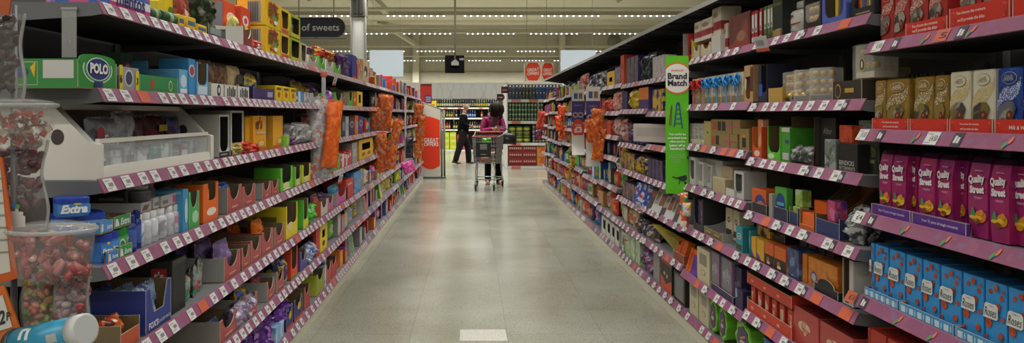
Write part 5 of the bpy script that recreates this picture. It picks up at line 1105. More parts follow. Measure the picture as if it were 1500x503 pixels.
for i, (a, b_) in enumerate(((1162, 1199), (1201, 1250))):
    o = it('R', 5, a, b_, 0, b_carton, 'dusty red chocolate box with gold star print, ' + ('farther', 'nearer')[i] + ' of two', 'chocolates', 'dusty red boxes', d=.26, h=.155, c='a5433c', lid='6a1c1a', sb=.02, nm='chocolate_box', bay=1,
           items=[('e', 'f', -.05, .55, .24, .14, ['b8a488', 'a5433c', 'b8945a']), ('g', 'f', [(-.5, .0), (.5, .0), (.5, .2), (.1, .12), (-.2, .25), (-.5, .5)], '9a3028'), ('e', 'f', 0, .38, .05, .04, 'c8a84a')])
# bottom shelf
it('R', 6, 957, 966, 0, b_carton, 'grey carton with slim edge on the bottom right shelf', 'carton', d=.16, h=.24, c='8a8482', sb=.02)
o = it('R', 6, 968, 984, 0, b_carton, 'black carton in an orange holder with small figures', 'carton', d=.16, h=.245, c='2a221f', sb=.014, items=[('p', 'f', -.5, .5, .8, 1, 'b0401f'), ('g', 'f', [(-.5, 0), (.5, 0), (.5, .4), (0, .2), (-.5, .42)], 'b8481f'), ('e', 'f', -.15, .5, .08, .05, 'b8a890'), ('e', 'f', .1, .46, .08, .06, 'a89a80')], lid='b0401f')
it('R', 6, 987, 1003.5, 0, b_carton, 'black framed carton with a grey front panel on the bottom shelf', 'carton', d=.16, h=.20, c='1f1d1c', sb=.014, items=[('p', 'f', -.38, .38, .1, .9, '6f6c66')])
for i, (a, b_) in enumerate(((1006, 1022.5), (1024, 1038))):
    it('R', 6, a, b_, 0, b_carton, 'cream tapered chocolate box with a grey photograph on the bottom shelf, ' + ('farther', 'nearer')[i], 'chocolates', 'cream bottom boxes', d=.12, h=.225-.02*i, c='b5ab8c', sb=.014, nm='chocolate_box', items=[('p', 'f', -.3, .3, .56, .86, '8a8478', 'photo_print'), ('e', 'f', 0, .32, .22, .08, '8f8a7a'), ('e', 'f', 0, .32, .16, .055, 'b5ab8c')])
def flowerpack(w, d, h, nm='flower_pack', **k):
    o = thing(nm); n = 40
    def rg(s, dz=0): return [(s*w/2*(1+.09*math.cos(8*a))*math.cos(a)*.93, h/2 + s*h/2*(1+.06*math.cos(8*a))*math.sin(a)*.95) for a in [2*math.pi*i/n for i in range(n)]]
    MB().prism(rg(1), 'y', 0, d).build('shell', mat('63a82c', .35), o)
    MB().prism(rg(.9), 'y', -.004, 0).build('rim', mat('7fbf3a', .35), o)
    MB().prism(rg(.72), 'y', -.007, -.004).build('printed_panel', printed(['3a2452', '442a60', '2f1c48'], 20), o)
    MB().prism([(-.1*w, h*.5), (.16*w, h*.62), (.14*w, h*.66), (-.12*w, h*.55)], 'y', -.0085, -.007).build('gold_print', mat('b8862a'), o)
    MB().prism([(.3*w*.5*math.cos(a), h*.44+.1*h*math.sin(a)*.6) for a in [i*.785 for i in range(8)]], 'y', -.0085, -.007).build('printed_oval', mat('b8b0a0'), o)
    MB().prism([(.2*w*.4*math.cos(a), h*.34+.06*h*math.sin(a)*.6) for a in [i*.785 for i in range(8)]], 'y', -.0085, -.007).build('printed_oval', mat('b0442a'), o)
    return o
for i, (a, b_, dz) in enumerate(((1040, 1051.5, 0), (1053.5, 1066, 0), (1077, 1103, 0))):
    for j in range(2):
        it('R', 6, a+6*j, b_+6*j, 0, flowerpack, 'lime green flower shaped chocolate tub with violet face, ' + ORD[i] + ' from the far end, ' + ('front', 'behind it'.replace(' it', ''))[j] + ' row', 'chocolates', 'flower shaped tubs', d=.07, h=.205, sb=.02+.09*j)
it('R', 6, 1118, 1150, 0, b_carton, 'deep blue sweet carton low under the long red trays', 'carton', d=.16, h=.2, c=['1f3f7a', '2a4f8a', '3a6aa0'], sb=.02)
it('R', 6, 1155, 1190, 0, b_carton, 'dark blue sweet carton at the lowest corner under the red boxes', 'carton', d=.16, h=.2, c=['1f3f7a', '8a4a2a', '3a6aa0'], sb=.02)

# ---- third and fourth bays, by eye
def many(lv, a, b_, n, lb_, cat, fn, grp=None, **k):
    st = (b_-a)/n
    for i in range(n):
        it('R', lv, a+i*st, a+(i+.92)*st, 0, fn, lb_ + f', {ORD[i]} from far end', cat, grp or lb_, **k)
many(0, 956, 972, 4, 'white and pink slim chocolate bar left of the green fin sign', 'chocolates', b_carton, d=.1, h=.17, c=['a8a4a0', 'b8a0a4', '8a8488'])
many(0, 936, 954, 2, 'black and teal chocolate bag on the top right shelf', 'chocolates', b_bag, d=.1, h=.22, c=['1f2226', '3a5a5e', '15181a'], sb=.02)
many(0, 918, 935, 3, 'dark violet chocolate pack beside the orange carton', 'chocolates', b_carton, d=.12, h=.235, c=['2a2048', '3a2c5a', '6a5a3a'])
it('R', 0, 909, 917, 0, b_carton, 'tall orange red open carton on the top right shelf', 'carton', d=.14, h=.27, c='b8431f', items=[('e', 'f', 0, .6, .3, .1, '7a2a18')])
it('R', 0, 901, 908.5, 0, b_carton, 'violet and silver carton left of the orange carton', 'carton', d=.14, h=.17, c=['4a3a6a', '7a7484'])
it('R', 0, 889, 900.5, 0, b_case, 'yellow notched case on the top right shelf', 'case', d=.14, h=.15, c='c0962a', win=(-.2, .2, .3, .6))
many(0, 884, 908, 3, 'purple foil bag on top behind the yellow notched case', 'sweets', b_bag, d=.1, h=.28, sb=.18, c=['2f1f58', '5a4a7a', '1f1a34'], crumple=.9)
many(0, 860, 883, 4, 'silver and dark foil bag further along the top right shelf', 'sweets', b_bag, d=.1, h=.22, sb=.02, c=['3a3a44', 'a8a8ac', '2a2040', '6a6468'], crumple=1)
it('R', 0, 848, 858, 0, b_bag, 'red and white foil bag over the purple price strips', 'sweets', d=.1, h=.24, c=['8a3a34', 'b0a098', '6a2a24'], crumple=.9)
many(1, 956, 972, 2, 'yellow and violet carton beside the green fin sign, second shelf', 'carton', b_carton, d=.14, h=.17, c=['b8961c', '2a2050'])
it('R', 1, 936, 950, 0, b_carton, 'orange topped violet chocolate box on the second right shelf', 'chocolates', d=.14, h=.19, c='35275e', items=[('p', 'f', -.5, .5, .45, 1, 'c06a1c')])
many(1, 920, 934, 2, 'yellow and black sweet pack on the second right shelf', 'sweets', b_bag, d=.1, h=.18, c=['b89a1c', '1c1a1c', 'c8b04a'])
many(1, 909, 919, 2, 'dark violet box on the second right shelf', 'box', b_carton, d=.14, h=.17, c='2a1f4c')
many(1, 896, 908, 2, 'pinkish cream sweet bag on the second right shelf', 'sweets', b_bag, d=.1, h=.2, c=['b87a6a', 'c8a090', '8a4a3a'])
many(1, 883, 895, 2, 'red sweet bag low on the second right shelf', 'sweets', b_bag, d=.1, h=.13, c=['b03a34', 'c85a50'])
it('R', 2, 943, 967, 0, b_stack, 'white ribbed wedge of cards jutting from the third shelf', 'box', d=.16, h=.14, c='b0a6a0', sb=-.02, dz=.02, ry=.35, c2='a09690')
many(2, 921, 941, 4, 'dark purple tapered cup on the third right shelf', 'cup', b_bottle, d=.08, h=.17, c='2a2148', cap='3a2f5c', lab=['2a2148', '6a6088'], nm='sweet_cup')
many(2, 897, 913, 3, 'pink and white sweet bag on the third right shelf', 'sweets', b_bag, d=.1, h=.22, c=['b07a78', 'c8b0a8', '9a3a3a'])
many(2, 883, 895, 2, 'orange red box on the third right shelf', 'box', b_carton, d=.12, h=.15, c=['b04024', 'c8745a'])
many(3, 931, 947, 3, 'yellow and violet sweet bag on the fourth right shelf', 'sweets', b_bag, d=.1, h=.15, c=['b89a1c', '32245c', '2a1c40'])
many(3, 949, 971, 4, 'dark violet chocolate pack left of the green fin sign, fourth shelf', 'chocolates', b_carton, d=.12, h=.15, c=['2a2046', '1c1830', '4a3a6a'])
many(3, 908, 930, 4, 'yellow topped dark carton on the fourth right shelf', 'carton', b_carton, d=.14, h=.15, c=['b08a1c', '2a1f44', '3a2a34'])
it('R', 4, 936, 947, 0, b_stack, 'blue and white leaning chocolate bar on the fifth right shelf', 'chocolates', d=.03, h=.2, c=['2a4a9a', 'b8bcc8', '23387a'], ry=.4, rx=-.2, c2=['b8bcc8', '2a4a9a', 'a83a34'])
for i in range(8):
    it('R', 4, 950+i*6.2, 958+i*6.2, 0, b_stack, ('white' if i % 3 else 'dark grey') + ' edged picture book leaning on the fifth shelf, ' + ORD[i] + ' from far end', 'book', 'leaning picture books', d=.018, h=.2, sb=.0, c='aaa8a4' if i % 3 else '3a3634', c2=['8a8478', '5a4a44'] if i % 2 else ['8a4a2a', '3a3438'], rx=-.45, ry=.25, nm='picture_book')
many(4, 912, 934, 5, 'black and blue chocolate carton on the fifth right shelf', 'chocolates', b_carton, d=.12, h=.15, c=['1f1f28', '35507a', 'a84a2a'])
def fan(w, d, h, nm='pleated_display', **k):
    o = thing(nm); n = 14
    for i in range(n):
        t = i/(n-1)-.5
        p = MB().add([(t*w*.5, .10, 0), (t*w*1.5, .0, h), (t*w*1.5+w*.04, .004, h*.98), (t*w*.5+.004, .104, 0)], [(0, 1, 2, 3)])
        p.add([(t*w*.5, .16, 0), (t*w*1.5, .06, h), (t*w*1.5, .0, h), (t*w*.5, .10, 0)], [(0, 1, 2, 3)])
        p.build('pleat', mat('c4b44a' if i % 2 else 'b09e3c', .45), o)
    return o
it('R', 5, 960, 984, 0, fan, 'yellow pleated fan of packets opening upward on the sixth shelf', 'display', h=.14, sb=.0)
for i in range(4):
    it('R', 5, 986+i*7, 992+i*7, 0, b_stack, 'bright orange ribbed chocolate bar leaning on the sixth shelf, ' + ORD[i] + ' of four', 'chocolates', 'orange ribbed bars', d=.05, h=.15, c='c05414', c2='a84410', rx=-.3, sb=.01)
it('R', 5, 986, 1014, 0, b_tray, 'brown and orange tray under the orange ribbed bars', 'tray', d=.2, h=.06, c='7a3a1a', cut='flat', dip=1, fh=1, sb=.004)
it('R', 5, 1010, 1020, 0, b_stack, 'vivid purple chocolate bar beside the cream photograph box', 'chocolates', d=.05, h=.12, c='5a2f86', c2='4a2470', rx=-.25, sb=.004)
many(5, 930, 958, 4, 'dark and white packet under the leaning books', 'sweets', b_bag, d=.1, h=.12, c=['3a2f44', 'a8a49c', '6a4a2a'])
many(6, 881, 914, 5, 'white mug gift box on the bottom right shelf', 'gift box', b_case, d=.12, h=.19, c='b6b3ab', inner='8f8c86', win=(-.1, .45, .3, .8))
many(6, 916, 938, 3, 'green and white pouch carton on the bottom right shelf', 'carton', b_carton, d=.12, h=.22, c=['6aa04a', 'b4b4ac', 'a8a8a2'])
many(6, 940, 955, 3, 'purple and pink foil bag low on the bottom right shelf', 'sweets', b_bag, d=.1, h=.17, c=['3a2a5a', 'a83a7a', '8a8a90'], crumple=1)
# ------------------------------------------------------------------ FILL of the far bays: every item its own object
def far_protos():
    P = {}
    mb = MB().cbox(-.5, .5, 0, 1, 0, 1, .02, 0)
    mb.add([(-.4, -.006, .15), (.4, -.006, .15), (.4, -.006, .85), (-.4, -.006, .85)], [(0, 1, 2, 3)], 1)
    P['carton'] = mb
    for i in range(3):
        mb = bag_mb(1, 1, 1, 3+i*7, .55, 10, 10); n = len(mb.f)
        for q in range(n):
            c = [mb.v[j] for j in mb.f[q]]; z = sum(v[2] for v in c)/4; x = sum(v[0] for v in c)/4
            if .3 < z < .68 and abs(x) < .3+.05*i: mb.m[q] = 1
        P['bag%d' % i] = mb
    mb = MB()
    mb.box(-.5, .5, .97, 1, 0, 1, 1); mb.box(-.5, .5, 0, 1, 0, .02, 1)
    for s in (-1, 1):
        a, b = sorted((s*.5, s*.47))
        mb.prism([(0, 0), (1, 0), (1, 1), (.7, .86), (.4, .74), (0, .7)], 'x', a, b, 0)
    top = [(.47, .7), (.36, .7)] + [(.36*math.cos(math.pi*i/8), .7-.36*math.sin(math.pi*i/8)) for i in range(1, 8)] + [(-.36, .7), (-.47, .7)]
    mb.prism([(-.47, .02), (.47, .02)] + top, 'y', 0, .03, 0)
    P['tray'] = mb
    P['bottle'] = MB().lathe([(.45, 0), (.5, .04), (.5, .65), (.3, .78)], 12, (0, .5), 0).lathe([(.34, .77), (.34, 1)], 12, (0, .5), 1)
    P['tub'] = MB().lathe([(.42, 0), (.5, .78)], 14, (0, .5), 0).lathe([(.54, .78), (.54, .95), (.5, 1)], 14, (0, .5), 1)
    mb = MB()
    mb.prism([(0, 0), (.8, 0), (1, .9), (.8, 1), (.25, .98)], 'x', -.5, .5, 0)
    mb.add([(-.4, -.01, .05), (.4, -.01, .05), (.4, .22, .9), (-.4, .22, .9)], [(0, 1, 2, 3)], 1)
    P['pack'] = mb
    return {k: v.mesh('far_' + k, ['888888', '999999']) for k, v in P.items()}
FP = far_protos()
NAMES = {'carton': ('sweet_carton', 'carton', 'carton'), 'bag': ('sweet_bag', 'sweet bag', 'sweets'), 'tray': ('display_tray', 'display tray', 'tray'), 'bottle': ('sweet_bottle', 'sweet bottle', 'bottle'), 'tub': ('sweet_tub', 'sweet tub', 'tub'), 'pack': ('sweet_pack', 'standing pack', 'sweets')}
CN = {'red': ['ae3226', 'c85a40'], 'orange': ['c45a18', 'd8883a'], 'yellow': ['c8a81c', 'd0c060'], 'lime': ['6aa82c', 'a0c050'], 'green': ['2f7a3a', '6aa060'], 'blue': ['2a5a9e', '6a9ac8'],
      'navy': ['20284f', '4a5a90'], 'purple': ['4a2a70', '7a5a98'], 'violet': ['33245a', '6a5a8a'], 'pink': ['b8487e', 'd08aa8'], 'white': ['b8b5ae', '9a948a'], 'silver': ['8e9094', 'b8babc'],
      'black': ['222022', '4a4644'], 'brown': ['5a4030', '8a6a48'], 'kraft': ['96794a', 'b09868'], 'teal': ['2a7a88', '6aa8b0'], 'grey': ['7a7976', '9a9894'], 'gold': ['9a7a2c', 'c0a458'], 'cream': ['b8ac8c', '98886a']}
SECOND = {'red': ['white', 'gold', 'blue'], 'orange': ['red', 'white', 'yellow'], 'yellow': ['red', 'brown', 'blue'], 'lime': ['white', 'yellow', 'green'], 'green': ['white', 'lime', 'red'], 'blue': ['white', 'red', 'yellow'], 'navy': ['silver', 'yellow', 'red'],
          'purple': ['white', 'gold', 'pink'], 'violet': ['silver', 'yellow', 'orange'], 'pink': ['white', 'violet'], 'white': ['red', 'blue', 'gold', 'green'], 'silver': ['blue', 'black', 'red'], 'black': ['gold', 'silver', 'orange'], 'brown': ['cream', 'gold'],
          'kraft': ['brown', 'white', 'red'], 'teal': ['white', 'blue'], 'grey': ['white', 'black'], 'gold': ['brown', 'red'], 'cream': ['brown', 'red']}
LSEQ = ['carton:red carton:blue carton:white bag:purple carton:red carton:navy carton:orange carton:red pack:cream carton:brown carton:white carton:red',
        'tray:green bag:brown carton:yellow carton:navy bag:yellow tray:violet carton:white carton:red bag:black carton:purple bag:red',
        'carton:purple carton:navy bag:silver carton:orange carton:teal bag:red pack:brown bag:white carton:black bag:orange',
        'tray:pink carton:white carton:yellow bag:blue carton:grey carton:teal bag:black pack:pink carton:orange bag:lime',
        'carton:red carton:blue bag:pink carton:kraft pack:orange carton:red bag:violet carton:yellow bag:white',
        'carton:blue pack:lime bag:yellow pack:white carton:blue carton:red carton:navy bag:lime carton:grey carton:red bag:silver',
        'tray:red pack:blue pack:lime carton:grey tray:red carton:navy carton:red pack:white carton:orange carton:purple bag:pink']
RSEQ = ['bag:violet carton:yellow carton:brown bag:silver bag:red pack:kraft bag:lime carton:black carton:white',
        'bag:pink carton:orange carton:violet bag:red carton:navy pack:gold bag:yellow carton:kraft',
        'bag:red bag:pink tub:violet carton:navy bag:gold carton:kraft bag:blue pack:white',
        'carton:brown bag:yellow carton:violet pack:black carton:kraft bag:red pack:white carton:navy',
        'carton:blue bag:lime bag:red carton:black pack:violet bag:orange carton:blue bag:green',
        'bag:orange bag:red bag:cream carton:kraft bag:red bag:yellow carton:brown bag:white bag:red',
        'bag:red bag:orange carton:white bag:green bag:red pack:lime bag:blue bag:violet bag:orange']
TOTAL = {}
def fill(side, lv, xstart, seq):
    toks = seq.split(); s = -1 if side == 'L' else 1
    r = random.Random(lv*31 + (5 if side == 'L' else 77))
    Xl = XL[lv] if side == 'L' else XR[lv]
    Y = F*Xl/abs(xstart-CX)
    n = LN if side == 'L' else RN
    base0, B = (LY0, LB) if side == 'L' else (RY0, RB)
    first = lbay(Y+.02) if side == 'L' else rbay(Y+.02)
    for bay in range(first, n if side == 'L' else n+1):
        Ya = base0 + (bay if side == 'L' else bay-1)*B; Yb = Ya + B
        y = max(Ya+.015, Y); k = 0
        X = lipx(side, lv, bay); z = lipz(side, lv, bay) - .0035
        nz = lipz(side, lv-1, bay) - .05 if lv else z + (.34 if side == 'L' else .38)
        room = nz - z
        while y < Yb - .07:
            kind, c1 = r.choice(toks).split(':') if r.random() < .25 else toks[(bay*5+k) % len(toks)].split(':')
            w = {'carton': r.uniform(.07, .17), 'bag': r.uniform(.11, .19), 'tray': r.uniform(.15, .22), 'bottle': .06, 'tub': r.uniform(.09, .12), 'pack': r.uniform(.08, .14)}[kind]
            w = min(w, Yb-.012-y)
            h = min(room*.88, {'carton': r.uniform(.10, .22), 'bag': r.uniform(.14, .22), 'tray': r.uniform(.11, .16), 'bottle': .15, 'tub': .14, 'pack': r.uniform(.12, .2)}[kind])
            d = {'carton': .2, 'bag': .08, 'tray': .28, 'bottle': w, 'tub': w, 'pack': .12}[kind]
            c2 = r.choice(SECOND[c1]); bright = r.random()
            key = 'bag%d' % r.randrange(3) if kind == 'bag' else kind
            nm, noun, cat = NAMES[kind]
            if side == 'R' and kind == 'bag': nm, noun, cat = 'chocolate_bag', 'chocolate bag', 'chocolates'
            o = D.objects.new(nm, FP[key]); C.objects.link(o)
            m0 = mat(CN[c1][0 if bright < .75 else 1], .35); m1 = printed([CN[c2][0], CN[c1][1], CN[c2][1]], 12, .35)
            if kind == 'bag': m0 = printed([CN[c1][0], CN[c1][1]], 16, .3, .58)
            if kind == 'tray': m1 = mat(card, .6)
            o.scale = (w*.96, d, h)
            sb = r.uniform(.01, .09); yy = y + w/2
            o.location = (s*(X+sb), yy, z); o.rotation_euler = (0, 0, (math.pi/2 if side == 'L' else -math.pi/2) + (r.uniform(-.15, .15) if kind in ('bag', 'pack') else 0))
            for i, m in enumerate((m0, m1)): o.material_slots[i].link = 'OBJECT'; o.material_slots[i].material = m
            tag(o, f'{c1} and {c2} {noun}, {ORD[min(k,15)]} along the {LVN[lv]}, {bayname(side, bay)}', cat, f'{noun}s on the far {"left" if side == "L" else "right"} shelves')
            TOTAL[nm] = TOTAL.get(nm, 0) + 1
            if kind == 'tray':
                b = D.objects.new('sweet_bag', FP['bag1']); C.objects.link(b); cb = r.choice(list(CN))
                b.scale = (w*.8, .06, h*r.uniform(.7, 1.05)); b.location = (s*(X+sb+.06), yy, z+.006); b.rotation_euler = o.rotation_euler
                for i, m in enumerate((printed(CN[cb], 16, .3, .55), mat(CN[cb][1], .35))): b.material_slots[i].link = 'OBJECT'; b.material_slots[i].material = m
                tag(b, f'{cb} sweet bag inside the {ORD[min(k,15)]} item, a {c1} tray, {LVN[lv]}, {bayname(side, bay)}', 'sweets', 'bags in the far trays')
            y += w + r.uniform(.002, .02) + (r.uniform(.02, .08) if r.random() < .12 else 0); k += 1
    return
for lv, x in enumerate((541, 552.5, 534, 548, 531, 481, 497)): fill('L', lv, x, LSEQ[lv])
for lv, x in enumerate((846, 882, 881, 906, 910, 928, 879)): fill('R', lv, x, RSEQ[lv])

# ------------------------------------------------------------------ shelving and its shelves
R0P = {0: [(1284, 'T', '4.50'), (1312, 'M', ''), (1362, 'B', ''), (1376, 'T', 'o5'), (1408, 'M', ''), (1430, 'B', '')],
       1: [(1262, 'T', '£4.50'), (1290, 'M', ''), (1348, 'B', ''), (1362, 'T', '£4.50'), (1402, 'M', ''), (1484, 'B', '')],
       2: [(1256, 'T', '£4'), (1277, 'M', ''), (1332, 'B', ''), (1392, 'B', ''), (1466, 'B', '')],
       3: [(1245, 'T', 'o£3'), (1266, 'M', ''), (1322, 'B', ''), (1372, 'B', '')], 4: [(1300, 'T', '£4')]}
for b in range(LN):
    Ya, Yb = LY0 + b*LB, LY0 + (b+1)*LB
    fr = bay_frame('L', b, Ya, Yb, 1.86)
    for lv in range(7): shelf_unit('L', b, lv, Ya, Yb, b < 5, fr)
fr = bay_frame('R', 0, 1.45, RY0, 2.06)
for lv in range(5): shelf_unit('R', 0, lv, 1.45, RY0, True, fr, R0P.get(lv))
for b in range(1, RN+1):
    Ya, Yb = RY0 + (b-1)*RB, RY0 + b*RB
    fr = bay_frame('R', b, Ya, Yb, 2.06)
    for lv in range(7): shelf_unit('R', b, lv, Ya, Yb, b < 5, fr)
    L = RB - .003; y0, z0 = 1.38 - XR[6], 2.07          # the empty cap shelf over the bay
    o = MB().box(-L/2, L/2, .004, .50, -.012, 0).build('cap_shelf', mat('3c3c3e', .35, .4), fr, loc=(0, y0, z0))
    MB().prism([(0, -.026), (.004, -.026), (.004, .004), (0, .004)], 'x', -L/2, L/2).build('front_lip', mat('a8a8a6', .4, .3), o)
    for i in range(3):
        x = -L/2 + L*(i+.5)/3
        MB().box(x-.012, x+.012, .02, .48, -.03, -.012).build('underside_rib', mat('5a5a5c', .3, .6), o)
    for s_ in (-1, 1):
        x = s_*(L/2-.005)
        MB().prism([(.02, -.012), (.48, -.012), (.48, -.10), (.4, -.06)], 'x', x-.003, x+.003).build('bracket', steel_d, o)
# clear flag hanging under the nearest top left shelf
o = thing('label_holder', 'clear plastic label holder hanging under the nearest top left shelf', 'label holder')
o.location = (-1.20, 2.195, 1.70)
MB().box(-.022, .022, -.0015, 0, -.13, .012).build('clear_sleeve', clear('b8b8b4', .35), o)
MB().box(-.024, .024, -.003, .002, .012, .02).build('clip', mat('8a8a88'), o)

# ------------------------------------------------------------------ signs hung on the shelving
def fin_sign():
    o = thing('shelf_sign', 'tall green price promise sign standing out from the right shelves', 'sign')
    Y = F*1.375/314.5; x0 = 282*Y/F; w = .146; zt = H + 86*Y/F; zb = H - 115.5*Y/F
    o.location = (x0 + w/2, Y - .02, zb); h = zt - zb
    R = .012; n = 6
    def rr(w_, h_, z0=0):
        p = []
        for cx, cz, a0 in ((w_/2-R, z0+R, -90), (w_/2-R, z0+h_-R, 0), (-w_/2+R, z0+h_-R, 90), (-w_/2+R, z0+R, 180)):
            p += [(cx+R*math.cos(math.radians(a0+90*i/n)), cz+R*math.sin(math.radians(a0+90*i/n))) for i in range(n+1)]
        return p
    MB().prism(rr(w, h), 'y', 0, .004).build('sign_panel', mat('58b022', .35), o)
    global SIDE; SIDE = 'R'
    dm = (w, .01, h)
    # white disc with an orange rim, cut by the panel's edges
    zc = (zt - (H + (168-100+2)*Y/F + 0)) ; cz = .836
    def disc(ru, rv, m, nm, e):
        decal(o, 'f', dm, [(max(-.5, min(.5, u)), min(v, 1)) for u, v in ell(0, cz, ru, rv, 48)], mat(m, .35), nm, e)
    disc(.71, .117, 'c8702a', 'orange_rim', .0012); disc(.63, .104, 'd8d6d0', 'white_disc', .0018)
    letter(o, 'f', dm, "Sainsbury's", 0, .893, .54, mat('c8702a'), e=.0028, bold=.02)
    letter(o, 'f', dm, 'Brand', 0, .852, .84, mat('24242e'), e=.0028, bold=.035)
    letter(o, 'f', dm, 'Match', 0, .802, .84, mat('24242e'), e=.0028, bold=.035)
    for i, s in enumerate(('You might be', 'surprised how', 'often you\'re', 'better off at', "Sainsbury's")):
        letter(o, 'f', dm, s, 0, .428-.026*i, (.74, .82, .66, .7, .64)[i], mat('d8dcd0'), e=.0018, bold=.03)
    mb = MB()
    for i in range(8):
        g = fm('f', *dm); ww = .36 if i < 4 else .18
        v = .283-.0085*i
        mb.add([g(-ww, v, .0014), (g(ww, v, .0014)), g(ww, v+.003, .0014), g(-ww, v+.003, .0014)], [(0, 1, 2, 3)])
    mb.build('small_print', mat('8fbf70'), o)
    # step ladder and wheelbarrow prints
    def bar(u0, v0, u1, v1, t, m, nm='ladder_print', e=.002):
        v0, v1 = 1.134*v0-.05*(v0 > .3), 1.134*v1-.05*(v1 > .3); dx, dy = (u1-u0)*w, (v1-v0)*h; L = math.hypot(dx, dy); nx, ny = -dy/L*t/2/w, dx/L*t/2/h
        decal(o, 'f', dm, [(u0-nx, v0-ny), (u1-nx, v1-ny), (u1+nx, v1+ny), (u0+nx, v0+ny)], mat(m), nm, e)
    bar(-.14, .47, -.02, .62, .008, '2a4a78'); bar(.22, .46, .08, .62, .008, '2a4a78'); bar(-.02, .622, .1, .622, .014, '2f5a8a')
    for i in range(5): bar(-.11+.025*i, .495+.03*i, .19-.025*i, .495+.03*i, .006, '3a6a98')
    bar(-.36, .48, -.26, .60, .006, '6a4a30'); bar(-.28, .48, -.24, .61, .006, '6a4a30')
    decal(o, 'f', dm, [(.0, .119), (.38, .136), (.44, .111), (.3, .088), (.1, .096)], mat('262a26'), 'wheelbarrow_print', .002)
    decal(o, 'f', dm, ell(.36, .077, .06, .06*w/h, 14), mat('1c1e1c'), 'wheel_print', .002)
    bar(-.22, .108, .08, .096, .006, '1c1e1c', 'wheelbarrow_print'); bar(.1, .082, .08, .06, .006, '1c1e1c', 'wheelbarrow_print')
    b = MB().box(w/2-.01, w/2+.02, .0, .006, h*.78, h*.80).box(w/2-.01, w/2+.02, .0, .006, h*.25, h*.27)
    b.build('mounting_clip', mat('8a8a88'), o)
fin_sign()
def offer_strip(xa, xb, yt, yb, lab, curl, Yp):
    Y = Yp; x0, x1 = (xa-CX)*Y/F, (xb-CX)*Y/F; w = x1-x0; zt = H+(CY-yt)*Y/F; zb = H+(CY-yb)*Y/F; h = zt-zb
    o = thing('offer_strip', lab, 'sign', 'purple and white offer strips'); o.location = ((x0+x1)/2, Y, zb)
    mb = MB().grid(lambda u, v: ((u-.5)*w, -curl*max(0, 1-v*4)**2 + .004, v*h), 2, 14).grid(lambda u, v: ((u-.5)*w, -curl*max(0, 1-v*4)**2 + .006, v*h), 2, 14, flip=True)
    mb.build('card_strip', mat('dedbd4', .4), o)
    dm = (w, .01, h)
    def dd(sh, m, nm, e): decal(o, 'f', dm, sh, mat(m), nm, e)
    dd(rect(-.5, .5, .50, .82), '3f3478', 'purple_panel', .0005)
    dd(rect(-.32, -.04, .855, .94), '3a5a94', 'picture_print', .0006); dd(rect(.06, .34, .855, .94), '8a6a4a', 'picture_print', .0006)
    letter(o, 'f', dm, 'Cadbury', .0, .755, .66, mat('a8a0c0'), shear=.25, e=.0016)
    for u in (-.2, .2):
        dd(ell(u, .61, .22, .22*w/h*1.0), 'b0a8b0', 'eye_ring', .0009); dd(ell(u, .61, .13, .13*w/h), '5a2a2a', 'eye_ring', .0013)
    dd([(u_, max(.30, v_)) for u_, v_ in ell(0, .40, .52, .145, 32)], 'd43c28', 'red_disc', .0017)
    letter(o, 'f', dm, '3 FOR', 0, .455, .5, mat('d8d0cc'), bold=.03, e=.0026)
    letter(o, 'f', dm, '£3', 0, .385, .62, mat('d8d0cc'), bold=.05, e=.0026)
    MB().box(-.01, .02, .006, .02, h*.94, h*.96).build('mounting_clip', mat('8a8a88'), o)
offer_strip(837.5, 856, 131, 227, 'purple and white three for offer strip, the left hand shorter one', .05, 8.9)
offer_strip(858.5, 879, 127, 244, 'purple and white three for offer strip, the right hand longer one behind orange bags', .01, 7.85)

def clip_strip(side, xpx, ytop, ybot, lab, Y, bags, col='b4b4b2', w=.025):
    """plastic strip hung from a shelf edge; the bags on it are things of their own"""
    x = (xpx-CX)*Y/F; zt = H+(CY-ytop)*Y/F; zb = H+(CY-ybot)*Y/F
    o = thing('hanging_clip_strip', lab, 'strip', 'hanging clip strips'); o.location = (x, Y, zb)
    MB().box(-w/2, w/2, 0, .003, 0, zt-zb).build('plastic_strip', clear(col, .6, .2), o)
    MB().box(-w*.8, w*.8, -.004, .006, zt-zb-.03, zt-zb).build('hook', mat('a84a30' if xpx < 500 and side == 'L' else '9a9a98'), o)
    for i, (xc, y0, y1, wpx, c, blab, tilt) in enumerate(bags):
        h = (y1-y0)*Y/F; ww = wpx*1.25*Y/F; h *= 1.12
        q = b_bag(ww, min(.06, ww*.32), h, nm='hanging_sweet_bag', c=c, crumple=.5, r=.25); tag(q, blab, 'sweets', 'bags on ' + lab if len(bags) > 1 else None)
        q.location = ((xc-CX)*Y/F, Y - .035 - .03*(i % 2), H+(CY-y1)*Y/F); q.rotation_euler = (0, tilt, .5 if side == 'L' else -.5)
OR_ = ['c4541a', 'd87a2a', 'a8401a', '8f8a84']
clip_strip('L', 474, 106, 205, 'clear hanging strip with red hook before the fourth left bay', 5.35,
           [(476, 158, 262, 27, ['9a9a9c', 'b4b4b6', '8a8a8c', 'c0602a'], 'large silver backed sweet bag hanging by the fourth left bay', -.08), (486, 160, 245, 20, ['c4541a', 'd0682a', 'b8481a'], 'orange sweet bag hanging behind the large silver one', .10)], w=.03)
clip_strip('L', 559, 140, 175, 'hanging strip of orange bags in the middle of the left shelves', 8.6,
           [(563, 145, 192, 20, OR_, 'orange sweet bag at the top of the middle left strip', .1), (556, 160, 190, 18, OR_, 'orange sweet bag bulging left on the middle left strip', -.15), (572, 178, 222, 13, OR_, 'orange sweet bag slanting right on the middle left strip', .35), (562, 200, 240, 15, OR_, 'orange sweet bag low on the middle left strip', -.05), (572, 215, 248, 16, OR_, 'orange sweet bag with green corner lowest on the middle strip', .12), (560, 222, 253, 12, OR_, 'orange sweet bag at the very bottom left of the middle strip', -.1)], w=.03)
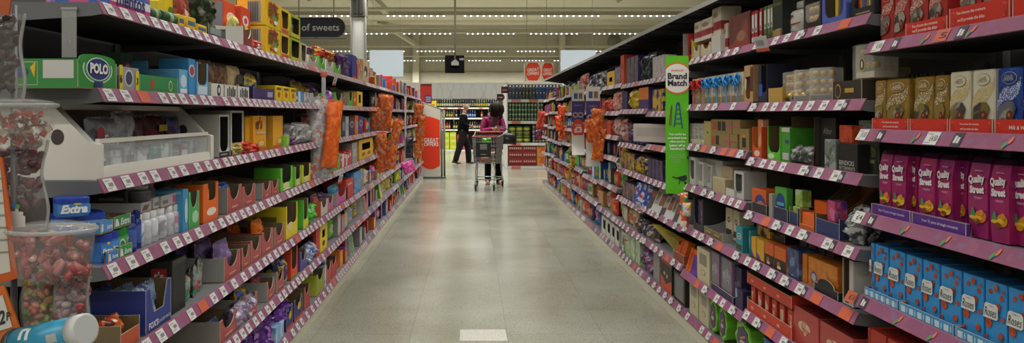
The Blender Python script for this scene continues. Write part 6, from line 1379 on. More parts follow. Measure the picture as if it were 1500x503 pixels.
clip_strip('L', 594, 141, 228, 'long pale empty strip between the two orange bag strips', 11.2, [(601, 205, 232, 10, ['1c1c1e', '3a3a3c'], 'black sweet bag near the foot of the long pale strip', .0), (592, 232, 248, 16, ['c03a86', 'd86aa8'], 'magenta packet sticking out below the long pale strip', 1.2)])
clip_strip('L', 610, 145, 165, 'far hanging strip of orange bags near the red offer panel', 13.6,
           [(613, 155, 180, 13, OR_, 'orange sweet bag at the top of the far left strip', .1), (617, 172, 200, 11, OR_, 'orange sweet bag second down the far left strip', .1), (616, 190, 222, 10, OR_, 'orange sweet bag third down the far left strip', -.05), (612, 212, 232, 8, OR_, 'orange sweet bag lowest on the far left strip', 0)])
clip_strip('R', 868, 160, 175, 'strip of orange bags beside the longer purple offer strip', 7.75,
           [(871, 163, 190, 17, OR_[:3], 'orange bag highest beside the longer offer strip', .15), (868, 178, 208, 18, OR_[:3], 'orange bag second beside the longer offer strip', -.1), (874, 190, 218, 15, OR_[:3], 'orange bag third beside the longer offer strip', .2), (872, 205, 235, 15, OR_[:3], 'orange bag lowest beside the longer offer strip', .1)])
RO = ['b03a1c', 'c8522a', '8a2a14']
clip_strip('R', 819, 155, 165, 'strip of red orange bags further along the right shelves', 10.9,
           [(820, 157, 178, 10, RO, 'red orange bag highest on the further right strip', .1), (818, 172, 192, 9, RO, 'red orange bag in the middle of the further right strip', -.1), (823, 186, 204, 9, RO, 'red orange bag lowest on the further right strip', .1)])
clip_strip('R', 788, 150, 180, 'strip of red bags at the far end of the right shelves', 14.2,
           [(791, 166, 190, 14, ['b83a2a', 'c8604a'], 'red sweet bag hanging at the far end of the right shelves', .15), (788, 192, 206, 8, ['4a2a5a', 'b83a2a'], 'small dark bag hanging below the far red bag', 0)])
clip_strip('R', 836, 215, 285, 'strip of gold foil packets under the shorter purple strip', 9.3,
           [(836, 216, 232, 7, ['8a6a2a', 'c0a040', '3a2a1a'], 'gold foil packet highest under the shorter purple strip', 0), (837, 230, 246, 7, ['8a6a2a', 'c0a040', '3a2a1a'], 'gold foil packet second under the shorter purple strip', 0), (836, 244, 262, 7, ['8a6a2a', 'c0a040', '6a1a1a'], 'gold foil packet lowest under the shorter purple strip', 0)])
clip_strip('R', 1001, 283, 330, 'strip of small bright packets below the green fin sign', 4.6,
           [(999, 284, 300, 10, ['c0582a', 'd8d0c0', '4a7a3a'], 'small bright packet highest below the green fin sign', 0), (1001, 298, 315, 10, ['b8b0a8', 'c0582a', 'c8a82a'], 'small bright packet second below the green fin sign', 0), (1000, 312, 332, 10, ['c0482a', 'd8d0c0', 'a03a2a'], 'small bright packet lowest below the green fin sign', 0)])
# promotional cards sticking out from shelf edges
for (side, x, y, Y, w, h, lab) in (('R', 1118, 64, 3.50, .09, .075, 'tilted price card on the topmost right shelf edge'), ('R', 908, 244, 6.7, .07, .07, 'tilted price card on the fourth right shelf edge'), ('R', 938, 303, 5.7, .07, .08, 'tilted price card on the fifth right shelf edge'), ('R', 917, 347, 6.2, .07, .07, 'tilted price card on the sixth right shelf edge'),
                                  ('L', 497, 262, 5.6, .06, .07, 'tilted price card on the fourth left shelf edge'), ('L', 489, 119, 5.4, .05, .06, 'tilted price card on the topmost left shelf edge'), ('L', 489, 168, 5.45, .05, .06, 'tilted price card on the second left shelf edge')):
    o = thing('shelf_edge_card', lab, 'price card'); o.location = ((x-CX)*Y/F, Y, H+(CY-y)*Y/F - h/2)
    o.rotation_euler = (0.3, 0, math.pi/2*.8 if side == 'L' else -math.pi/2*.8)
    MB().box(-w/2, w/2, 0, .001, 0, h).build('card', mat('b4aeac'), o)
    MB().box(-w/2, w/2, -.0008, 0, 0, h*.22).build('red_band', mat('b0523c'), o)
    MB().box(-w*.35, w*.2, -.0008, 0, h*.4, h*.75).build('print_block', mat('86848a'), o)
# ------------------------------------------------------------------ pick and mix bags hung at the near left end
def near_left():
    Yd = 1.90
    P = lambda x, y, Y=Yd: ((x-CX)*Y/F, Y, H+(CY-y)*Y/F)
    st = thing('sweet_stand', 'orange edged hanging frame for bagged sweets at the near left', 'display stand')
    st.location = P(2, 300, 1.82)
    k = 1.82/F
    MB().tube([(.0, .05, .50), (.0, .05, -.62)], .008, 8).build('hanging_bar', steel_d, st)
    # orange boards, slanting with the frame
    def board(pts, nm, m, y=0, t=.006):
        return MB().prism([((x-2)*k, (300-yy)*k) for x, yy in pts], 'y', y, y+t).build(nm, mat(m, .4), st)
    board([(-30, 215), (3, 232), (26, 408), (-30, 424)], 'upper_board', 'b0501c')
    b = board([(-30, 244), (0, 238), (16, 398), (-30, 410)], 'white_card', 'b0aca2', -.0015, .001)
    for i in range(7): board([(-30, 262+18*i), (4+1.6*i, 260+18*i), (4.4+1.6*i, 263+18*i), (-30, 265+18*i)], 'small_print', '7a7670', -.0022, .0005)
    board([(-30, -20), (20, -20), (14, 22), (-30, 20)], 'top_board', '9a4418', -.004)
    board([(-30, 420), (17, 415), (45, 492), (47, 482), (50, 506), (-30, 520)], 'lower_board', 'b0581c', -.03)
    board([(-30, 443), (16, 428), (30, 474), (-30, 492)], 'price_card', 'b0aea6', -.033, .002)
    vs, fs, tw, th = text_data('82', .03, .0); q = 17*k/tw
    MB().add([((12-2)*k + a*q, -.0345, (300-461)*k + b_*q*1.6 + a*q*.30) for a, b_ in vs], fs).build('lettering', mat('22221f'), st)
    vs, fs, tw, th = text_data('P', .03, .0); q = 5.5*k/tw
    MB().add([((25-2)*k + a*q, -.0345, (300-458)*k + b_*q*1.5 + a*q*.3) for a, b_ in vs], fs).build('lettering', mat('22221f'), st)
    for i, yy in enumerate((432, 438)): board([(-30, yy+4), (10, yy-4), (10.5, yy-2.5), (-30, yy+6)], 'small_print', '7a4a2a', -.0335, .0005)
    rim = clear('a8a8a4', .5, .15); film = clear('b0aca8', .16, .1); dk = '3a2422'
    r = random.Random(3)
    def bagx(x0, x1, y0, y1, lab, cols, n, sw, Y, fillf=.75, wavy=True, tagc=True, shape='cube', thumb=None):
        """clear bag with a wavy welded rim, and the sweets in it"""
        o = thing('clear_sweet_bag', lab, 'sweets'); c = P((x0+x1)/2, y1, Y); o.location = c
        w, h = (x1-x0)*Y/F, (y1-y0)*Y/F
        def edge(s, v): return s*w/2*(1 + .10*math.sin(v*7.5 + (0 if s > 0 else 0)) * s if wavy else 1)
        def xx(u, v): return edge(-1, v) + (edge(1, v) - edge(-1, v))*u
        bul = lambda u, v: .05*(max(0, 1-abs(2*u-1)**2.5)*max(0, 1-abs(2*v-1)**3))**.6
        MB().grid(lambda u, v: (xx(u, v), -bul(u, v), v*h), 12, 14).grid(lambda u, v: (xx(u, v), bul(u, v), v*h), 12, 14, flip=True).build('clear_film', film, o)
        for s in (0, 1):
            MB().tube([(xx(s, v/20), 0, v/20*h) for v in range(21)], .0042, 6).build('welded_rim', rim, o)
        MB().tube([(xx(u/8, 0), 0, 0) for u in range(9)], .004, 6).build('welded_rim', rim, o)
        if thumb:
            tx, tz, ts = thumb
            pts = [(-.5, 0), (.5, 0), (.5, .62), (.36, .70), (.40, .85), (.26, .93), (.12, .9), (.06, 1.12), (-.06, 1.12), (-.10, .92), (-.3, .95), (-.4, .8), (-.5, .72)]
            MB().prism([(tx*w+ts*a, tz*h+ts*b_) for a, b_ in pts], 'y', -.056, -.0545).build('paper_label', mat('b4b0aa', .5), o)
            MB().prism([(tx*w+ts*(.05+.16*math.cos(i*.785)), tz*h+ts*(1.22+.14*math.sin(i*.785))) for i in range(8)], 'y', -.057, -.0555).build('printed_sweet', mat('4a8a4a'), o)
            MB().prism([(tx*w+ts*(-.15+.15*math.cos(i*.785)), tz*h+ts*(1.3+.14*math.sin(i*.785))) for i in range(8)], 'y', -.0575, -.056).build('printed_sweet', mat('3f6aa0'), o)
        return o, w, h
    def sweets(o, w, h, n, cols, size, group, lab, kind, zf=(.05, .8), yo=.03, nm_='sweet'):
        protos = []
        for cset in cols:
            if kind == 'rock':
                mb = MB().tube([(-size, 0, 0), (size, 0, 0)], size*.55, 8, 0); mb.tube([(-size*1.01, 0, 0), (size*1.01, 0, 0)], size*.25, 6, 1)
            elif kind == 'bean':
                mb = MB().lathe([(size*.1, -size*.9), (size*.5, -size*.55), (size*.55, 0), (size*.5, size*.55), (size*.1, size*.9)], 8)
            else:
                mb = MB().grid(lambda u, v: (size*1.6*(u-.5), size*.5*math.sin(6*u), size*(v-.5)), 5, 2, 0).grid(lambda u, v: (size*1.6*(u-.5), size*.5*math.sin(6*u)+size*.3, size*(v-.5)), 5, 2, 1, flip=True)
            protos.append(mb.mesh('sweet', list(cset)))
        for i in range(n):
            q = D.objects.new(nm_, protos[i % len(protos)]); C.objects.link(q)
            u, v = r.uniform(-.40, .40), r.uniform(*zf)
            q.location = (o.location.x + u*w, o.location.y + r.uniform(-yo, yo*.6)*(1-abs(u)), o.location.z + v*h)
            q.rotation_euler = (r.uniform(0, 3), r.uniform(0, 3), r.uniform(0, 3))
            tag(q, lab, 'sweet', group)
    o, w, h = bagx(-34, 33, 20, 148, 'clear bag of dark brown sweets topmost at the near left', 0, 0, 0, 1.86, thumb=(.1, .12, .03))
    sweets(o, w, h, 70, [('3a2420', '4a2e26'), ('2c1c1a', '4a2e26')], .017, 'dark brown sweets', 'dark brown sweet in the topmost clear bag', 'bean', (.1, .95))
    def tubx(x0, x1, y0, y1, lab, Y, thumb=None):
        o = thing('clear_sweet_tub', lab, 'sweets'); o.location = P((x0+x1)/2, y1, Y); w, h = (x1-x0)*Y/F, (y1-y0)*Y/F
        n = 28
        prof = [(.55, 0), (.80, .10), (.93, .4), (1.0, .86)]
        def rg(s, z): return [(s*w/2*math.cos(a), s*.075*math.sin(a), z*h*(1+.0*math.cos(a))) for a in [2*math.pi*i/n for i in range(n)]]
        vs = [p for s, z in prof for p in rg(s, z)]
        fs = [(i*n+q, i*n+(q+1) % n, (i+1)*n+(q+1) % n, (i+1)*n+q) for i in range(len(prof)-1) for q in range(n)] + [tuple(range(n))[::-1]]
        MB().add(vs, fs, 0, True).build('clear_bowl', clear('b8b4b0', .2, .12), o)
        MB().tube([(1.02*w/2*math.cos(a), .078*math.sin(a), .87*h) for a in [2*math.pi*i/36 for i in range(37)]], .006, 6, caps=False).build('rim', rim, o)
        MB().lathe([(w/2, .87*h), (w/2*.92, .95*h), (w/2*.5, h), (w/2*.1, h*1.01)], 28, (0, 0), sy=.15/w).build('clear_lid', clear('b8b6b2', .18, .1), o)
        return o, w, h
    PK = [('8f3f40', 'b09a94'), ('a05a58', 'b8a8a0'), ('84302e', 'a88a84')]
    o, w, h = tubx(-30, 78, 145, 218, 'clear tub of red and white sweets under the top clear bag', 1.84)
    sweets(o, w, h, 44, [('a8422e', 'b8a898'), ('b0aca0', '9a3426'), ('8a3424', 'b8a898')], .017, 'red and white sweets', 'red and white sweet in the upper clear tub', 'curl', (.1, .72), .04)
    o, w, h = bagx(-30, 66, 205, 336, 'clear wavy bag of dark pink sweets with a white paper label', 0, 0, 0, 1.90, thumb=(.27, .06, .042))
    sweets(o, w, h, 85, [('5c2a30', '6a3438'), ('4a2428', '6a3438')], .019, 'dark pink sweets', 'dark pink sweet in the wavy middle bag', 'bean', (.22, .97), .035, 'chewy_sweet')
    MB().prism([(-.02*w-.03+.0, .1*h), (.0, .1*h), (.0, .3*h), (-.02, .38*h), (-.03, .3*h)], 'y', -.057, -.0555).build('paper_label', mat('a8a49c', .5), o)
    o, w, h = tubx(16, 137, 325, 412, 'clear lidded tub of pink and white rock sweets', 1.84)
    sweets(o, w, h, 62, PK, .017, 'pink rock sweets', 'pink and white rock sweet in the lidded clear tub', 'rock', (.08, .74), .05, 'rock_sweet')
    o, w, h = bagx(36, 82, 396, 520, 'clear bag of mixed coloured jelly sweets, left of the pair', 0, 0, 0, 1.88, thumb=(.15, .18, .03))
    sweets(o, w, h, 120, [('a8402e', 'c0a030'), ('a89030', 'b05a2c'), ('6a8a3a', 'b0584a'), ('b0705a', 'a83a34')], .0125, 'mixed jelly sweets', 'jelly sweet in the mixed coloured bag', 'bean', (.03, .96), .035, 'jelly_sweet')
    o, w, h = bagx(83, 130, 388, 520, 'clear bag of pale pink and red sweets, right of the pair', 0, 0, 0, 1.88, thumb=(.0, .2, .034))
    sweets(o, w, h, 90, [('8a6a68', '9a3a38'), ('a08a86', '8a6a68'), ('7a2a2c', 'a08a86')], .0155, 'pale pink and red sweets', 'pale pink sweet in the right hand clear bag', 'bean', (.03, .96), .035, 'foam_sweet')
    o = thing('paper_tube', 'turquoise sweet tube with a white lid lying under the clear bags', 'tube'); a = P(30, 503, 1.78); b_ = P(112, 486, 1.72)
    d = Vector(b_) - Vector(a); o.location = a; o.rotation_euler = d.to_track_quat('X', 'Z').to_euler(); L = d.length
    R = .036
    MB().tube([(0, 0, 0), (L, 0, 0)], R, 24).build('tube_body', printed(['2a7f9e', '2f8aa8', '2a7f9e'], 6), o)
    MB().tube([(L, 0, 0), (L+.028, 0, 0), (L+.030, 0, 0)], [R*1.05, R*1.05, R*.9], 24).build('lid', mat('a8aaa8', .4), o)
    MB().tube([(-.02, 0, 0), (0, 0, 0)], R*1.04, 24).build('dark_end', mat('2c3436'), o)
    def onr(u0, u1, a0, a1, m, nm):
        n = 8; vs = []
        for i in range(n+1):
            t = a0+(a1-a0)*i/n
            for u in (u0, u1): vs.append((u*L, -R*1.01*math.cos(t), R*1.01*math.sin(t)))
        MB().add(vs, [(2*i, 2*i+1, 2*i+3, 2*i+2) for i in range(n)]).build(nm, mat(m), o)
    onr(.70, .88, -.3, .25, '9a9c98', 'barcode_panel'); onr(.2, .26, .3, 1.1, 'b8c0c0', 'letter_print'); onr(.32, .38, .2, 1.0, 'b8c0c0', 'letter_print'); onr(.26, .32, .85, 1.1, 'b8c0c0', 'letter_print'); onr(.45, .55, -.6, -.1, '4a9a6a', 'green_print')
near_left()

# ------------------------------------------------------------------ room
def floor_mat():
    m = D.materials.new('speckled_floor_tile'); m.use_nodes = True; nt = m.node_tree; b = nt.nodes['Principled BSDF']
    tc = nt.nodes.new('ShaderNodeTexCoord')
    def noise_(s, d=2):
        n = nt.nodes.new('ShaderNodeTexNoise'); n.inputs['Scale'].default_value = s; n.inputs['Detail'].default_value = d; nt.links.new(tc.outputs['Object'], n.inputs['Vector']); return n.outputs['Fac']
    def ramp(x, p0, c0, p1, c1):
        r = nt.nodes.new('ShaderNodeValToRGB'); e = r.color_ramp.elements; e[0].position = p0; e[0].color = c0; e[1].position = p1; e[1].color = c1; nt.links.new(x, r.inputs[0]); return r.outputs[0]
    base = ramp(noise_(150, 1), .36, lin('7a7b70'), .56, lin('9a9b8f'))
    vo = nt.nodes.new('ShaderNodeTexVoronoi'); vo.inputs['Scale'].default_value = 130; nt.links.new(tc.outputs['Object'], vo.inputs['Vector'])
    spk = ramp(vo.outputs['Color'], .10, lin('8f8d82'), .24, (1, 1, 1, 1))
    mx = nt.nodes.new('ShaderNodeMix'); mx.data_type = 'RGBA'; mx.blend_type = 'MULTIPLY'; mx.inputs[0].default_value = .5
    nt.links.new(base, mx.inputs[6]); nt.links.new(spk, mx.inputs[7])
    big = ramp(noise_(1.2, 3), .35, lin('e2e0d8'), .65, (1, 1, 1, 1))
    m2 = nt.nodes.new('ShaderNodeMix'); m2.data_type = 'RGBA'; m2.blend_type = 'MULTIPLY'; m2.inputs[0].default_value = 1
    nt.links.new(mx.outputs[2], m2.inputs[6]); nt.links.new(big, m2.inputs[7])
    br = nt.nodes.new('ShaderNodeTexBrick'); br.offset = 0; br.inputs['Scale'].default_value = 1; br.inputs['Brick Width'].default_value = .61; br.inputs['Row Height'].default_value = .61; br.inputs['Mortar Size'].default_value = .0016
    br.inputs['Color1'].default_value = (1, 1, 1, 1); br.inputs['Color2'].default_value = lin('f2f1ee'); br.inputs['Mortar'].default_value = lin('d2d0c8')
    mp = nt.nodes.new('ShaderNodeMapping'); mp.inputs['Location'].default_value = (-.22, .19, 0); nt.links.new(tc.outputs['Object'], mp.inputs[0]); nt.links.new(mp.outputs[0], br.inputs['Vector'])
    m3 = nt.nodes.new('ShaderNodeMix'); m3.data_type = 'RGBA'; m3.blend_type = 'MULTIPLY'; m3.inputs[0].default_value = 1
    nt.links.new(m2.outputs[2], m3.inputs[6]); nt.links.new(br.outputs['Color'], m3.inputs[7])
    nt.links.new(m3.outputs[2], b.inputs['Base Color'])
    rr = nt.nodes.new('ShaderNodeMapRange'); rr.inputs['To Min'].default_value = .19; rr.inputs['To Max'].default_value = .23; b.inputs['Specular IOR Level'].default_value = .4; nt.links.new(noise_(3, 3), rr.inputs['Value']); nt.links.new(rr.outputs[0], b.inputs['Roughness'])
    return m
struct(MB().box(-22, 22, -9, 48, -.05, 0).build('floor', floor_mat()))
struct(MB().box(-22, 22, -9, 48, 7.0, 7.1).build('ceiling', mat('cac3ae', .8)))
wallm = printed(['a39d8b', 'a8a290'], 1.5, .8, .5, sharp=.3)
struct(MB().box(-22, 22, 48, 48.2, 0, 7).build('wall_back', wallm))
struct(MB().box(-22, 22, -9.2, -9, 0, 7).build('wall_front', wallm))
struct(MB().box(-22.2, -22, -9, 48, 0, 7).build('wall_left', wallm))
struct(MB().box(22, 22.2, -9, 48, 0, 7).build('wall_right', wallm))
o = thing('floor_tile', 'single whiter replacement floor tile in the near aisle', 'floor tile'); o.location = (.07, 4.68, 0)
mb = MB().add([(-.148, -.115, .0012), (.148, -.115, .0012), (.142, .115, .0012), (-.148, .115, .0012), (-.15, -.117, 0), (.15, -.117, 0), (.144, .117, 0), (-.15, .117, 0)], [(0, 1, 2, 3), (0, 4, 5, 1), (1, 5, 6, 2), (2, 6, 7, 3), (3, 7, 4, 0)])
mb.build('tile_slab', printed(['b2b0a8', 'a6a49c', 'bab8b0'], 60, .25, .5), o)

# roof steel
steelc = mat('bab39e', .6)
for i, Y in enumerate((14.0, 20.5, 27.5, 35.5, 44.0)):
    z = (5.2, 5.6, 5.9, 6.2, 6.4)[i]
    mb = MB().prism([(Y-.09, z-.02), (Y+.09, z-.02), (Y+.09, z+.03), (Y+.02, z+.03), (Y+.02, z+.3), (Y+.09, z+.3), (Y+.09, z+.35), (Y-.09, z+.35), (Y-.09, z+.3), (Y-.02, z+.3), (Y-.02, z+.03), (Y-.09, z+.03)], 'x', -22, 22)
    b = mb.build('roof_beam', steelc); tag(b, ('nearest', 'second', 'third', 'fourth', 'farthest')[i] + ' beige steel roof beam crossing the store', 'beam')
for i, (Y, z) in enumerate(((17.0, 5.05), (23.5, 4.95), (26.5, 5.0), (33.5, 4.95))):
    b = MB().tube([(-22, Y, z+ .2), (22, Y, z+.2)], .07, 10).build('roof_pipe', mat('bab29e', .5)); tag(b, 'long beige pipe under the roof, ' + ORD[i] + ' from the camera', 'pipe')
for i, (x, nm) in enumerate(((-3.65, 'wall column behind the hanging screen side'), (5.8, 'wall column left of the right pale panel'))):
    b = MB().box(x-.2, x+.2, 47.5, 47.95, 0, 7).build('steel_column', steelc); tag(b, 'beige ' + nm, 'column')
for i, (p, q, nm) in enumerate((((-3.65, 47.4, 5.9), (-5.6, 44.2, 7.0), 'brace rising left from the left wall column'), ((-3.5, 30, 5.6), (-4.4, 27.6, 6.4), 'short brace above the white column'), ((5.4, 27.7, 5.7), (7.4, 27.6, 6.9), 'brace rising right above the light rows'), ((-6.0, 27.5, 5.7), (-7.2, 27.4, 6.7), 'brace at the upper left over the aisle sign'))):
    b = MB().tube([p, q], .17, 4).build('roof_brace', steelc); tag(b, 'beige diagonal steel ' + nm, 'brace')
for i, (z0, z1) in enumerate(((3.0, 3.06), (4.1, 4.16), (5.0, 5.06))):
    struct(MB().box(-22, 22, 47.93, 48, z0, z1).build('trim_%d' % (i+1), mat('a09986', .7)))
o = thing('ventilation_disc', 'round dull vent on the back wall above the right shelves', 'vent'); o.location = (9.2, 47.9, 6.1)
MB().lathe([(.42, 0), (.45, .05), (.40, .09), (.1, .1)], 24).build('vent_cover', mat('7d7868', .7), o, rot=(math.pi/2, 0, 0))
# white column with grey head
o = thing('store_column', 'white boxed column with a dark grey head behind the left shelves', 'column'); o.location = (-3.07, 20, 0)
MB().cbox(-.17, .17, -.17, .17, 0, 4.03, .02).build('column_casing', mat('dededc', .5), o)
for s in (-1, 1): MB().cbox(s*.19-.022, s*.19+.022, -.19, -.14, 0, 4.03, .004).build('corner_guard', mat('8f8f8c', .4), o)
MB().cbox(-.21, .21, -.2, .2, 4.03, 4.6, .02).build('column_head', mat('4c4a42', .6), o)
for s in (-1, 1): MB().box(s*.09-.05, s*.09+.05, -.212, -.2, 4.12, 4.5).build('head_recess', mat('2c2b27', .6), o)
MB().cbox(-.15, .15, -.15, .15, 4.6, 6.9, .02).build('column_steel', steelc, o)

# light rows
led = emit('f4f4ff', 9.0); housing = mat('a09c90', .4)
def make_light():
    o = thing('ceiling_light')
    MB().prism([(-.05, .035), (.05, .035), (.07, 0), (-.07, 0)], 'x', -1.0, 1.0).build('housing', housing, o)
    mb = MB()
    n = 10
    for i in range(n):
        x = -.95 + 1.9*i/(n-1)
        mb.lathe([(.014, -.034), (.027, -.026), (.029, -.012), (.02, -.006)], 10, (x, 0))
    mb.build('led_strip', led, o)
    MB().box(-.98, .98, -.02, .02, -.007, -.001).build('diffuser', emit('f4f4ff', .4), o)
    for s in (-1, 1): MB().tube([(s*.7, 0, .035), (s*.7, 0, .20)], .006, 6).build('hanger', housing, o)
    return o
proto = make_light(); firstl = True
ROWS = [(-6.8, 4.74), (-1.5, 4.74), (3.8, 4.74), (9.1, 4.74), (14.4, 4.74), (19.7, 4.74), (25.0, 4.76), (30.5, 4.76), (38.5, 4.72), (45.2, 4.72)]
RWN = ['farthest row behind the camera', 'row just behind the camera', 'first row over the aisle', 'second row over the aisle', 'third row over the aisle', 'row before the highest visible one', 'highest visible row', 'second visible row', 'third visible row', 'lowest visible row']
PW = [80, 65, 70, 98, 105, 105, 135, 205, 215, 215]
for j, (Y, z) in enumerate(ROWS):
    b = MB().box(-14, 14, Y-.045, Y+.045, z+.20, z+.28).build('light_trunking', mat('bcb5a1', .5)); tag(b, f'beige trunking bar carrying the {RWN[j]} of lights', 'trunking')
    for k in range(-4, 5):
        x = .70 + 2.62*k + (.0 if j % 2 == 0 else .05)
        if firstl: o = proto; firstl = False
        else: o = dup(proto)
        o.location = (x, Y, z)
        tag(o, f'long LED ceiling light, {ORD[k+4]} from the left, {RWN[j]}', 'ceiling light', 'LED ceiling lights')
        if -4 <= k <= 3:
            L = D.lights.new('led_lamp', 'AREA'); L.shape = 'RECTANGLE'; L.size = 1.9; L.size_y = .12; L.energy = PW[j]; L.spread = 2.9 if j < 2 else 2.2 if j < 5 else 2.6 if j < 7 else 2.8; L.color = (1.0, .985, .94)
            lo = D.objects.new('led_lamp', L); C.objects.link(lo); lo.location = (x, Y, z-.06)

# hanging things
def hang(o, xs, z0, z1, r=.008):
    for x in xs: MB().tube([(x, .02, z0), (x, .02, z1)], r, 6).build('hanging_rod', mat('8f8b80'), o)
def aisle_sign():
    Y = 9.0; P = lambda x, y: ((x-CX)*Y/F, H+(CY-y)*Y/F)
    x1, zt = P(505.5, 25.5); x0, zb = P(420, 54.5)
    o = thing('aisle_sign', 'navy hanging aisle sign with white lettering above the left shelves', 'sign'); o.location = ((x0+x1)/2, Y, zb); w, h = x1-x0, zt-zb
    R = h*.48; n = 10
    pts = [(-w/2, 0), (w/2-R, 0)] + [(w/2-R+R*math.sin(a), R-R*math.cos(a)) for a in [math.pi/2*i/n for i in range(1, n+1)]] + [(w/2-R+R*math.cos(a), h-R+R*math.sin(a)) for a in [math.pi/2*i/n for i in range(n+1)]] + [(-w/2, h)]
    MB().prism(pts, 'y', 0, .02).build('sign_panel', mat('1c1f33', .4), o)
    vs, fs, tw, th = text_data('of sweets', .012, 0); tx0, tz0 = P(442, 47); tx1, tz1 = P(497, 33); q = (tx1-tx0)/tw
    cx = (tx0+tx1)/2 - o.location.x; cz = (tz0+tz1)/2 - zb
    MB().add([(cx+a*q, -.002, cz+b*q) for a, b in vs], fs).build('lettering', mat('d4d4d6', .4), o)
    MB().box(-w/2, w/2+.02, .0, .03, -.03, -.012).build('sign_rail', mat('7d7a70', .4, .3), o)
    MB().box(-.02, .02, .005, .025, -.012, 0).build('rail_clip', mat('7d7a70'), o)
    hang(o, (-w*.3, w*.3), h, 5.0-zb)
aisle_sign()
def screen():
    Y = 16.0; P = lambda x, y: ((x-CX)*Y/F, H+(CY-y)*Y/F)
    x0, zt = P(652, 81); x1, zb = P(680.5, 107); w, h = x1-x0, zt-zb
    o = thing('hanging_screen', 'black screen hung from the roof on a grey pole', 'screen'); o.location = ((x0+x1)/2, Y, zb); o.rotation_euler = (0, 0, .16)
    MB().cbox(-w/2, w/2, 0, .07, 0, h, .01).build('screen_body', mat('0b0b0c', .5, spec=.1), o)
    MB().box(-w/2+.02, w/2-.02, -.004, 0, .03, h-.03).build('screen_back_panel', mat('070708', .5, spec=.1), o)
    MB().prism([(-.08, h*.42), (.08, h*.42), (.08, h*.60), (0, h*.78), (-.08, h*.60)], 'y', -.05, -.003).build('mount_bracket', mat('7d7c78', .4), o)
    MB().tube([(-.0, -.03, h*.7), (-.0, -.03, 7.0-zb)], .022, 10).build('pole', mat('86837a', .4), o)
    MB().box(.1, .2, -.006, -.003, h*.72, h*.84).build('badge', mat('6a6a6a'), o)
screen()
def offers(Y, x0, xm, x1, yt, yb):
    P = lambda x, y: ((x-CX)*Y/F, H+(CY-y)*Y/F)
    a, zt = P(x0, yt); b, zb = P(xm, yb); c, _ = P(x1, yb); h = zt-zb
    o = thing('hanging_sign', 'red and cream hanging offers sign with two faces above the right shelves', 'sign'); o.location = (b, Y, zb)
    wl = b-a; wr = (c-b)
    for (w, ang, sx) in ((wl, .0, -1), (wr*1.25, .62, 1)):
        f = thing('sign_face', None, None); f.parent = o; f.location = (0.008*sx, 0, 0)
        f.rotation_euler = (0, 0, ang)
        dx = sx*w/2
        MB().box(dx-w/2, dx+w/2, 0, .015, 0, h).build('board', mat('c9c2a8', .5), f)
        e = [(dx+w*.47*math.cos(t)*(1 if True else 1), h/2 + h*.56*math.sin(t)) for t in [2*math.pi*i/40 for i in range(40)]]
        MB().prism([(p, max(.03*h, min(.97*h, q))) for p, q in e], 'y', -.002, 0).build('red_disc', mat('d23a20', .4), f)
        for s, vz in (('GREAT', .6), ('OFFERS', .40)):
            vs, fs, tw, th = text_data(s, .018, 0); q = w*.74/tw
            MB().add([(dx+p*q, -.0035, h*vz + r_*q*1.15 + p*q*.06) for p, r_ in vs], fs).build('lettering', mat('e0d8cc', .4), f)
    MB().box(-wl, -wl+.01, 0, .5, 0, h).build('rear_board', mat('b0aa94', .5), o)
    hang(o, (-wl*.9, wr*.4), h, 5.0-zb, .006)
offers(17.5, 769.5, 793, 812, 91, 119)
for (x0, x1, yt, yb, Y, lab) in ((541, 591, 73.5, 113, 21.5, 'pale blue blank hanging panel right of the white column'), (821, 873, 73.5, 112, 21.5, 'pale blue blank hanging panel above the right shelves')):
    o = thing('hanging_banner', lab, 'panel'); w, h = (x1-x0)*Y/F, (yb-yt)*Y/F
    o.location = (((x0+x1)/2-CX)*Y/F, Y, H+(CY-yb)*Y/F)
    MB().cbox(-w/2, w/2, 0, .03, 0, h, .01).build('panel_board', mat('9ba4ac', .5), o)
    hang(o, (-w*.4, w*.4), h, 5.9-o.location.z, .004)
# small pale panel and red tub shaped sign beyond the left end
o = thing('end_poster', 'red poster with purple lettering beyond the left shelves', 'poster'); Y = 17.2; o.location = ((624-CX)*Y/F, Y, H+(CY-152)*Y/F)
w, h = 17*Y/F, 29*Y/F
MB().cbox(-w/2, w/2, 0, .02, 0, h, .005).build('poster_board', mat('a8261c', .5), o); MB().box(-w*.1, w*.48, -.003, 0, h*.05, h*.42).build('purple_patch', mat('3a2a5a'), o)
for i in range(3): MB().box(-w*.02, w*.42, -.005, -.003, h*(.1+.1*i), h*(.15+.1*i)).build('print_line', mat('a8a0b8'), o)
MB().box(-w*.5, w*.5, -.003, 0, h*.9, h).build('dark_edge', mat('5a1a14'), o)
MB().box(-.02, .02, .0, .02, -o.location.z, 0).build('stand_post', steel_d, o)

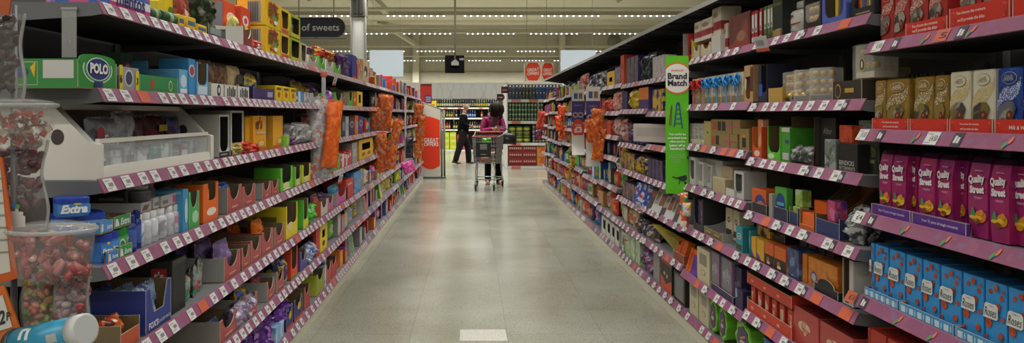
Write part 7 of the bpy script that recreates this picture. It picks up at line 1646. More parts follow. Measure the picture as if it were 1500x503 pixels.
# red standing offers panel at the end of the left shelves
def offer_panel():
    Y = 16.15; P = lambda x, y: ((x-CX)*Y/F, H+(CY-y)*Y/F)
    o = thing('offer_sign', 'tall red and white offers panel in a grey frame ending the left shelves', 'sign')
    xa, za = P(617, 151); xb, zb_ = P(645, 161); w = xb-xa; o.location = (xa, Y, 0); o.rotation_euler = (0, 0, .0)
    top0, top1 = za, zb_
    MB().prism([(0, .04), (w, .04), (w, top1), (0, top0)], 'y', .0, .02).build('panel_board', mat('b8b2a2', .5), o)
    up = []; lo = []
    n = 12
    for i in range(n+1):
        u = i/n; up.append((w*(.02+.96*u), 1.34 + .05*math.sin(math.pi*(.2+.7*u)) - .08*u)); lo.append((w*(.02+.96*u), .28 - .08*math.sin(math.pi*u)))
    MB().prism(lo + up[::-1], 'y', -.003, 0).build('red_face', mat('cf3316', .4), o)
    for s, z in (('GREAT', H+(CY-205.5)*Y/F), ('OFFERS', H+(CY-211.5)*Y/F)):
        vs, fs, tw, th = text_data(s, .018, 0); q = w*.76/tw
        MB().add([(w*.52+p*q, -.006, z+r_*q*1.2) for p, r_ in vs], fs).build('lettering', mat('d8ccc0'), o)
    fr = mat('6f6c66', .4, .3)
    for x in (w+.03, w+.085):
        MB().tube([(x, .02+(x-w)*2, 0), (x-.01, .02+(x-w)*2, top1-.01)], .022, 8).build('frame_post', fr, o)
    MB().tube([(0, .02, top0+.01), (w+.03, .05, top1)], .02, 8).build('frame_top', fr, o)
    MB().box(-.02, w+.12, -.02, .16, 0, .035).build('foot', mat('4a4846', .4), o)
offer_panel()
# ------------------------------------------------------------------ far shelving
def nth(n): return '%d%s' % (n, {1: 'st', 2: 'nd', 3: 'rd'}.get(n % 10 if n % 100 not in (11, 12, 13) else 0, 'th'))
def wine():
    Y = 28.0; Zp = lambda y: H+(CY-y)*Y/F
    white = mat('d6d4cc', .4); dark = mat('1e1d1b', .6)
    r = random.Random(11)
    bm = MB().lathe([(.034, 0), (.037, .01), (.037, .19), (.030, .215), (.014, .245), (.014, .30)], 10, (0, 0), 0)
    bm.lathe([(.0155, .262), (.0155, .312), (.013, .315)], 10, (0, 0), 1); bm.lathe([(.0375, .06), (.0378, .061), (.0378, .15), (.0375, .151)], 10, (0, 0), 2)
    me = bm.mesh('bottle', ['1c2a18', '6a2020', 'b8b090'])
    SH = [(1.665, 'top shelf'), (1.275, 'second shelf'), (.835, 'third shelf'), (.06, 'bottom shelf')]
    for b in range(-3, 5):
        x0 = -.05 + b*1.33 - .665
        o = thing('wine_shelving', 'dark backed wine shelving bay with white shelf edges, ' + ORD[b+3] + ' from the left', 'shelving', 'wine shelving at the far end'); o.location = (x0+.665, Y, 0)
        MB().box(-.66, .66, .42, .45, 0, 1.99).build('back_panel', dark, o)
        for z, nm in SH:
            MB().box(-.66, .66, 0, .42, z-.03, z).build('shelf', mat('55534f', .5), o); MB().box(-.66, .66, -.012, 0, z-.055, z+.005).build('shelf_edge', white, o)
        if -2 <= b <= 3:
            for q in range(3): MB().box(-.5+.4*q, -.36+.4*q, -.016, -.012, 1.665-.05, 1.665).build('price_card', mat(('c85a4a', 'd8d6d0', 'c87a6a')[q]), o)
    cols = [('1c2a18', '8a8420', 'b0a860'), ('23301c', 'b8b0a0', 'c0b8a0'), ('141812', '5a1a1a', 'a89a80'), ('1a2416', '1c1c1a', '8f8a70'), ('3a4a1c', 'a89a3a', 'b8a040'), ('141416', 'a8a8a8', 'b0aca4'), ('1c2a5a', 'b8b8c0', '8aa0c0'), ('7a2a1a', 'a83a2a', 'c0a060')]
    for si, (z, nm) in enumerate(SH[:3]):
        n = 0
        for i in range(34):
            x = -1.58 + i*.088
            if si == 1 and r.random() < .22 or si == 2 and r.random() < .1: continue
            o = D.objects.new('wine_bottle', me); C.objects.link(o); o.location = (x, Y+.09, z+.0015)
            g = (i//5 + si*3) % (6 if si == 0 else 8); o.scale = (1, 1, 1.05 if si == 0 else .95)
            for k, m in enumerate(cols[g]): o.material_slots[k].link = 'OBJECT'; o.material_slots[k].material = mat(m, .2)
            tag(o, f'wine bottle, {nth(i+1)} place from the left on the {nm} of the wine shelving', 'bottle', f'wine bottles on the {nm} of the far shelving')
    for i in range(2):
        for z in range(3):
            o = b_carton(.24, .3, .22, nm='drinks_case', c='a8b428', items=[('p', 'f', -.4, .4, .3, .7, 'c0c45a')]); o.location = (-1.0+.26*i, Y+.02, .0615+.222*z)
            tag(o, f'lime yellow drinks case left of the walking man, {("left", "right")[i]} column, {("bottom", "middle", "top")[z]}', 'case', 'lime drinks cases')
            o = b_carton(.2, .3, .19, nm='drinks_case', c='a8281c', items=[('p', 'f', -.4, .4, .3, .6, 'c85a40')]); o.location = (-.48+.22*i, Y+.02, .0615+.192*z)
            tag(o, f'red drinks case behind the walking man, {("left", "right")[i]} column, {("bottom", "middle", "top")[z]}', 'case', 'red drinks cases')
    o = thing('wine_board', 'long grey board with faint bottle outlines above the wine shelves', 'board'); o.location = (0, Y+.5, 2.02)
    MB().box(-4.2, 5.6, 0, .04, 0, .62).build('board_panel', mat('a3a29c', .6), o)
    for i in range(9):
        x = -2.1 + i*.42; s = .9 + .2*(i % 3)
        pts = [(-.07, 0), (-.07, .28), (-.025, .38), (-.025, .5), (.025, .5), (.025, .38), (.07, .28), (.07, 0)] if i % 3 else [(-.12, .5), (-.1, .3), (-.02, .2), (-.02, .03), (-.1, .0), (.1, 0), (.02, .03), (.02, .2), (.1, .3), (.12, .5)]
        MB().tube([(x+a*s*1.1, -.002, .04+b*1.05) for a, b in pts], .006, 4).build('bottle_outline', mat('84837e', .6), o)
    MB().box(-4.2, 5.6, .0, .06, -.04, 0).build('board_rail', mat('7a7974'), o)
    o = thing('yellow_card', 'yellow price card sign at the left end of the wine shelves', 'sign'); o.location = (-1.55, Y-.3, 1.68)
    MB().box(-.2, .2, 0, .01, 0, .24).build('card', mat('c8a81c', .5), o); MB().box(-.14, .14, -.003, 0, .06, .1).build('print_line', mat('7a5a1c'), o)
    MB().box(-.015, .015, .002, .02, -1.68, 0).build('card_post', steel_d, o)
wine()
def drinks_end():
    Y = 19.1; white = mat('cfcdc6', .4)
    o = thing('drinks_shelving', 'white ended drinks shelving facing the aisle behind the shopper', 'shelving'); o.location = (.89, Y, 0); W = 1.5
    MB().box(0, .03, 0, 2.2, 0, 2.22).build('end_panel', white, o); MB().box(W, W+.03, 0, 2.2, 0, 2.22).build('end_panel', white, o)
    MB().box(.03, W, .5, .53, 0, 2.2).build('back_panel', mat('3a3936'), o)
    Z = [1.79, 1.23, .665, .06]
    for z in Z:
        MB().box(.03, W, .0, .5, z-.03, z).build('shelf', mat('5a5854'), o); MB().box(.03, W, -.015, 0, z-.07, z+.005).build('shelf_edge', white, o)
        for q in range(3): MB().box(.12+.45*q, .36+.45*q, -.02, -.015, z-.066, z).build('price_card', mat(('c86a5a', 'd8d4d0', 'c87a70')[(q+int(z*10)) % 3]), o)
    MB().box(0.03, W, .02, .5, 0, .03).build('kick_plate', mat('2a2927'), o)
    bt = MB().lathe([(.036, 0), (.038, .01), (.038, .12), (.03, .145), (.02, .155)], 10, (0, 0), 0).lathe([(.022, .15), (.022, .178), (.018, .18)], 10, (0, 0), 1).mesh('bottle', ['2a3050', 'b8b4a8'])
    cn = MB().lathe([(.030, 0), (.033, .006), (.033, .112), (.030, .118)], 10, (0, 0), 0).lathe([(.031, .118), (.028, .121)], 10, (0, 0), 1).lathe([(.0335, .035), (.0338, .036), (.0338, .062), (.0335, .063)], 10, (0, 0), 1).mesh('can', ['2a4a2c', 'a8a8a4'])
    def put(me, nm, x, y, z, cols, lab, cat, grp, s=1):
        q = D.objects.new(nm, me); C.objects.link(q); q.location = (.89+x, Y+y, z); q.scale = (s, s, s)
        for k, m in enumerate(cols): q.material_slots[k].link = 'OBJECT'; q.material_slots[k].material = mat(m, .3)
        tag(q, lab, cat, grp)
    for t in range(2):
        for i in range(16):
            put(bt, 'drink_bottle', .09+i*.088, .05, 1.795+.183*t, [('4a5470', 'd0ccc0'), ('50544f', 'd0ccc0'), ('3f5288', 'd0ccc0')][(i//4) % 3], f'dark drinks bottle, {nth(i+1)} from the left, {("lower", "upper")[t]} tier atop the drinks shelving', 'bottle', f'drinks bottles, {("lower", "upper")[t]} tier')
    for t in range(4):
        for i in range(11):
            put(cn, 'drink_can', .09+i*.082, .05, 1.235+.121*t, [('3c5e40', 'b8bcac'), ('466a48', 'c4c4b4')][i % 2], f'dark green can, {nth(i+1)} from the left, {ORD[t]} tier on the second drinks shelf', 'can', f'green cans, tier {ORD[t]}')
    for t in range(3):
        for i in range(3):
            q = b_carton(.15, .2, .115, nm='drinks_pack', c='a03038', items=[('p', 'f', -.35, .35, .25, .75, 'b8a8a8')]); q.location = (.89+1.05+i*.155, Y+.02, 1.235+.118*t)
            tag(q, f'red and white drinks pack beside the green cans, {ORD[i]} along, {ORD[t]} tier', 'pack', 'red drinks packs')
    big = MB().lathe([(.085, 0), (.09, .01), (.09, .13), (.085, .14)], 14, (0, 0), 0).lathe([(.0905, .03), (.0905, .1), (.0901, .1)], 14, (0, 0), 1).mesh('tin', ['2f5030', 'a8a438'])
    for t in range(3):
        for i in range(3):
            put(big, 'food_tin', .14+i*.19, .1, .67+.145*t, ('3a5a2c', 'b0ac40') if t != 1 else ('8a8a48', '4a5a2c'), f'wide green and yellow tin on the third drinks shelf, {ORD[i]} along, {ORD[t]} tier', 'tin', f'wide tins, tier {ORD[t]}')
    for t in range(4):
        for i in range(9):
            if t == 3 and i > 2: continue
            put(cn, 'drink_can', .70+i*.084, .05, .67+.121*t, [('6a6a5c', 'b0aea4'), ('4a5038', 'b8b4a8')][(i+t) % 2], f'grey olive can right of the wide tins, {ORD[i]} along, {ORD[t]} tier', 'can', f'grey cans, tier {ORD[t]}')
    for t in range(3):
        for i in range(2):
            q = b_carton(.36, .26, .165, nm='drinks_case', c='9a2c26', items=[('p', 'f', -.46, .46, .12, .55, '6a1c1a')] + [('e', 'f', -.38+.15*k, .72, .05, .14, 'b8a09a') for k in range(6)]); q.location = (.89+.23+i*.365, Y+.02, .065+.17*t)
            tag(q, f'red drinks case on the bottom drinks shelf, {("left", "right")[i]} column, {ORD[t]} up', 'case', 'red bottom cases')
            q = b_carton(.33, .26, .25, nm='drinks_case', c='c08a2a', items=[('e', 'f', 0, .5, .3, .3, 'c8542a'), ('p', 'f', -.4, .4, .8, .92, 'b8402a')])
            if t == 2: 
                for ch in list(q.children): D.objects.remove(ch)
                D.objects.remove(q); continue
            q.location = (.89+.95+i*.34, Y+.02, .065+.255*t)
            tag(q, f'orange and yellow snack case at the bottom right of the drinks shelving, {("left", "right")[i]}, {ORD[t]} up', 'case', 'orange snack cases')
    for i, (x, y) in enumerate(((740, 132), (735, 142))):
        q = thing('round_sign', 'small maroon aisle label projecting by the white drinks end panel, ' + ('upper', 'lower')[i], 'sign'); q.location = ((x-CX)*19.0/F, 19.05+.6*i, H+(CY-y)*19/F-.08)
        w = .10
        MB().prism([(-w, 0), (w*.6, 0), (w, .05), (w, .12), (w*.6, .17), (-w, .17)], 'y', 0, .012).build('sign_plate', mat('4a1f26', .4), q)
        MB().box(-w*.7, w*.5, -.003, 0, .06, .10).build('print_line', mat('a88a8a'), q)
        MB().tube([(w*.2, .006, .17), (w*.2, .006, .3), (.89-q.location.x + .01 if i == 0 else w*.2+.05, .006 + (.0), .3)], .006, 6).build('sign_arm', steel_d, q)
drinks_end()

# ------------------------------------------------------------------ people
def skin(name, m, nodes, edges, parent=None, sub=2, root=None):
    names = list(nodes); idx = {n: i for i, n in enumerate(names)}
    me = D.meshes.new(name); me.from_pydata([nodes[n][0] for n in names], [(idx[a], idx[b]) for a, b in edges], [])
    o = D.objects.new(name, me); C.objects.link(o)
    sk = o.modifiers.new('s', 'SKIN'); sk.branch_smoothing = .6; sk.use_smooth_shade = True
    ss = o.modifiers.new('ss', 'SUBSURF'); ss.levels = ss.render_levels = sub
    for i, n in enumerate(names):
        r = nodes[n][1]; r = r if isinstance(r, tuple) else (r, r)
        v = me.skin_vertices[0].data[i]; v.radius = r; v.use_root = (n == (root or names[0]))
    dg = bpy.context.evaluated_depsgraph_get(); new = D.meshes.new_from_object(o.evaluated_get(dg))
    o.modifiers.clear(); o.data = new; D.meshes.remove(me)
    new.materials.clear(); new.materials.append(M_(m))
    new.polygons.foreach_set('use_smooth', [True]*len(new.polygons))
    o.parent = parent
    return o
def chain(*n): return list(zip(n[:-1], n[1:]))
def body_graph(J):
    """J: joint positions. returns nodes and edges of a whole body with five-fingered hands"""
    N = {}; E = []
    def n(k, p, r): N[k] = (tuple(p), r)
    n('pelvis', J['pelvis'], .105); n('waist', J['waist'], .10); n('chest', J['chest'], .115); n('neck0', J['neck'], .05)
    hd = Vector(J['head']); fwd = Vector(J['face']).normalized(); nk = Vector(J['neck'])
    n('neck1', nk.lerp(hd, .45), .048); n('skull', hd + Vector((0, 0, .01)) - fwd*.012, .102); n('crown', hd + Vector((0, 0, .07)) - fwd*.015, .085)
    n('jaw', hd + fwd*.048 + Vector((0, 0, -.082)), .056); n('nose', hd + fwd*.095 + Vector((0, 0, -.018)), .014); n('brow', hd + fwd*.036 + Vector((0, 0, .02)), .066)
    E += chain('pelvis', 'waist', 'chest', 'neck0', 'neck1', 'skull', 'crown') + [('skull', 'jaw'), ('skull', 'brow'), ('brow', 'nose')]
    for s in 'lr':
        n('sh'+s, J['sh'+s], .055); n('el'+s, J['el'+s], .040); n('wr'+s, J['wr'+s], .027)
        n('hip'+s, J['hip'+s], .085); n('kn'+s, J['kn'+s], .055); n('an'+s, J['an'+s], .036); n('toe'+s, J['toe'+s], .030)
        E += chain('chest', 'sh'+s, 'el'+s, 'wr'+s) + chain('pelvis', 'hip'+s, 'kn'+s, 'an'+s, 'toe'+s)
        w, e = Vector(J['wr'+s]), Vector(J['el'+s]); d = (w-e).normalized(); side = Vector(J.get('palm'+s, (0, 0, 1))); side = (side - d*side.dot(d)).normalized(); up = d.cross(side)
        n('palm'+s, w + d*.06, (.034, .016)); E.append(('wr'+s, 'palm'+s))
        for i in range(4):
            b = w + d*.092 + side*(.027-.018*i); L = (.034, .040, .037, .028)[i]
            n(f'f{i}a{s}', b, .0095); n(f'f{i}b{s}', b + d*L*.8 + up*.012, .0085); n(f'f{i}c{s}', b + d*L*1.2 + up*.034, .0075)
            E += chain('palm'+s, f'f{i}a{s}', f'f{i}b{s}', f'f{i}c{s}')
        tb = w + d*.045 + side*.036; n('ta'+s, tb, .012); n('tb'+s, tb + d*.03 + side*.014 + up*.012, .0095); E += chain('palm'+s, 'ta'+s, 'tb'+s)
    return N, E
def face(o, hd, fwd, skin_m, hair='3a3028'):
    hd, fwd = Vector(hd), Vector(fwd).normalized(); rt = fwd.cross(Vector((0, 0, 1)))
    for s in (-1, 1):
        p = hd + fwd*.066 + rt*s*.032 + Vector((0, 0, .004))
        MB().lathe([(.002, -.011), (.009, -.007), (.011, 0), (.009, .007), (.002, .011)], 10).build('eye', mat('e0dcd6', .3), o, loc=p)
        MB().lathe([(.001, -.005), (.005, 0), (.001, .005)], 8).build('iris', mat('2a2018', .3), o, loc=p + fwd*.007)
        MB().tube([p + fwd*.004 + Vector((0, 0, .018)) - rt*.013, p + fwd*.008 + Vector((0, 0, .022)), p + fwd*.004 + Vector((0, 0, .018)) + rt*.013], .003, 6).build('eyebrow', mat(hair), o)
        e = hd + rt*s*.082 - fwd*.012
        MB().tube([e + Vector((0, 0, .03)), e + rt*s*.012 + Vector((0, 0, .022)) - fwd*.012, e + rt*s*.012 - fwd*.010 - Vector((0, 0, .01)), e - Vector((0, 0, .03))], [.006, .010, .009, .006], 8).build('ear', mat(skin_m, .5), o)
    MB().tube([hd + fwd*.080 - Vector((0, 0, .062)) - rt*.02, hd + fwd*.088 - Vector((0, 0, .060)), hd + fwd*.080 - Vector((0, 0, .062)) + rt*.02], .0045, 6).build('mouth', mat('8a4a44', .4), o)
def shoe(par, an, toe, m):
    a, t = Vector(an), Vector(toe); d = Vector((t.x-a.x, t.y-a.y, 0)).normalized(); sd = Vector((-d.y, d.x, 0)); base = min(a.z, t.z)
    mb = MB(); z0 = par_floor
    n = 10; secs = [(-.085, .030, .055), (-.06, .040, .085), (.0, .042, .10), (.06, .046, .065), (.12, .048, .045), (.165, .036, .032), (.185, .015, .02)]
    tilt = max(0, (a.z - .075)) 
    vs = []
    for u, w, h in secs:
        for k in range(n):
            q = math.pi*k/(n-1)
            vs.append(Vector((a.x, a.y, z0 + max(0, tilt*(.10-u)/.18))) + d*u + sd*w*math.cos(q) + Vector((0, 0, h*math.sin(q))))
    fs = [(i*n+k, i*n+k+1, (i+1)*n+k+1, (i+1)*n+k) for i in range(len(secs)-1) for k in range(n-1)] + [(i*n+n-1, i*n, (i+1)*n, (i+1)*n+n-1) for i in range(len(secs)-1)] + [tuple(range(n)), tuple(range((len(secs)-1)*n, len(secs)*n))[::-1]]
    mb.add(vs, fs, 0, True); mb.build('shoe', M_(m), par)
par_floor = .0

def man():
    o = thing('person', 'grey haired person in a black cardigan and dark trousers walking right', 'person'); o.location = (-.27, 21.0, 0)
    J = dict(pelvis=(0, 0, .93), waist=(.01, 0, 1.08), chest=(.02, 0, 1.30), neck=(.05, 0, 1.48), head=(.10, 0, 1.635), face=(1, -.15, -.15),
             shl=(.02, .18, 1.41), shr=(.02, -.18, 1.41), ell=(-.01, .23, 1.14), elr=(-.02, -.23, 1.14), wrl=(.20, .16, 1.06), wrr=(.20, -.13, 1.08), palml=(0, 0, 1), palmr=(0, 0, 1),
             hipl=(.01, .09, .90), hipr=(-.01, -.09, .90), knl=(.14, .09, .49), knr=(-.09, -.09, .49), anl=(.17, .09, .09), anr=(-.22, -.09, .10), toel=(.30, .09, .035), toer=(-.09, -.10, .035))
    N, E = body_graph(J)
    sk = skin('body', mat('a8765c', .5), N, E, o)
    face(o, J['head'], J['face'], 'a8765c', '8a8078')
    b = dict(p=((0, 0, .76), (.175, .205)), w=((.01, 0, 1.06), (.125, .165)), c=((.02, 0, 1.27), (.135, .18)), u=((.03, 0, 1.42), (.085, .13)))
    for s, y in (('l', 1), ('r', -1)):
        b['s'+s] = ((.02, .17*y, 1.41), .078); b['e'+s] = ((-.01, .235*y, 1.14), .062); b['m'+s] = ((.10, .20*y, 1.09), .052); b['c'+s] = ((.185, (.165 if y > 0 else .135)*y, 1.065), .043)
    skin('cardigan', mat('0c0c0e', .9, spec=.1), b, chain('p', 'w', 'c', 'u') + chain('u', 'sl', 'el', 'ml', 'cl') + chain('u', 'sr', 'er', 'mr', 'cr'), o)
    t = dict(p=((0, 0, 1.03), (.15, .18)), q=((0, 0, .90), (.165, .195)))
    for s, y in (('l', 1), ('r', -1)):
        h, k, a = J['hip'+s], J['kn'+s], J['an'+s]
        t['h'+s] = ((h[0]*1.5, h[1], .74), .125); t['k'+s] = (k, .098); t['c'+s] = ((Vector(k)*.5+Vector(a)*.5), .092); t['a'+s] = ((a[0], a[1], .015+.03*(s == 'r')), .088)
    skin('trousers', mat('1f1e20', .9, spec=.1), t, chain('p', 'q', 'hl', 'kl', 'cl', 'al') + chain('q', 'hr', 'kr', 'cr', 'ar'), o)
    MB().tube([(.095, -.03, 1.42), (.06, -.058, 1.475), (.01, -.045, 1.495), (-.005, 0, 1.5), (.01, .045, 1.495), (.06, .058, 1.475), (.095, .03, 1.42)], [.008, .014, .014, .014, .014, .014, .008], 8).build('shirt_collar', mat('8f8b7c', .7), o)
    # short grey hair round the back and sides, bald crown
    hd = Vector(J['head'])
    def hf(u, v):
        a = math.pi*(.5+1.0*u); z = -.045 + .115*v
        rr = .094*(1-.35*v**3)
        return (hd.x + rr*1.0*math.cos(a)*1.05 - .012, hd.y + rr*.90*math.sin(a), hd.z + z)
    MB().grid(hf, 18, 6).build('hair', mat('7a736a', .8), o)
    shoe(o, J['anl'], J['toel'], mat('161414', .4)); shoe(o, (-.22, -.09, .11), J['toer'], mat('161414', .4))
    return o
man()
def woman():
    o = thing('person', 'dark haired person in a magenta jacket standing behind the shopping trolley', 'person'); o.location = (.40, 14.75, 0)
    J = dict(pelvis=(0, 0, .88), waist=(0, 0, 1.02), chest=(0.01, -.01, 1.21), neck=(.035, -.02, 1.39), head=(.07, -.03, 1.535), face=(.9, -.25, -.45),
             shl=(.17, .02, 1.32), shr=(-.15, -.03, 1.32), ell=(.22, -.06, 1.08), elr=(-.20, -.10, 1.06), wrl=(.10, -.22, 1.10), wrr=(.03, -.26, 1.12), palml=(0, 0, 1), palmr=(0, 0, 1),
             hipl=(.085, 0, .85), hipr=(-.085, 0, .85), knl=(.12, .0, .46), knr=(-.09, -.02, .46), anl=(.13, .04, .085), anr=(-.09, .02, .085), toel=(.17, -.08, .03), toer=(-.10, -.11, .03))
    N, E = body_graph(J)
    skin('body', mat('b08468', .5), N, E, o)
    face(o, J['head'], J['face'], 'b08468')
    jk = mat('741c46', .7, spec=.2)
    b = dict(p=((0, 0, .80), (.19, .16)), w=((0, 0, 1.0), (.165, .14)), c=((0.01, -.005, 1.2), (.175, .145)), u=((.02, -.01, 1.34), (.12, .095)))
    for s in 'lr':
        S_, E_, W_2 = J['sh'+s], Vector(J['el'+s]), Vector(J['wr'+s])
        b['s'+s] = (S_, .088); b['e'+s] = (tuple(E_), .072); b['m'+s] = (tuple(E_.lerp(W_2, .5)), .06); b['c'+s] = (tuple(E_.lerp(W_2, .92)), .05)
    skin('jacket', jk, b, chain('p', 'w', 'c', 'u') + chain('u', 'sl', 'el', 'ml', 'cl') + chain('u', 'sr', 'er', 'mr', 'cr'), o)
    MB().tube([(-.05, -.10, 1.33), (-.07, -.03, 1.40), (-.02, .05, 1.43), (.08, .04, 1.43), (.12, -.04, 1.40), (.11, -.11, 1.33)], [.02, .032, .034, .034, .032, .02], 8).build('jacket_collar', mat('8f3a62', .65), o)
    MB().prism([(.0, 1.0), (.075, 1.0), (.085, 1.34), (.0, 1.34)], 'y', -.165, -.135).build('dark_top', mat('2a2326', .8), o)
    t = dict(p=((0, 0, .92), (.16, .125)), q=((0, 0, .85), (.165, .13)))
    for s in 'lr':
        h, k, a = J['hip'+s], J['kn'+s], J['an'+s]
        t['h'+s] = ((h[0], h[1], .76), .10); t['k'+s] = (k, .075); t['c'+s] = (tuple(Vector(k)*.5+Vector(a)*.5), .07); t['a'+s] = ((a[0], a[1], .03), .070)
    skin('trousers', mat('0f0f11', .9, spec=.1), t, chain('p', 'q', 'hl', 'kl', 'cl', 'al') + chain('q', 'hr', 'kr', 'cr', 'ar'), o)
    # dark bob falling forward over the face
    hm = mat('1c120b', .6, spec=.2); hd = Vector(J['head'])
    r = random.Random(4)
    def hf(u, v):
        a = 2*math.pi*u; ph = math.pi*(.02+.80*v)
        rr = .112*math.sin(ph)**.6 if v > .02 else .01
        rr *= 1 + .03*math.sin(5*a+4*v) + .012*math.sin(13*a)
        drop = .06*max(0, math.cos(a-.3))*v
        return (hd.x + rr*1.16*math.cos(a) + .012, hd.y + rr*1.0*math.sin(a), hd.z + .135*math.cos(ph) - .055*v*v - drop - .015)
    MB().grid(hf, 48, 14).build('hair', hm, o)
    for i in range(13):
        a = 2*math.pi*i/13 + r.uniform(-.05, .05); q = [(hd.x+.012 + (.04+.088*math.sin(t*1.75)**.6)*math.cos(a)*1.14, hd.y + (.04+.088*math.sin(t*1.75)**.6)*math.sin(a), hd.z + .125*math.cos(t*2.0) - .02) for t in (.25, .5, .75, 1.0, 1.25)]
        MB().tube(q, [.004, .009, .011, .009, .002], 6).build('hair_lock', hm, o)
    shoe(o, J['anl'], J['toel'], mat('4a3a2a', .5)); shoe(o, J['anr'], J['toer'], mat('4a3a2a', .5))
woman()
def handbag():
    o = thing('handbag', 'black handbag hanging from the arm of the person in magenta', 'bag'); o.location = (.68, 14.5, .80)
    def f(s):
        def g(u, v):
            w = .34*(1-.18*v); e = (max(0, 1-abs(2*u-1)**4)*max(0, 1-abs(2*v-1)**4))**.5
            return ((u-.5)*w + .03*math.sin(3*v), s*(.02+.055*e), v*.22 + .02*math.sin(math.pi*u))
        return g
    m = mat('141416', .45)
    MB().grid(f(-1), 12, 10).grid(f(1), 12, 10, flip=True).build('bag_body', m, o)
    MB().tube([(-.10, 0, .21), (-.13, -.05, .30), (-.20, -.10, .38), (-.10, -.09, .36), (.02, -.03, .30), (.10, 0, .21)], .010, 8).build('strap', m, o)
    MB().box(-.03, .03, -.078, -.07, .12, .15).build('clasp', mat('8a8a88', .3, .8), o)
handbag()

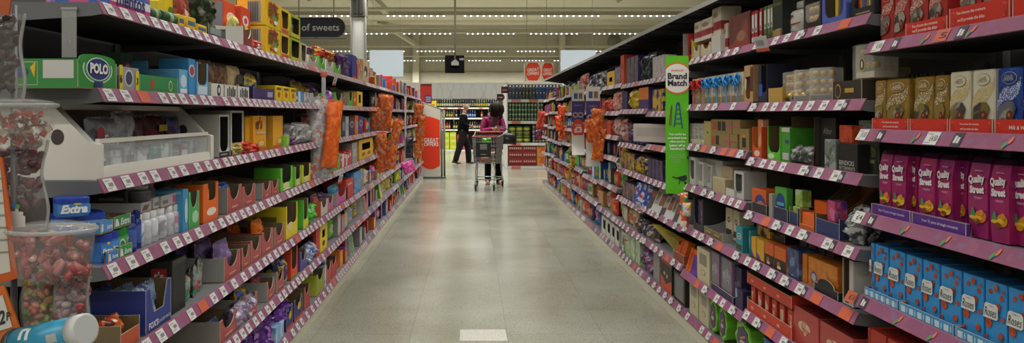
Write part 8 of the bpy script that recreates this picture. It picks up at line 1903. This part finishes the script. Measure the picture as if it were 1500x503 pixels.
def trolley():
    o = thing('shopping_trolley', 'wire shopping trolley with a dark notice panel in the aisle', 'trolley'); o.location = (.275, 13.9, 0); o.rotation_euler = (0, 0, -.13); o.scale = (1.06, 1, 1)
    ch = mat('9a9a98', .3, .75); k = 80.0
    fy, ry = -.42, .40      # front is toward the camera
    tf, tr = .215, .265     # half widths front / rear at the top
    bf, br = .185, .215
    zt_f, zt_r, zb_f, zb_r = .98, 1.02, .50, .46
    def wires(pts_a, pts_b, n, nm, r=.0028):
        mb = MB()
        for i in range(n+1):
            t = i/n; a = Vector(pts_a[0]).lerp(Vector(pts_a[1]), t); b = Vector(pts_b[0]).lerp(Vector(pts_b[1]), t); mb.tube([a, b], r, 5)
        for i in range(7):
            t = i/6; a = Vector(pts_a[0]).lerp(Vector(pts_b[0]), t); b = Vector(pts_a[1]).lerp(Vector(pts_b[1]), t); mb.tube([a, b], r*1.15, 5)
        return mb.build(nm, ch, o)
    FT = [(-tf, fy, zt_f), (tf, fy, zt_f)]; FB = [(-bf, fy+.04, zb_f), (bf, fy+.04, zb_f)]
    wires(FT, FB, 14, 'front_basket_panel')
    wires([(-tf, fy, zt_f), (-tr, ry, zt_r)], [(-bf, fy+.04, zb_f), (-br, ry, zb_r)], 20, 'side_basket_panel')
    wires([(tf, fy, zt_f), (tr, ry, zt_r)], [(bf, fy+.04, zb_f), (br, ry, zb_r)], 20, 'side_basket_panel')
    wires([(-bf, fy+.04, zb_f), (bf, fy+.04, zb_f)], [(-br, ry, zb_r), (br, ry, zb_r)], 12, 'basket_floor')
    wires([(-tr, ry-.01, zt_r-.02), (tr, ry-.01, zt_r-.02)], [(-br, ry-.01, zb_r), (br, ry-.01, zb_r)], 12, 'rear_gate')
    MB().tube([(-tr, ry, zt_r), (-tf, fy, zt_f), (tf, fy, zt_f), (tr, ry, zt_r)], .009, 8).build('top_rim', ch, o)
    MB().tube([(-tf-.005, fy-.006, zt_f+.012), (tf+.005, fy-.006, zt_f+.012)], .011, 8).build('red_bumper', mat('9a3a30', .4), o)
    MB().tube([(-tr-.005, ry+.10, 1.06), (tr+.005, ry+.10, 1.06)], .016, 10).build('handle', mat('a83c2c', .4), o)
    for s in (-1, 1):
        MB().tube([(s*tr, ry, zt_r), (s*tr, ry+.06, 1.05), (s*tr, ry+.10, 1.06)], .010, 8).build('handle_bracket', ch, o)
        MB().tube([(s*br, ry, zb_r+.04), (s*br, ry-.02, .40), (s*(br+.015), ry+.06, .20), (s*(br+.02), ry+.10, .14)], .011, 8).build('rear_leg', ch, o)
        MB().tube([(s*(br+.018), ry+.08, .17), (s*.165, fy+.10, .20), (s*.16, fy+.06, .17)], .011, 8).build('lower_rail', ch, o)
        MB().tube([(s*bf*.8, fy+.1, zb_f), (s*.175, fy+.16, .36), (s*.16, fy+.10, .20)], .010, 8).build('front_leg', ch, o)
        for (x, y) in ((s*.16, fy+.05), (s*(br+.02), ry+.11)):
            c = thing('caster'); c.parent = o; c.location = (x, y, 0)
            blk = mat('1f1f20', .5)
            MB().tube([(-.013, .01, .055), (.013, .01, .055)], .055, 16).build('wheel', blk, c)
            MB().tube([(-.016, .01, .055), (.016, .01, .055)], .02, 10).build('hub', mat('77777a', .4), c)
            mb = MB()
            for q in (-1, 1): mb.box(q*.020-.002, q*.020+.002, -.02, .03, .05, .13)
            mb.box(-.022, .022, -.025, .03, .125, .135); mb.tube([(0, 0, .13), (0, 0, .18)], .012, 8)
            mb.build('fork', ch, c)
    MB().tube([(-.175, fy+.10, .20), (.175, fy+.10, .20)], .009, 8).build('cross_bar', ch, o)
    MB().tube([(-.24, ry+.07, .19), (.24, ry+.07, .19)], .009, 8).build('cross_bar', ch, o)
    p = thing('notice_panel'); p.parent = o; p.location = (-.02, fy-.012, .62)
    MB().cbox(-.13, .135, -.004, .004, 0, .27, .002).build('panel_board', mat('1d1e22', .4), p)
    mb = MB()
    for z in (.225, .205, .185, .165, .145): mb.box(-.055, .065, -.0065, -.0045, z, z+.010)
    mb.box(-.045, .055, -.0065, -.0045, .045, .055)
    mb.build('print_line', mat('a8a8a8'), p)
    def inb(x, y, z, fn, w, d, h, lab, cat, **kk):
        q = fn(w, d, h, **kk); tag(q, lab, cat, None); q.location = (o.location.x+x*.99+y*.13, o.location.y+y-x*.13, z); q.rotation_euler = (0, 0, -.13); return q
    inb(-.01, -.05, .80, b_bag, .20, .14, .17, 'bright green bag on top of the groceries in the trolley', 'groceries', c=['4a9a2c', '6ac03a', '3a7a24'], nm='grocery_bag')
    inb(-.0, -.20, .52, b_carton, .30, .10, .24, 'brown grocery carton in the middle of the trolley', 'groceries', c=['6a4a3a', '8a6a50', '7a3a34'], nm='grocery_carton')
    inb(-.13, -.33, .52, b_bag, .12, .10, .20, 'lilac grocery bag against the trolley front left', 'groceries', c=['7a6a86', 'a89ab0', '6a5a7a'], nm='grocery_bag')
    inb(.12, -.33, .52, b_bag, .12, .10, .19, 'tan grocery bag against the trolley front right', 'groceries', c=['8a7a5a', 'a8946a', '5a4a3a'], nm='grocery_bag')
    inb(-.02, -.34, .515, b_bag, .20, .08, .10, 'red and orange grocery bag low at the trolley front', 'groceries', c=['a84a3a', 'c8804a', '8a8a7a'], nm='grocery_bag')
    inb(.05, .1, .50, b_carton, .24, .2, .30, 'dark grocery box at the back of the trolley', 'groceries', c=['2f2c30', '4a4448'], nm='grocery_carton')
trolley()

# ------------------------------------------------------------------ world, camera, view
wd = D.worlds.new('store_air'); wd.use_nodes = True; sc.world = wd
wd.node_tree.nodes['Background'].inputs[0].default_value = (.5, .5, .48, 1); wd.node_tree.nodes['Background'].inputs[1].default_value = .02
cam = D.cameras.new('camera'); co = D.objects.new('camera', cam); C.objects.link(co); sc.camera = co
co.location = (0, 0, H); co.rotation_euler = (math.pi/2, 0, 0)
cam.sensor_width = 36; cam.sensor_fit = 'HORIZONTAL'; cam.lens = 36*F/1500
cam.shift_x = (750-CX)/1500; cam.shift_y = -(251.5-CY)/1500; cam.clip_end = 200; cam.clip_start = .05
sc.view_settings.view_transform = 'Standard'; sc.view_settings.look = 'None'; sc.view_settings.gamma = 1; sc.view_settings.use_curve_mapping = False
sc.view_settings.exposure = 0.0
for o in list(D.objects): clean(o)
